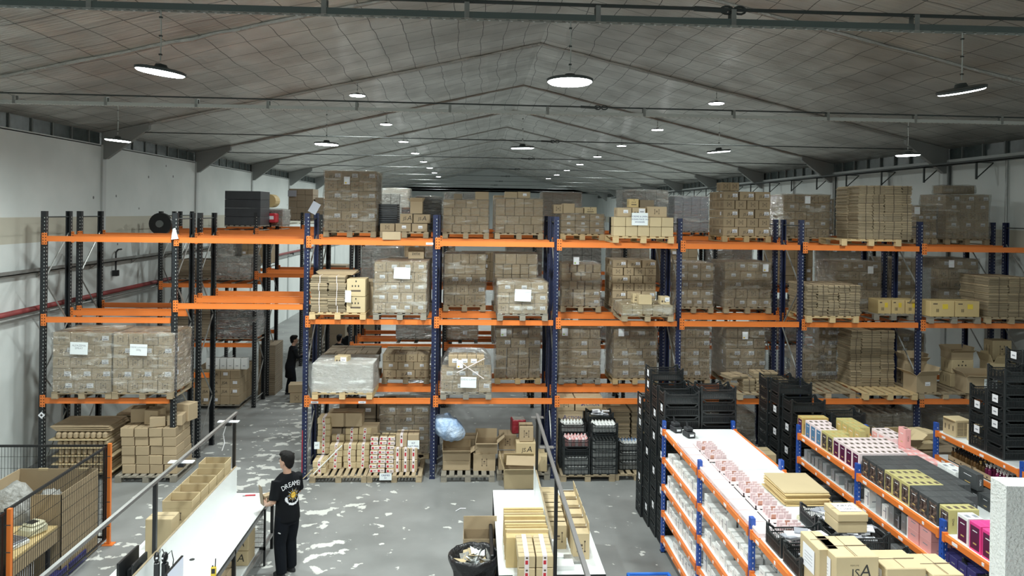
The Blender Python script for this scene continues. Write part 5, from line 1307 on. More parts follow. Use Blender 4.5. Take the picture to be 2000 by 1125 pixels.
# lower levels of the second shelf
fill(13.96, Y2[1] + .05, Y2[0] - .05, U2[1], 'second level, first bay', 'grey cellophaned box', ['grey_box'], (.13, .16), deps=(.10, .13), rows=3, xw=(.14, .2))
fill(13.96, Y2[2] + .3, Y2[1] - .05, U2[1], 'second level, second bay', 'pale grey cellophaned box', ['white_box', 'grey_box', 'charcoal'], (.18, .22, .24), deps=(.11, .15), rows=3, xw=(.14, .2))
fill(13.96, Y2[1] + .05, Y2[0] - .05, U2[2], 'third level, first bay', 'dark cellophaned box', ['grey_box', 'charcoal'], (.16, .2), deps=(.11, .15), rows=2, xw=(.14, .2))
fill(13.96, Y2[2] + .05, Y2[1] - .3, U2[2], 'third level, second bay', 'dark cellophaned box', ['grey_box'], (.2, .25), deps=(.14, .2), rows=2, xw=(.2, .3))
for i in range(4):
    for r in range(2):
        if r and i > 2: continue
        tag(link('product_box', pbox(.24, .22, .15, 'pink', 0), None, (13.98 + (i % 2) * .26, -6.86 - (i // 2) * .24, U2[1] + .017 + r * .152)), 'shrink-wrapped pink pack, %s place, %s layer, under the black gift boxes' % (od(i), od(r)), 'box')
b = MB()
for i in range(8):
    tag(link('product_box', pbox(.10, .14, .17, 'navy', 0), None, (13.98 + (i % 2) * .11, -7.42 - (i // 2) * .15, U2[1] - .05 + .067)), 'navy blue box, %s beside the pink packs' % od(i), 'box')
fill(13.96, -9.1, -7.45, U2[2], 'third level, third bay', 'black product box', ['charcoal'], (.16, .2), deps=(.16, .2), rows=2)
for i in range(2):
    crate(14.0, -8.45 + i * .44, U2[1] + .02 - .0, 'black crate under the hot pink boxes, %s along the shelf' % od(i), group='crates under the gift boxes')

# ------------------------------------------------------------------ third shelf
for i in range(2):
    t = thing('ventilated_carton', 'pale carton with printed rows of dots, %s on the third shelf' % ('rear', 'front')[i], 'box', (16.44 + i * .12, -3.86 - i * .42, 2.018), .06)
    b = MB(); b.cbox(0, 0, 0, .28, .30, .27 - .02 * i, .006, 'card_pale')
    for r in range(9):
        for c in range(2): b.box(.03 + c * .115, -.002, .03 + r * .024, .135 + c * .115, -.0008, .041 + r * .024, 'ink_soft')
    for s_ in range(3): b.box(-.002, .05 + s_ * .09, .09, -.0008, .07 + s_ * .09, .17, 'ink_soft')
    b.build('body', t)
    b = MB(); b.add([(0, .0, .25), (0, .3, .25), (-.13, .3, .30), (-.13, 0, .30)], [(0, 1, 2, 3)], 'card_pale') if i == 0 else b.box(.0, .0, .2505, .16, .3, .256, 'card_pale', Matrix.Rotation(-.0, 4, 'Y'))
    b.build('flap', t)
def col3(x, y, n, where, notes=()):
    for r in range(n): crate(x, y, 2.018 + r * .19, 'tall-column black crate, %s from the shelf, %s' % (od(r), where), 0, CRS, note=(.13, .05) if r in notes else None, dims=(.56, .38), group='crates on the third shelf')
col3(16.42, -4.58, 5, 'column next to the dotted cartons', (3, 1))
col3(16.42, -4.97, 7, 'near column over the bottles', (4, 3, 2))
col3(16.99, -4.58, 8, 'rear column toward the tray wall', (7,))
col3(16.99, -4.97, 7, 'second near column toward the tray wall')
# bottles
BO = []
for capm, liq in (('black', 'amber'), ('white_box', 'liquid'), ('gold', 'amber')):
    b = MB(); b.rings([((0, 0, 0), .026, .026), ((0, 0, .12), .026, .026), ((0, 0, .135), .012, .012), ((0, 0, .15), .011, .011)], liq, 10); body = b.mesh('bottle')
    c = MB(); c.rings([((0, 0, .148), .013, .013), ((0, 0, .19), .012, .012)], capm, 8); c.box(-.02, -.006, .18, .014, .006, .195, capm); BO.append((body, c.mesh('cap')))
n = 0
for i in range(26):
    for j in range(3):
        k = 0 if i < 8 else (1 if 11 < i < 18 else (2 if i % 5 == 0 else 0))
        o = link('spray_bottle', BO[k][0], None, (16.46 + j * .07, -3.78 - i * .066 - (.1 if i > 13 else 0), 1.64)); tag(o, '%s spray bottle, %s from the post in file %s' % (('dark amber', 'plum', 'gold-capped')[k], od(i), od(j)), 'bottle', 'spray bottles under the tall crates'); link('cap', BO[k][1], o)
for i in range(3):
    t = thing('bottle_tray', 'low brown carton tray holding bottles, %s from the post' % od(i), 'tray', (16.41, -4.30 - i * .60, 1.617))
    b = MB(); b.box(0, 0, 0, .26, .57, .014, 'card'); b.box(0, 0, 0, .006, .57, .085, 'card'); b.box(.254, 0, 0, .26, .57, .085, 'card'); b.box(0, 0, 0, .26, .006, .085, 'card'); b.box(0, .564, 0, .26, .57, .085, 'card')
    for q in range(3): b.box(-.002, .08 + q * .16, .03, -.0008, .11 + q * .16, .05, 'ink')
    b.build('tray_body', t)
fill(16.38, -5.35, -3.6, 1.15, 'under the bottles', 'dark product box', ['charcoal', 'grey_box'], (.15, .2), rows=2)
# open carton and low cartons on the floor between the shelves
p = at(1742, 865, 'Y', -2.9)
open_carton(p.x, -2.95, 1.25, .42, .4, .36, 'open pale carton with crumpled packing, raised behind the pink boxes', m='card_pale', fang=(2.5, 1.1, 2.2, 2.4), inside='card_in', style='short', fl=.26)
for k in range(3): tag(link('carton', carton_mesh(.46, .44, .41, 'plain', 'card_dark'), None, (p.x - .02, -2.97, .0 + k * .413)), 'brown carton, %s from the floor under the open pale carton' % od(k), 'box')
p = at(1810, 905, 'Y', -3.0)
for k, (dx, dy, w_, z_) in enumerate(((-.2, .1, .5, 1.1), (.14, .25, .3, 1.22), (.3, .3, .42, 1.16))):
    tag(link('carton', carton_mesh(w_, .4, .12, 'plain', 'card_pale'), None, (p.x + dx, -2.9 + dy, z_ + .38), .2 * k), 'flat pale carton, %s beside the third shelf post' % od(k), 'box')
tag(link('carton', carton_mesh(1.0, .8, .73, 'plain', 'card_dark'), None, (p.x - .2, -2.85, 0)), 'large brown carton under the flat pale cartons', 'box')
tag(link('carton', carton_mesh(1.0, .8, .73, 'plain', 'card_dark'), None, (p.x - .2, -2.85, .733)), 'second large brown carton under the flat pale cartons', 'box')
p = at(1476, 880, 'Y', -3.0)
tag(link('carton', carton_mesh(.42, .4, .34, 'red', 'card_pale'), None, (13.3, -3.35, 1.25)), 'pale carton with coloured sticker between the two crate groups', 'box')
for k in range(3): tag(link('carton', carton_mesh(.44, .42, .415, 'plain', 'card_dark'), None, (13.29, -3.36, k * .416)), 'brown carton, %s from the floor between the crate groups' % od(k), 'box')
# rough white stub at the frame edge
p = at(1935, 931, 'Y', -9.3)
b = MB(); b.box(0, -.22, -p.z, 1.6, 0, 0, 'stucco', Matrix.Translation(p) @ Matrix.Rotation(-.10, 4, 'Z')); struct(b, 'wall_parapet', 'rough white stucco parapet end')
p = at(1222, 1119, 'Y', -4.6)
t = thing('hand_trolley', 'bright blue trolley rim showing at the bottom edge in the aisle', 'trolley', (p.x, -4.75, 0))
b = MB(); H_ = at(1250, 1121, 'Y', -4.75).z; b.tube([(0, 0, H_), (.6, 0, H_)], .022, 'bluebright', 8); b.tube([(.0, -.6, H_), (.6, -.6, H_)], .022, 'bluebright', 8); b.tube([(0, 0, H_), (0, -.6, H_)], .022, 'bluebright', 8); b.tube([(.6, 0, H_), (.6, -.6, H_)], .022, 'bluebright', 8)
for x in (0, .6):
    for y in (0, -.6): b.tube([(x, y, .1), (x, y, H_)], .02, 'bluebright', 8)
b.box(0, -.6, .10, .6, 0, .12, 'bluebright'); b.build('platform', t)
for x in (.06, .54):
    for y in (-.08, -.52):
        b = MB(); b.tube([(x - .015, y, .055), (x + .015, y, .055)], .055, 'black', 12); b.build('wheel', t)
# ------------------------------------------------------------------ packing benches
def bench(label, x0, x1, yn, yf, div, zt=.9, dh=.45, ysplit=None):
    t = thing('packing_bench', label, 'table', (x0, yn, 0)); W = x1 - x0; D = yf - yn
    b = MB(); b.box(0, 0, zt - .03, W, D, zt, 'white'); b.box(-.004, 0, zt - .034, 0, D, zt - .002, 'black'); b.box(W, 0, zt - .034, W + .004, D, zt - .002, 'black'); b.box(0, -.004, zt - .034, W, 0, zt - .002, 'black'); b.build('tabletop', t)
    b = MB(); b.box(div - x0 - .012, .02, zt, div - x0 + .012, (ysplit - yn - .06) if ysplit else D - .02, zt + dh, 'white')
    if ysplit: b.box(div - x0 - .012, ysplit - yn + .06, zt, div - x0 + .012, D - .02, zt + dh, 'white')
    b.box(div - x0 - .013, .02, zt + dh, div - x0 + .013, D - .02, zt + dh + .006, 'card_edge'); b.build('divider', t)
    b = MB(); b.box(.05, .05, .26, W - .05, D - .05, .29, 'white'); b.build('lower_shelf', t)
    for x in (.0, W - .045):
        for k in range(4):
            y = k * (D - .045) / 3; b = MB(); b.box(x, y, 0, x + .045, y + .045, zt - .03, 'black'); b.build('leg', t)
    b = MB()
    for x in (.0, W - .045): b.box(x, .045, zt - .10, x + .045, D - .045, zt - .034, 'steel' if x else 'black'); b.box(x, .045, .22, x + .045, D - .045, .26, 'steel')
    b.build('side_rail', t)
    return t
bench('long white packing bench with a white divider beside the man', 4.12, 5.44, -9.0, -3.11, 4.83, ysplit=-6.14)
bench('white packing bench with taped cartons beside the bin bag', 9.02, 10.40, -5.95, -3.04, 9.71, ysplit=-5.93)
def overhead(label, x, ys, z, yfar, ynear, plates):
    t = thing('overhead_rail', label, 'rail', (x, ys[0], 0))
    for k, y in enumerate(ys):
        b = MB(); b.box(-.022, -.022, 0, .022, .022, z, 'black'); b.build('post', t, loc=(0, y - ys[0], 0))
    b = MB(); b.box(-.022, ynear - ys[0], z, .022, yfar - ys[0], z + .035, 'rail_grey'); b.box(-.02, ynear - ys[0], z + .035, .02, yfar - ys[0], z + .037, 'galv' if x < 6 else 'rail_grey'); b.build('rail', t)
    for (y, w_) in plates:
        b = MB(); b.box(-w_, -.05, -.02, w_, .05, -.008, 'label' if x < 6 else 'steel'); b.box(-.03, -.06, -.07, .05, .02, -.02, 'black'); b.build('lamp_plate', t, loc=(.0, y - ys[0], z))
    return t
overhead('rail on black posts above the long packing bench', 4.80, [-3.15, -6.16], 2.18, -3.05, -9.6, ((-3.45, .16), (-5.35, .16)))
overhead('dark rail on black posts above the packing bench with cartons', 9.72, [-3.36, -6.14], 2.22, -3.3, -9.8, ((-3.36, .10), (-4.9, .10)))
b = MB(); b.tube([(0, 0, 0), (-.05, .02, -.15), (-.02, 0, -.28), (-.06, 0, -.4)], .008, 'label', 5); tag(b.build('hanging_cord', loc=(4.78, -3.5, 2.12)), 'white cord dangling from the bench rail', 'cord')

# things on the left bench
DZ = .9
for k in range(5):
    y = -3.52 - k * .34
    for r in range(2):
        if r == 0: tag(link('carton', carton_mesh(.40, .31, .22, 'plain', 'card_pale'), None, (4.37, y, DZ)), 'closed pale carton under open carton %s behind the divider' % od(k), 'box')
        else: open_carton(4.37, y, DZ + .222, .40, .31, .24 if k else .30, 'open pale carton, %s from the rack end, behind the divider' % od(k), flaps=(1, 1, 1, 1), fang=(1.57, 1.57, 1.57, 1.57), fl=.1, m='card_pale', style='short')
p = at(267, 1014, 'Z', 1.5)
p = at(283, 1014, 'Z', 1.49); t = link('carton', carton_mesh(.345, .25, .59, 'plain', 'card_pale'), None, (p.x, p.y, DZ)); tag(t, 'tall blank pale carton behind the divider', 'box')
# monitors back to back, scanner, phone, walkie talkie
def monitor(x, y, z, rz, label, w=.52, h=.32, lit=False):
    t = thing('monitor', label, 'monitor', (x, y, z), rz)
    b = MB(); b.cbox(-w / 2, -.012, .12, w / 2, .018, .12 + h, .005, 'black'); b.build('case', t)
    b = MB(); b.box(-w / 2 + .01, -.0135, .135, w / 2 - .01, -.0125, .11 + h, 'screen' if lit else 'black_soft')
    if lit: b.box(-w * .2, -.0145, .2, w * .2, -.0135, .25, 'label_grey')
    b.build('screen', t)
    b = MB(); b.box(-.02, .015, .0, .02, .05, .26, 'black'); b.box(-.11, -.07, 0, .11, .11, .01, 'black'); b.cbox(-.07, .018, .2, .07, .05, .3, .01, 'black_soft'); b.build('stand', t)
    return t
p = at(250, 1082, 'Z', 1.36); monitor(p.x, p.y, DZ, -1.6, 'black monitor back, outermost at the bottom edge of the bench', .50, .34)
p = at(272, 1090, 'Z', 1.28); monitor(p.x, p.y, DZ, -1.6, 'thin black monitor back beside the divider', .36, .26)
p = at(341, 1102, 'Z', 1.36); monitor(p.x, p.y, DZ, 1.55, 'monitor with a pale lit screen on the bench', .46, .34, True)
for k, (a_, lb) in enumerate(((306, 'black barcode scanner hanging on the divider edge'), (322, 'second black scanner in its cradle beside the first'))):
    p = at(a_, 1082, 'Z', 1.42)
    t = thing('barcode_scanner', lb, 'scanner', (p.x, p.y, 1.30), .4 - .6 * k)
    b = MB(); b.sph((0, 0, .08), (.032, .05, .065), 'black'); b.cbox(-.03, -.03, -.4, .035, .035, .02, .01, 'black'); b.box(-.03, .03, -.1, .035, .05, -.04, 'black'); b.build('body', t)
    b = MB(); b.tube([(.02, .02, .1), (.06, .04, .15), (.10, .02, .05), (.09, 0, -.12)], .006, 'black', 5); b.build('cable', t)
    b = MB(); b.box(-.012, -.052, .08, .012, -.047, .10, 'label'); b.build('window', t)
p = at(417, 1122, 'Z', DZ + .02)
t = thing('walkie_talkie', 'yellow and black walkie-talkie standing on the bench', 'radio', (p.x, p.y, DZ), .1)
b = MB(); b.cbox(-.032, -.02, 0, .032, .02, .12, .008, 'yellow'); b.box(-.022, -.022, .04, .022, -.019, .1, 'black'); b.build('body', t); b = MB(); b.tube([(.02, 0, .12), (.024, 0, .22)], .007, 'black', 6); b.build('antenna', t); b = MB(); b.tube([(-.012, 0, .12), (-.012, 0, .135)], .009, 'black', 8); b.build('knob', t)
p = at(490, 969, 'Z', DZ); t = thing('box_cutter', 'red box cutter lying at the bench end', 'cutter', (p.x - .09, p.y, DZ + .008), .12)
b = MB(); b.cbox(0, -.012, -.007, .16, .012, .012, .004, 'red'); b.build('handle', t); b = MB(); b.box(-.04, -.008, -.002, 0, .008, .002, 'steel'); b.build('blade', t)
p = at(375, 1093, 'Z', DZ); b = MB(); b.rings([((0, 0, 0), .034, .034), ((0, 0, .004), .034, .034), ((0, 0, .005), .025, .025)], 'black', 18); tag(b.build('cable_grommet', loc=(p.x, p.y, DZ)), 'black round cable grommet in the white bench top', 'grommet')
# under the left bench
for r in range(2):
    o = link('carton', carton_mesh(.36, .34, .22, 'logo', 'card_pale'), None, (5.04, -4.35, .292 + r * .222)); tag(o, 'JSA carton, %s of two under the bench beside the man' % ('lower', 'upper')[r], 'box')
for k, (y, h_) in enumerate(((-5.3, .34), (-5.75, .44), (-6.2, .3))):
    tag(link('carton', carton_mesh(.4, .4, h_, 'red' if k == 1 else 'short', 'card'), None, (5.0, y, .292)), 'brown carton under the bench, %s past the JSA pair' % od(k), 'box')
t = thing('wire_basket', 'black wire mesh basket at the bench end near the man', 'basket', (5.28, -3.75, 0))
b = MB()
for k in range(9): b.box(.0, .03 * 0 - .0, .3 + k * .07, .18, .006, .306 + k * .07, 'galv'); b.box(k * .022, 0, .3, k * .022 + .004, .006, .88, 'galv')
b.box(-.02, .0, .25, .2, .012, .3, 'black'); b.box(.17, -.0, .0, .2, .03, .88, 'black'); b.build('mesh_panel', t)

# right bench
bz = .9
t = thing('cardboard_bundle', 'tall bundle of upright folded cartons on the white bench', 'folded cartons', (9.12, -5.60, bz))
for k in range(12):
    b = MB(); b.box(0, 0, 0, .56, .028, .44 - .01 * (k % 3), 'card_yellow' if k % 4 else 'card_pale'); o = b.build('folded_carton', t, loc=(random.Random(k).uniform(-.01, .01), k * .072, 0)); o.rotation_euler = (.12 if k % 2 else .04, 0, .01 * (k % 3 - 1))
b = MB(); b.cbox(.0, -.16, 0, .56, -.005, .40, .006, 'card_yellow'); b.text('A', .2, 'ink_blue', face(.40, .2, -.163), shear=.2); b.build('front_carton', t)
for i in range(3):
    for j in range(2):
        for r in range(2):
            o = link('carton', carton_mesh(.205, .15, .14, 'red', 'card_pale'), None, (9.26 + j * .21, -5.87 + i * .0 - .0 + (i - 1) * .155 - .17, bz + .0 + r * .142 + .12)) if False else None
for j in range(2):
    for i in range(3):
        for r in range(3):
            if r < 2 and i: continue
            o = link('carton', carton_mesh(.215, .2, .15, 'red', 'card_pale'), None, (9.235 + j * .222, -6.40 + i * .205, .9 + r * .152 - .0)); tag(o, 'small red-taped carton, file %s, place %s, layer %s, at the bench end' % (od(j), od(i), od(r)), 'box')
b = MB(); b.box(0, 0, 0, .5, .5, .02, 'white'); b.box(.02, .02, -.88, .06, .06, 0, 'black'); b.box(.44, .02, -.88, .48, .06, 0, 'black'); tag(b.build('side_table', loc=(9.2, -6.42, .878)), 'white side table end under the red-taped cartons', 'table')
for i in range(6):
    y = -3.45 - i * .16
    o = link('carton', carton_mesh(.26, .15, .15 if i < 3 else .3, 'short' if i < 2 else 'tested', 'card_pale'), None, (9.76, y - .16 * (i > 2), bz)); tag(o, 'narrow pale carton, %s along the divider, inner file' % od(i), 'box')
for i in range(5):
    y = -4.22 - i * .33
    open_carton(10.03 + .0 * i, y, bz, .22, .26, .34, 'narrow open pale carton, %s in the outer file on the bench' % od(i), m='card_pale', fang=(.10, 1.6, 1.5, 1.5), flaps=(1, 0, 0, 1), fl=.15, style='short')
for i in range(3):
    y = -4.55 - i * .34
    open_carton(9.76, y, bz, .22, .26, .32, 'narrow open pale carton, %s beside the divider' % od(i), m='card_pale', fang=(.08, .08, 1.5, 1.5), flaps=(1, 1, 0, 0), fl=.11, style='short')
for i in range(3):
    b = MB(); b.cbox(0, 0, 0, .24, .2, .02 + .02 * i, .004, 'bag_grey' if i == 1 else 'white_box'); tag(b.build('clear_pouch', loc=(9.77 + .14 * (i % 2), -5.5 - .17 * i, bz)), 'flat clear-wrapped pouch, %s by the divider end' % od(i), 'pouch')
# dark side panel left of the right bench, bin bag, cartons
b = MB(); b.cbox(-.05, 0, .1, 0, 1.3, .86, .01, 'black'); b.box(-.052, .1, .3, -.05, .14, .34, 'steel'); b.box(-.052, .5, .6, -.05, .54, .64, 'steel'); tag(b.build('black_board', loc=(8.98, -5.3, 0)), 'black panel along the side of the bench by the bin', 'panel')
b = MB(); b.cbox(0, 0, .0, .24, .42, .56, .01, 'galv_light'); tag(b.build('waste_cabinet', loc=(8.9, -6.0, 0)), 'small pale grey cabinet between the bin bag and the bench', 'cabinet')
p = at(926, 1083, 'Z', .80)
t = thing('waste_bin', 'black bin bag full of paper scraps beside the bench', 'bin', (p.x, p.y, 0))
b = MB(); rg = []
for i, (z_, r_) in enumerate(((0, .20), (.05, .25), (.3, .27), (.55, .29), (.66, .31), (.74, .36), (.80, .35), (.83, .33), (.80, .30), (.6, .27))):
    rg.append((z_, r_))
vs = []; fs = []; n = 36
for i, (z_, r_) in enumerate(rg):
    for k in range(n):
        th = 2 * math.pi * k / n; q = 1 + .06 * noise.noise(Vector((math.cos(th) * 3, math.sin(th) * 3, z_ * 3))) + (.05 * noise.noise(Vector((math.cos(th) * 7, math.sin(th) * 7, z_ * 9))) if z_ > .5 else 0)
        vs.append((r_ * q * math.cos(th), r_ * q * math.sin(th), z_ + .02 * noise.noise(Vector((math.cos(th) * 4, math.sin(th) * 4, 1)))))
for i in range(len(rg) - 1):
    for k in range(n): fs.append((i * n + k, i * n + (k + 1) % n, (i + 1) * n + (k + 1) % n, (i + 1) * n + k))
fs.append(tuple(range((len(rg) - 1) * n, len(rg) * n))); b.add(vs, fs, 'bag_black'); b.build('bin_bag', t, True)
rr = random.Random(8)
for i in range(34):
    b = MB(); M_ = Matrix.Rotation(rr.uniform(0, 6.28), 4, 'Z') @ Matrix.Rotation(rr.uniform(-.8, .8), 4, 'X') @ Matrix.Rotation(rr.uniform(-.6, .6), 4, 'Y'); w_ = rr.uniform(.05, .15); h_ = rr.uniform(.02, .1)
    b.add([M_ @ Vector(v) for v in ((-w_, -h_, 0), (0, -h_, .02), (w_, -h_, 0), (w_, h_, .015), (0, h_, -.01), (-w_, h_, .01))], [(0, 1, 4, 5), (1, 2, 3, 4)], rr.choice(('paper', 'label', 'card_pale', 'card_pale', 'bag_grey')))
    a = rr.uniform(0, 6.28); r_ = rr.uniform(0, .21); b.build('paper_scrap', t, loc=(r_ * math.cos(a), r_ * math.sin(a), .68 + rr.uniform(0, .1) * (1 - r_)))
p = at(905, 1060, 'Z', .5)
open_carton(p.x + .0, -4.62, 0, .5, .35, .78, 'open carton of plastic scraps behind the bin bag', m='card', inside='bag_grey', fang=(1.9, 1.5, 1.5, 1.5), flaps=(0, 1, 0, 0), fl=.2)
for k, (a, c) in enumerate((((890, 998), (899, 993)), ((899, 993), (910, 993)))):
    p = at(*a, 'Z', .01); q = at(*c, 'Z', .01); b = MB(); b.tube([(0, 0, 0), q - p], .008, 'label', 4); tag(b.build('plastic_strip', loc=p), 'bent white plastic strip on the floor, %s half' % od(k), 'strip', 'bent white strip on the floor')

# ------------------------------------------------------------------ mesh guard, left
ox, oy = 2.70, -2.93
t = thing('mesh_guard', 'black wire mesh guard on orange posts around the desk', 'fence', (ox, oy, 0))
for k, (x, y) in enumerate(((0, 0), (.03, -2.68), (.06, -5.4))):
    b = MB(); b.box(-.0, -.025, 0, .05, .025, 1.66, 'orange'); b.box(-.06, -.07, 0, .11, .07, .012, 'orange')
    for q in (.3, .7, 1.1, 1.45): b.box(-.012, -.028, q, .052, -.025, q + .012, 'beam_dark')
    b.build('post', t, loc=(x, y, 0)); 
b = MB(); b.box(-3.35, -.0, 1.60, -.0, .03, 1.635, 'black'); b.box(-3.35, 0, .1, 0, .02, .13, 'black'); b.box(-.06, 0, .1, -.02, .03, 1.635, 'black')
for k in range(68): b.box(-3.35 + k * .05, .008, .12, -3.35 + k * .05 + .0045, .0125, 1.61, 'black')
for k in range(8): b.box(-3.35, .006, .3 + k * .19, 0, .0105, .3045 + k * .19, 'black')
b.build('mesh_panel', t)
for s in range(2):
    b = MB(); y0, y1 = (-.03, -2.65) if s == 0 else (-2.72, -5.4)
    b.box(-.03, y1, 1.60, .0, y0, 1.635, 'black'); b.box(-.02, y1, .1, .0, y0, .13, 'black'); b.box(-.045, y0 - .05, .1, -.01, y0 - .01, 1.635, 'black'); b.box(-.045, y1 + .01, .1, -.01, y1 + .05, 1.635, 'black')
    k = y1
    while k < y0: b.box(-.012, k, .12, -.0075, k + .0045, 1.61, 'black'); k += .05
    for k in range(8): b.box(-.014, y1, .3 + k * .19, -.0095, y0, .3045 + k * .19, 'black')
    b.build('mesh_panel', t, loc=(.0 + .02 * s, 0, 0))
# big open cardboard bin inside the guard
t = thing('pallet_box', 'large open cardboard pallet box inside the mesh guard', 'box', (1.38, -4.15, 0))
W, D, H = 1.24, 1.08, 1.30
b = MB(); b.box(0, D - .012, 0, W, D, H, 'card'); b.box(W - .012, 0, 0, W, D, H, 'card'); b.box(0, 0, 0, .012, D, H, 'card'); b.box(W * .64, 0, 0, W, .012, H - .02, 'card'); b.box(0, 0, 0, W * .66, .012, .55, 'card'); b.box(0, 0, 0, W, D, .01, 'card')
b.build('walls', t)
b = MB()
for xx in (.37, 1.0):
    b = MB(); b.box(xx - .07, D - .02, H - .03, xx + .07, D + .008, H + .006, 'card_pale'); b.build('notch', t)
# grey sacks in it
def blob(name, label, cat, c, r, m, seed, sub=4):
    import bmesh
    bm = bmesh.new(); bmesh.ops.create_icosphere(bm, subdivisions=sub, radius=1)
    o_ = Vector((seed * 3.1, 0, 0))
    for v in bm.verts:
        q = 1 + .24 * noise.noise(v.co * 1.6 + o_) + .16 * abs(noise.noise(v.co * 4 + o_)) + .10 * abs(noise.noise(v.co * 8 + o_))
        v.co = Vector((v.co.x * r[0] * q, v.co.y * r[1] * q, max(v.co.z * r[2] * q, -r[2] * .85)))
    me = bpy.data.meshes.new(name); bm.to_mesh(me); bm.free(); me.materials.append(MATS[m]); me.polygons.foreach_set('use_smooth', [True] * len(me.polygons))
    return tag(link(name, me, None, c), label, cat)
blob('plastic_sack', 'crumpled grey plastic sack filling the pallet box', 'bag', (1.80, -4.0, .78), (.36, .34, .56), 'bag_grey', 1)
blob('plastic_sack', 'smaller grey plastic sack beside the notched cardboard wall', 'bag', (2.22, -3.72, .70), (.24, .28, .45), 'bag_grey', 2)
tag(link('carton', carton_mesh(.5, .45, .5, 'plain', 'card_pale'), None, (1.02, -5.0, .88)), 'brown carton with printed crossed-out symbols at the frame edge', 'box')
b = MB()
for z_ in (.95, 1.17):
    b.tube([(1.40, -5.004, z_), (1.50, -5.004, z_ + .1)], .004, 'ink', 4); b.tube([(1.50, -5.004, z_), (1.40, -5.004, z_ + .1)], .004, 'ink', 4); b.box(1.38, -5.003, z_ - .07, 1.5, -5.001, z_ - .02, 'ink_soft')
# guard desk
t = thing('desk', 'wooden desk with brown panel front inside the mesh guard', 'desk', (1.0, -6.6, 0))
b = MB(); b.box(0, 0, .84, 1.62, 2.35, .87, 'card_yellow'); b.build('desktop', t)
b = MB(); b.box(1.58, 0.2, .62, 1.615, 2.35, .84, 'card'); b.build('front_panel', t)
for x, y in ((.05, .05), (1.5, .05), (.05, 2.25), (1.5, 2.25)):
    q = MB(); q.box(x, y, 0, x + .05, y + .05, .84, 'black'); q.build('leg', t)
t = thing('weighing_scale', 'white bench scale with a dark ribbed platform', 'scale', (2.10, -5.10, .87), -.35)
b = MB(); b.cbox(0, 0, 0, .34, .42, .06, .012, 'white_box')
for k in range(3): b.box(.06 + k * .09, -.002, .015, .11 + k * .09, 0, .045, 'ink_soft')
b.build('base', t); b = MB(); b.cbox(.02, .06, .06, .32, .40, .085, .006, 'label_grey')
for k in range(12): b.box(.03, .07 + k * .027, .085, .31, .08 + k * .027, .09, 'ink_soft')
b.build('platform', t)
t = thing('label_printer', 'cream label printer with a dark window beside the scale', 'printer', (2.25, -4.62, .87), -.35)
b = MB(); b.cbox(0, 0, 0, .26, .3, .13, .03, 'beige'); b.cbox(.02, .05, .12, .24, .28, .17, .03, 'beige'); b.build('body', t); b = MB(); b.box(.06, .08, .171, .2, .2, .174, 'black'); b.build('window', t)
monitor(1.98, -5.75, .87, 1.9, 'black monitor lying at an angle behind the orange post', .5, .3)
monitor(1.75, -5.55, .87, 1.9, 'second dark screen beside the angled monitor', .4, .22)
b = MB(); b.box(0, 0, 0, .13, .02, .17, 'label'); b.box(.02, -.001, .02, .11, 0, .15, 'white_box'); tag(b.build('price_card', loc=(2.30, -5.55, .87), rz=-.5), 'small white card holder in front of the scale', 'card')
b = MB()
for k in range(4): b.tube([(0, 0, 0), (.05 + k * .03, .1, .1), (.12 + k * .05, .12, .02), (.2 + k * .03, .05, -.25 - .05 * k)], .006, 'black', 5)
tag(b.build('cable_bunch', loc=(2.35, -6.0, .88)), 'tangle of black cables hanging over the desk edge', 'cable')
b = MB(); b.cbox(0, 0, 0, .1, .2, .05, .01, 'bluebright'); tag(b.build('blue_case', loc=(2.1, -5.45, .87), rz=.4), 'small blue item under the angled monitor', 'case')
t = thing('wire_rack', 'white wire rack panel standing under the desk', 'rack', (2.56, -5.15, 0))
b = MB()
for k in range(9): b.box(0, k * .05, .1, .006, k * .05 + .006, .6, 'label')
for z_ in (.1, .35, .594): b.box(-.002, 0, z_, .012, .41, z_ + .012, 'label')
b.build('wire_panel', t)
for k in range(4):
    b = MB(); b.cbox(0, 0, 0, .2, .5, .17, .01, 'navy'); tag(b.build('storage_bin', loc=(2.44, -5.6 + k * .55 , .0)), 'dark blue storage bin, %s along the foot of the mesh guard' % od(k), 'bin')
# white sheet hanging on the first rack post, tags
b = MB(); b.add([(0, 0, 0), (.16, -.03, .02), (.10, -.05, .24), (.04, -.02, .22)], [(0, 1, 2, 3)], 'paper'); b.add([(0, .002, 0), (.16, -.028, .02), (.10, -.048, .24), (.04, -.018, .22)], [(3, 2, 1, 0)], 'paper')
p = at(334, 468, 'Y', -.08); tag(b.build('paper_sheet', loc=p), 'crooked white sheet taped to the top of the second black post', 'sheet')
b = MB(); b.box(-.05, -.002, -.05, .05, 0, .05, 'label', Matrix.Rotation(.78, 4, 'Y')); b.box(-.02, -.003, -.02, .02, -.002, .02, 'ink', Matrix.Rotation(.78, 4, 'Y')); p = at(81, 811, 'Y', -.004); tag(b.build('tag_sticker', loc=p), 'small diamond tag on the first black rack post', 'tag')
b = MB(); b.box(0, -.003, 0, .17, 0, .24, 'label_grey', Matrix.Rotation(.5, 4, 'Y')); p = at(600, 412, 'Y', -.06); tag(b.build('paper_sheet', loc=(p.x, -.003, p.z)), 'grey sheet in a clear sleeve on top of the first blue post', 'sheet')
b = MB(); b.box(-.006, -.004, 0, .006, 0, 1.0, 'red'); p = at(588, 930, 'Y', -.06); tag(b.build('red_strip', loc=(PXK[2] - .035, -.001, .012)), 'thin red strip on the blue post beside the man', 'strip')
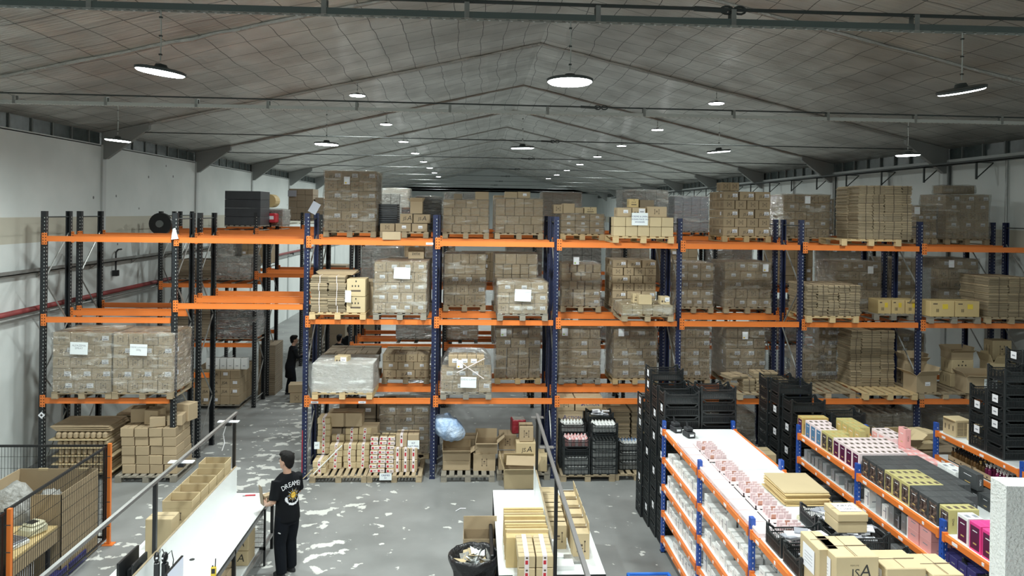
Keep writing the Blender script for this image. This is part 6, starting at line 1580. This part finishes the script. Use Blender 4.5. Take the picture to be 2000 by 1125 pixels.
# small labels on beams
for k, (x, y) in enumerate(((832, 475), (607, 785), (700, 785))):
    p = at(x, y + 3, 'Y', -.06); b = MB(); b.box(0, -.002, 0, .15, 0, .045, 'label'); b.box(.02, -.003, .015, .12, -.002, .028, 'label_grey'); tag(b.build('beam_label', loc=(p.x, -.056, p.z)), ('white location label on the top beam by the second blue post', 'white location label on the low beam by the first blue post', 'white label on the low beam under the cloudy load')[k], 'label')

# ------------------------------------------------------------------ things further back
def far_load(x, y, z, w, d, h, m, label, film='film', pal=True, name='carton_load', cat='pallet load', nr=4, nc=4, group=None):
    zz = z + (PH if pal else 0)
    if pal: pallet(x, y, z, 'pallet under the ' + label, w, d, 'wood_grey', detail=False, group='pallets deep in the racks')
    rr = random.Random(int(x * 31 + y * 7 + z)); b = MB(); hr = h / nr
    for r in range(nr):
        for c in range(nc): b.cbox(c * w / nc, rr.uniform(0, .01), r * hr, (c + 1) * w / nc - .004, d, (r + 1) * hr - .003, .008, m)
    if m == 'card':
        for r in range(nr):
            for c in range(nc):
                if z == 0 and rr.random() < .5: b.text('JSA', .11, 'ink', face(c * w / nc + w / nc * .45, r * hr + hr * .5, -.002), shear=.15)
                if rr.random() < .35: b.box(c * w / nc + .08, -.012, r * hr + hr * .4, c * w / nc + .2, -.0105, r * hr + hr * .75, 'label')
    o = b.build(name, loc=(x, y, zz)); tag(o, label, cat, group)
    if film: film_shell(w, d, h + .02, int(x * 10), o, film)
    return o
# third rack: black sheeted load, film bundles, mid and low stock
far_load(1.72, 5.6, LT, .98, .95, .96, 'black_stack', 'black film-wrapped load high beside the pipe wall', None, nr=4, nc=1)
far_load(1.5, 5.62, 3.46, .95, .95, .60, 'bag_grey', 'grey wrapped sacks behind the empty left bay', nr=4, nc=3)
far_load(1.35, 5.62, 4.2, .6, .8, .45, 'bag_grey', 'loose grey film heap on the wrapped sacks', nr=2, nc=1, pal=False)
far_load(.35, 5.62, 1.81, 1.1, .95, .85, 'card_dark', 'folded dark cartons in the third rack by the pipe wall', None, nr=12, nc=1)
far_load(1.55, 5.62, 1.81, 1.05, .95, .9, 'black_stack', 'black sagging sacks in the third rack', nr=5, nc=1)
far_load(.95, 5.4, 0, 1.3, 1.4, .95, 'card', 'JSA cartons on the floor of the third rack', None, nr=4, nc=5)
far_load(2.3, 7.0, 0, .5, .9, 1.5, 'card_dark', 'leaning folded cartons beside the passage', None, nr=24, nc=1, pal=False)
for k in range(6): tag(link('product_box', pbox(.17, .2, .3, 'white_box', 0), None, (1.3 + k * .19, 5.5, 1.09 + .0)), 'white box, %s along the top of the floor cartons in the third rack' % od(k), 'box')
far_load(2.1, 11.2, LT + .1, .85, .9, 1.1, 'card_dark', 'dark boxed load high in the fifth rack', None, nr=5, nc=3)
p = at(575, 393, 'Y', 11.1); b = MB(); b.box(0, -.003, 0, .3, 0, .22, 'label_grey'); tag(b.build('paper_sign', loc=(p.x - .25, 11.185, 6.0)), 'pale sheet on the dark boxed load', 'sign')
far_load(2.0, 7.0, LT, .95, .9, .45, 'bag_grey', 'grey film bags high beside the passage', nr=2, nc=2)
b = MB(); b.cbox(0, 0, 0, .5, .4, .28, .03, 'red'); b.box(.05, -.003, .1, .45, 0, .2, 'label'); tag(b.build('red_sack', loc=(2.35, 6.6, LT + .2)), 'red printed sack high beside the passage', 'sack')
b = MB(); b.tube([(0, 0, 0), (0, .5, 0)], .2, 'card_yellow', 16); tag(b.build('cable_drum', loc=(2.5, 7.2, LT + .85)), 'brown round drum on the grey film bags', 'drum')
b = MB(); b.tube([(0, 0, 0), (0, .12, 0)], .30, 'black', 24); b.tube([(0, -.05, 0), (0, .33, 0)], .10, 'beam_grey', 12); tag(b.build('cable_drum', loc=(.10, 5.28, 5.1)), 'black cable drum hanging by the second black post', 'drum')
rr = random.Random(77); kk = 0
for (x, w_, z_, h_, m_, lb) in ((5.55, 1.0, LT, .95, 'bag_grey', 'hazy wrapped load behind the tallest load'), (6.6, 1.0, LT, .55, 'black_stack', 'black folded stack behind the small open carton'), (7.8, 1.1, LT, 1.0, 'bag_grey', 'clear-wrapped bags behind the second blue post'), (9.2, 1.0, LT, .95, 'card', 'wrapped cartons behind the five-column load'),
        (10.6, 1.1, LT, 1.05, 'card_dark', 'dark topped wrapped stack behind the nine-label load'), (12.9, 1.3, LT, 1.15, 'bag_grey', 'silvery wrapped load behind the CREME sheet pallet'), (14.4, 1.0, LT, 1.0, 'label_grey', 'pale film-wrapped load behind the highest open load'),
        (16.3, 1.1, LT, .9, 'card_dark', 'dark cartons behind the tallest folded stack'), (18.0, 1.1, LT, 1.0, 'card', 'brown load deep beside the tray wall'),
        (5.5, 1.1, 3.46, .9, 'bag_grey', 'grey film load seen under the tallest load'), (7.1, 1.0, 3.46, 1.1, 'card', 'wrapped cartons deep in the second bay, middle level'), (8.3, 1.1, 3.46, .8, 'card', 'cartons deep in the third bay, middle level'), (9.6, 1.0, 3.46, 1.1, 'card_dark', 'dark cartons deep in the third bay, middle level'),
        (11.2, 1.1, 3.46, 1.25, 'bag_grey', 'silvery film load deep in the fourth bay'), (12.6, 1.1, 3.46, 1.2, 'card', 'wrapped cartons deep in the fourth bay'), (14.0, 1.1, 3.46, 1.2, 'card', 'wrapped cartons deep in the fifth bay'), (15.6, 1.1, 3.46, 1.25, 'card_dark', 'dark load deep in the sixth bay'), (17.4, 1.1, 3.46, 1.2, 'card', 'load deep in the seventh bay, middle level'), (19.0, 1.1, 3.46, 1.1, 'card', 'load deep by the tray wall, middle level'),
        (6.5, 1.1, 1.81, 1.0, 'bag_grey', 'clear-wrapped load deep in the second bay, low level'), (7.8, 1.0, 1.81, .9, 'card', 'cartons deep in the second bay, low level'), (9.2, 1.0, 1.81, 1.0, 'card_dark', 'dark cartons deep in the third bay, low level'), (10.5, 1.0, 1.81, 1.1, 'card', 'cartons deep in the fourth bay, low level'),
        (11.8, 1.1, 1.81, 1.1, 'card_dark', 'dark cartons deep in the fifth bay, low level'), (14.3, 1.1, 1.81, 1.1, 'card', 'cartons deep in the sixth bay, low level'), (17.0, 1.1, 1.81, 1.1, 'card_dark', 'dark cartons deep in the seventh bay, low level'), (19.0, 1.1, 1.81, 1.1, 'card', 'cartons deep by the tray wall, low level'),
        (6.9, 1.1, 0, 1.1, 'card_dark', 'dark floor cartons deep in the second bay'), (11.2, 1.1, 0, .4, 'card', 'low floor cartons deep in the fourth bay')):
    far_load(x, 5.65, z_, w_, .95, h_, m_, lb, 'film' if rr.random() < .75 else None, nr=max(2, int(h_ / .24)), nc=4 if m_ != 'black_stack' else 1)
0 and far_load(at(742, 470, 'Y', 3.0).x, 5.6, LT + .75, .9, .8, .4, 'card_yellow', 'yellow cartons under loose white film at the back', 'film_white', pal=False, nr=2, nc=3)
# back rack floor and levels, left part (second run)
far_load(11.5, 1.4, LL + 0, .0 + .9, .95, 1.3, 'card_dark', 'dark wrapped load between the labelled loads, low level') if False else None
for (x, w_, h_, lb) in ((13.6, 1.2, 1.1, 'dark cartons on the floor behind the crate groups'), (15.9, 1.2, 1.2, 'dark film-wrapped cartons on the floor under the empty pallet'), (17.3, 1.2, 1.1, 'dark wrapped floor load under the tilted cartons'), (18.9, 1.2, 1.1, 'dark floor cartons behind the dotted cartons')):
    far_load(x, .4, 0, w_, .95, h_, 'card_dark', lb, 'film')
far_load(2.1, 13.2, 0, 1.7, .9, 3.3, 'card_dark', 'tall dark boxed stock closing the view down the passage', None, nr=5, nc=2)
for k in range(5): pallet(2.15, 12.0, k * PH, 'grey pallet, %s of the pile before the tall dark stock' % od(k), 1.1, 1.0, 'wood_grey', detail=False, group='pallets deep in the racks')
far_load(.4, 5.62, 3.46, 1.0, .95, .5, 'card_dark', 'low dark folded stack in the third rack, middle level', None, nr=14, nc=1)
for k, (x, y) in enumerate(((3.45, 6.1), (3.5, 6.12))):
    tag(link('carton', carton_mesh(.5 - .1 * (1 - k), .4, .24 if k else .28, 'plain' if k else 'short', 'card'), None, (x - .1 * k, y, 0 if k == 0 else .282), .1), 'brown carton in the passage, %s of two' % ('lower', 'upper')[k], 'box')
# far stock beyond: fifth rack line
for (x, z_, w_, h_, m_, lb) in ((3.0, LT, 1.1, .9, 'card_dark', 'small dark load far beyond the passage'), (.4, 3.5, 1.1, .9, 'card', 'far load beside the pipe wall'), (5.4, 3.5, 1.1, 1, 'card', 'far load past the passage, middle level'), (2.6, 0, 2.0, 1.6, 'card_dark', 'dark boxed stock closing the end of the passage')):
    far_load(x, 11.3 if z_ else 16.0, z_, w_, .9, h_, m_, lb, None, pal=z_ > 0)
# ------------------------------------------------------------------ people
def remesh(o, vox, sm=3):
    r = o.modifiers.new('r', 'REMESH'); r.mode = 'VOXEL'; r.voxel_size = vox; r.use_smooth_shade = True
    s = o.modifiers.new('s', 'SMOOTH'); s.iterations = sm; s.factor = .5
def hand(b, wr, dirv, palm, m, side=1, curl=.5, s=1.0):
    "wr wrist, dirv pointing direction, palm normal; side = which way the thumb lies"
    d = Vector(dirv).normalized(); n = Vector(palm).normalized(); a = d.cross(n).normalized() * side
    w = Vector(wr)
    M_ = Matrix(((a.x, d.x, n.x, w.x), (a.y, d.y, n.y, w.y), (a.z, d.z, n.z, w.z), (0, 0, 0, 1)))
    b.rings([((0, 0, 0), .026 * s, .018 * s)], m) if False else None
    b.cbox(-.040 * s, -.005, -.013 * s, .040 * s, .095 * s, .013 * s, .010, m, M_)
    for k, (u, L) in enumerate(((.031, .072), (.010, .080), (-.011, .074), (-.031, .058))):
        p0 = Vector((u * s, .088 * s, 0)); a1 = curl * .6; a2 = curl * 1.5
        p1 = p0 + Vector((u * .15, math.cos(a1), math.sin(a1))) * L * .5 * s; p2 = p1 + Vector((0, math.cos(a2), math.sin(a2))) * L * .3 * s; p3 = p2 + Vector((0, math.cos(a2 * 1.3), math.sin(a2 * 1.3))) * L * .25 * s
        b.tube([M_ @ p0, M_ @ p1, M_ @ p2, M_ @ p3], [.0092 * s, .0088 * s, .008 * s, .0065 * s], m, 8)
    q0 = Vector((.032 * s, .02 * s, .004)); q1 = q0 + Vector((.03, .026, .014)) * s; q2 = q1 + Vector((.010, .026, .012)) * s
    b.tube([M_ @ q0, M_ @ q1, M_ @ q2], [.013 * s, .011 * s, .008 * s], m, 8)
def person(name, label, loc, th, H, J, cols, head_turn=0, vox=.012, detail=True, coat=False, printback=False, head_pitch=0):
    t = thing(name, label, 'person', loc, th); k = H / 1.86
    def S_(p): return Vector(p) * k
    shirt, pants = cols
    b = MB()
    Mh = Matrix.Translation(S_((J['lean'][0], J['lean'][1] + .01, 1.578))) @ Matrix.Rotation(head_turn, 4, 'Z') @ Matrix.Rotation(head_pitch, 4, 'X') @ Matrix.Scale(1.09, 4)
    hd = lambda x, y, z: Mh @ (Vector((x, y, z)) * k)
    # head: skull, jaw, nose, ears, lips, eye sockets; facing +Y
    def ell(c, r, n=14): 
        b.sph((0, 0, 0), r, 'skin', n, Mh @ Matrix.Translation(Vector(c) * k) @ Matrix.Scale(k, 4))
    ell((0, .0, .145), (.076, .098, .105)); ell((0, .045, .075), (.056, .058, .078)); ell((0, .108, .095), (.013, .022, .026), 8); ell((0, .088, .115), (.05, .018, .018), 8); ell((0, .092, .045), (.024, .014, .012), 8); ell((0, .075, .02), (.03, .026, .02), 8)
    for s in (-1, 1): ell((s * .079, -.004, .11), (.010, .022, .034), 8); ell((s * .032, .088, .125), (.014, .010, .009), 8)
    b.tube([hd(0, -.018, -.12), hd(0, -.012, -.03), hd(0, .0, .08)], [.072 * k, .060 * k, .058 * k], 'skin', 14)
    lx, ly = J['lean']
    b.rings([(S_((lx * .2, .0, .95)), .15 * k, .105 * k), (S_((lx * .5, ly * .4, 1.12)), .135 * k, .095 * k), (S_((lx * .8, ly * .8, 1.32)), .16 * k, .105 * k), (S_((lx, ly, 1.45)), .165 * k, .095 * k), (S_((lx, ly, 1.52)), .09 * k, .07 * k)], 'skin', 20)
    for s, key in ((-1, 'L'), (1, 'R')):
        sh, el, wr = (S_(q) for q in J['arm' + key])
        b.tube([sh, sh.lerp(el, .5), el, el.lerp(wr, .35), wr], [.052 * k, .046 * k, .038 * k, .040 * k, .026 * k], 'skin', 12)
        hp, kn, an = (S_(q) for q in J['leg' + key])
        b.tube([hp, hp.lerp(kn, .5), kn, kn.lerp(an, .35), an], [.085 * k, .072 * k, .054 * k, .052 * k, .036 * k], 'skin', 12)
        d = (wr - el).normalized(); hd_ = J.get('hand' + key, (d, (s * -1, 0, 0)))
        hand(b, wr, hd_[0], hd_[1], 'skin', s, J.get('curl', .6), k)
    body = b.build('body', t, True); remesh(body, .0065 if detail else vox, 2)
    # eyes
    e = MB()
    for s in (-1, 1): e.sph((0, 0, 0), .009, 'label', 8, Mh @ Matrix.Translation(Vector((s * .032, .092, .126)) * k) @ Matrix.Scale(k, 4)); e.sph((0, 0, 0), .005, 'ink', 8, Mh @ Matrix.Translation(Vector((s * .032, .099, .126)) * k) @ Matrix.Scale(k, 4)); e.box(-.014, -.003, -.003, .014, .003, .003, 'hair', Mh @ Matrix.Translation(Vector((s * .032, .098, .146)) * k) @ Matrix.Scale(k, 4))
    e.build('eyes', t)
    # hair
    hb = MB(); hm = lambda c, r, n=14: hb.sph((0, 0, 0), r, 'hair', n, Mh @ Matrix.Translation(Vector(c) * k) @ Matrix.Scale(k, 4))
    hm((0, -.018, .172), (.088, .102, .092), 18); hm((0, -.05, .12), (.076, .062, .082)); hm((0, .035, .225), (.07, .07, .035)); hm((0, .072, .21), (.062, .035, .03)); hm((0, -.065, .075), (.056, .034, .05))
    rr = random.Random(4)
    for q in range(26):
        a = rr.uniform(0, 6.28); r_ = rr.uniform(.03, .08); p0 = Vector((r_ * math.cos(a), r_ * math.sin(a) - .02, .235 - r_ * .35)); p1 = p0 + Vector((math.cos(a) * .03, math.sin(a) * .03 + .015, .008))
        hb.tube([hd(*p0), hd(*p1)], [.014 * k, .006 * k], 'hair', 5)
    h = hb.build('hair', t, True); remesh(h, .008 * k, 1)
    # shirt (or long coat)
    b = MB(); rgs = []
    prof = [(.84, .198, .158, 0), (.95, .192, .158, .1), (1.05, .184, .146, .35), (1.18, .186, .140, .6), (1.32, .204, .146, .85), (1.42, .212, .138, 1), (1.48, .185, .115, 1), (1.535, .105, .082, 1)]
    if coat: prof = [(.55, .20, .15, 0), (.75, .195, .14, 0)] + prof
    for z, rx, ry, f in prof: rgs.append((S_((lx * f, ly * f, z)), rx * k, ry * k))
    b.rings(rgs, shirt, 26)
    for key in 'LR':
        sh, el, wr = (S_(q) for q in J['arm' + key])
        if J.get('long') or coat: b.tube([sh + S_((0, 0, .01)), sh.lerp(el, .5), el, el.lerp(wr, .95)], [.078 * k, .068 * k, .058 * k, .042 * k], shirt, 14)
        else: b.tube([sh + S_((0, 0, .01)), sh.lerp(el, .45), sh.lerp(el, .9)], [.080 * k, .076 * k, .078 * k], shirt, 14)
    sh_ = b.build('coat' if coat else 't_shirt', t, True); remesh(sh_, max(vox, .011), 4)
    # trousers, shoes
    b = MB(); b.rings([(S_((0, 0, .78)), .150 * k, .120 * k), (S_((0, 0, .88)), .168 * k, .126 * k), (S_((0, 0, .99)), .158 * k, .116 * k), (S_((0, 0, 1.02)), .15 * k, .11 * k)], pants, 22)
    for key in 'LR':
        hp, kn, an = (S_(q) for q in J['leg' + key]); a2 = an + Vector((0, 0, -.02 * k))
        b.tube([hp + S_((0, 0, .04)), hp.lerp(kn, .5), kn, kn.lerp(an, .5), a2], [.112 * k, .108 * k, .090 * k, .086 * k, .078 * k], pants, 16)
    tr = b.build('trousers', t, True); remesh(tr, max(vox, .011), 3)
    for key, f in (('L', 1), ('R', 1)):
        an = S_(J['leg' + key][2]); b = MB()
        b.rings([((an.x, an.y + .055 * k, 0.002), .048 * k, .135 * k), ((an.x, an.y + .055 * k, .03 * k), .050 * k, .138 * k), ((an.x, an.y + .04 * k, .065 * k), .044 * k, .105 * k), ((an.x, an.y + .0, .10 * k), .042 * k, .055 * k), ((an.x, an.y, .12 * k), .03 * k, .03 * k)], 'black_soft', 18)
        b.build('shoe', t, True)
    if printback:
        def onback(u, z, off=.010):
            "a point on the back of the shirt; u = metres along the surface from the spine, positive to the wearer's right"
            for i in range(len(prof) - 1):
                if prof[i][0] <= z <= prof[i + 1][0]: break
            f = (z - prof[i][0]) / (prof[i + 1][0] - prof[i][0]); rx = prof[i][1] + (prof[i + 1][1] - prof[i][1]) * f; ry = prof[i][2] + (prof[i + 1][2] - prof[i][2]) * f; ff = prof[i][3] + (prof[i + 1][3] - prof[i][3]) * f
            a = -math.pi / 2 + u / (.5 * (rx + ry)) ; return S_((lx * ff + (rx + off) * math.cos(a), ly * ff + (ry + off) * math.sin(a), z))
        b = MB()
        def put(vs, fs, m, off): b.add([onback(v[0], v[1], off) for v in vs], fs, m)
        word = 'DREAMER'
        for i, ch in enumerate(word):
            vs, fs = text_geo(ch, 'CENTER'); a = (i - 3) * .042; lift = -.035 * (abs(i - 3) / 3) ** 2; rot = -(i - 3) * .13
            v2 = [((v[0] * math.cos(rot) - v[1] * math.sin(rot)) * .072 + a, (v[0] * math.sin(rot) + v[1] * math.cos(rot)) * .10 + 1.40 + lift) for v in vs]; put(v2, fs, 'label', .013)
        cx, cz = 0.0, 1.24
        put([(cx + .034 * math.cos(q), cz + .045 * math.sin(q)) for q in [k_ * .3927 for k_ in range(16)]], [tuple(range(16))], 'sun', .015)
        for q in range(18):
            a = q * math.pi / 9; r1 = .044; r2 = .095 if q % 2 else .075; w_ = .09
            put([(cx + r1 * math.cos(a - w_), cz + r1 * 1.2 * math.sin(a - w_)), (cx + r1 * math.cos(a + w_), cz + r1 * 1.2 * math.sin(a + w_)), (cx + r2 * math.cos(a), cz + r2 * 1.15 * math.sin(a))], [(0, 1, 2)], 'label' if q % 2 else 'sun', .014)
        put([(-.03, cz - .004), (.03, cz + .012), (.03, cz + .016), (-.03, cz)], [(0, 1, 2, 3)], 'ink', .0165)
        rr = random.Random(6)
        for q in range(16):
            a = math.pi + q * math.pi / 15; r_ = .095; x_, z_ = r_ * math.cos(a), cz - .035 + r_ * 1.05 * math.sin(a); s_ = rr.uniform(.010, .022)
            put([(x_ - s_, z_ - s_ * .6), (x_ + s_ * .7, z_ - s_ * .9), (x_ + s_, z_ + s_ * .8), (x_ - s_ * .3, z_ + s_ * 1.2)], [(0, 1, 2, 3)], 'label', .013)
        b.build('back_print', t)
        b = MB(); p_ = S_((-.16, -.06, .70)); b.box(p_.x - .035, p_.y - .03, p_.z, p_.x - .025, p_.y + .02, p_.z + .012, 'label'); b.build('pocket_tag', t)
    return t
P = dict(lean=(0, .03), armL=((-.185, .02, 1.455), (-.265, -.015, 1.17), (-.205, .235, 1.06)), armR=((.185, .03, 1.455), (.245, .06, 1.19), (.06, .30, 1.06)),
         handL=((.25, .95, .0), (1, -.2, .1)), handR=((-.45, .85, .05), (-1, -.5, .1)), curl=.55,
         legL=((-.09, 0, .90), (-.11, .03, .49), (-.115, -.03, .09)), legR=((.09, 0, .90), (.10, .06, .49), (.12, .05, .09)))
person('person', 'man in black T-shirt with a white and yellow back print, standing at the bench', (5.88, -4.02, 0), math.radians(50), 1.87, P, ('shirt', 'trousers'), head_turn=math.radians(12), printback=True)
# small boxes he holds
th = math.radians(50); Mh_ = Matrix.Translation((5.88, -4.02, 0)) @ Matrix.Rotation(th, 4, 'Z')
for k in range(3):
    p = Mh_ @ Vector((-.16, .355, 1.00 + .052 * k))
    tag(link('carton', carton_mesh(.15, .12, .05, 'plain', 'card'), None, p, th - .1), 'small brown box, %s in the pile held by the man' % ('lowest', 'middle', 'upper')[k], 'box')
p = Mh_ @ Vector((-.17, .36, 1.0)); b = MB(); b.box(0, 0, 0, .006, .14, .30, 'card_dark', Matrix.Rotation(-.12, 4, 'Y')); tag(b.build('cardboard_sheet', loc=p, rz=th - .25), 'thin brown board held upright by the man', 'cardboard')
P2 = dict(lean=(0, .10), armL=((-.18, .08, 1.44), (-.25, .12, 1.16), (-.2, .38, 1.15)), armR=((.18, .08, 1.44), (.25, .15, 1.2), (.16, .42, 1.22)), curl=.5,
          legL=((-.09, 0, .90), (-.10, .04, .49), (-.10, -.04, .09)), legR=((.09, 0, .90), (.10, .08, .49), (.10, .06, .09)))
q = at(566, 771, 'Z', 0)
person('person', 'person in a long dark coat working at the racks in the passage', (q.x, q.y, 0), math.radians(-60), 1.78, P2, ('shirt', 'trousers'), coat=True, detail=False, vox=.016)
P3 = dict(P2); P3['long'] = True
person('person', 'person in dark top with light back print behind the rack', (4.66, 9.0, 0), math.radians(15), 1.75, P3, ('shirt', 'trousers'), detail=False, vox=.016)
person('person', 'dark-haired person in front of the other, seen through the rack', (4.42, 8.2, 0), math.radians(-20), 1.62, P3, ('shirt', 'trousers'), detail=False, vox=.016)
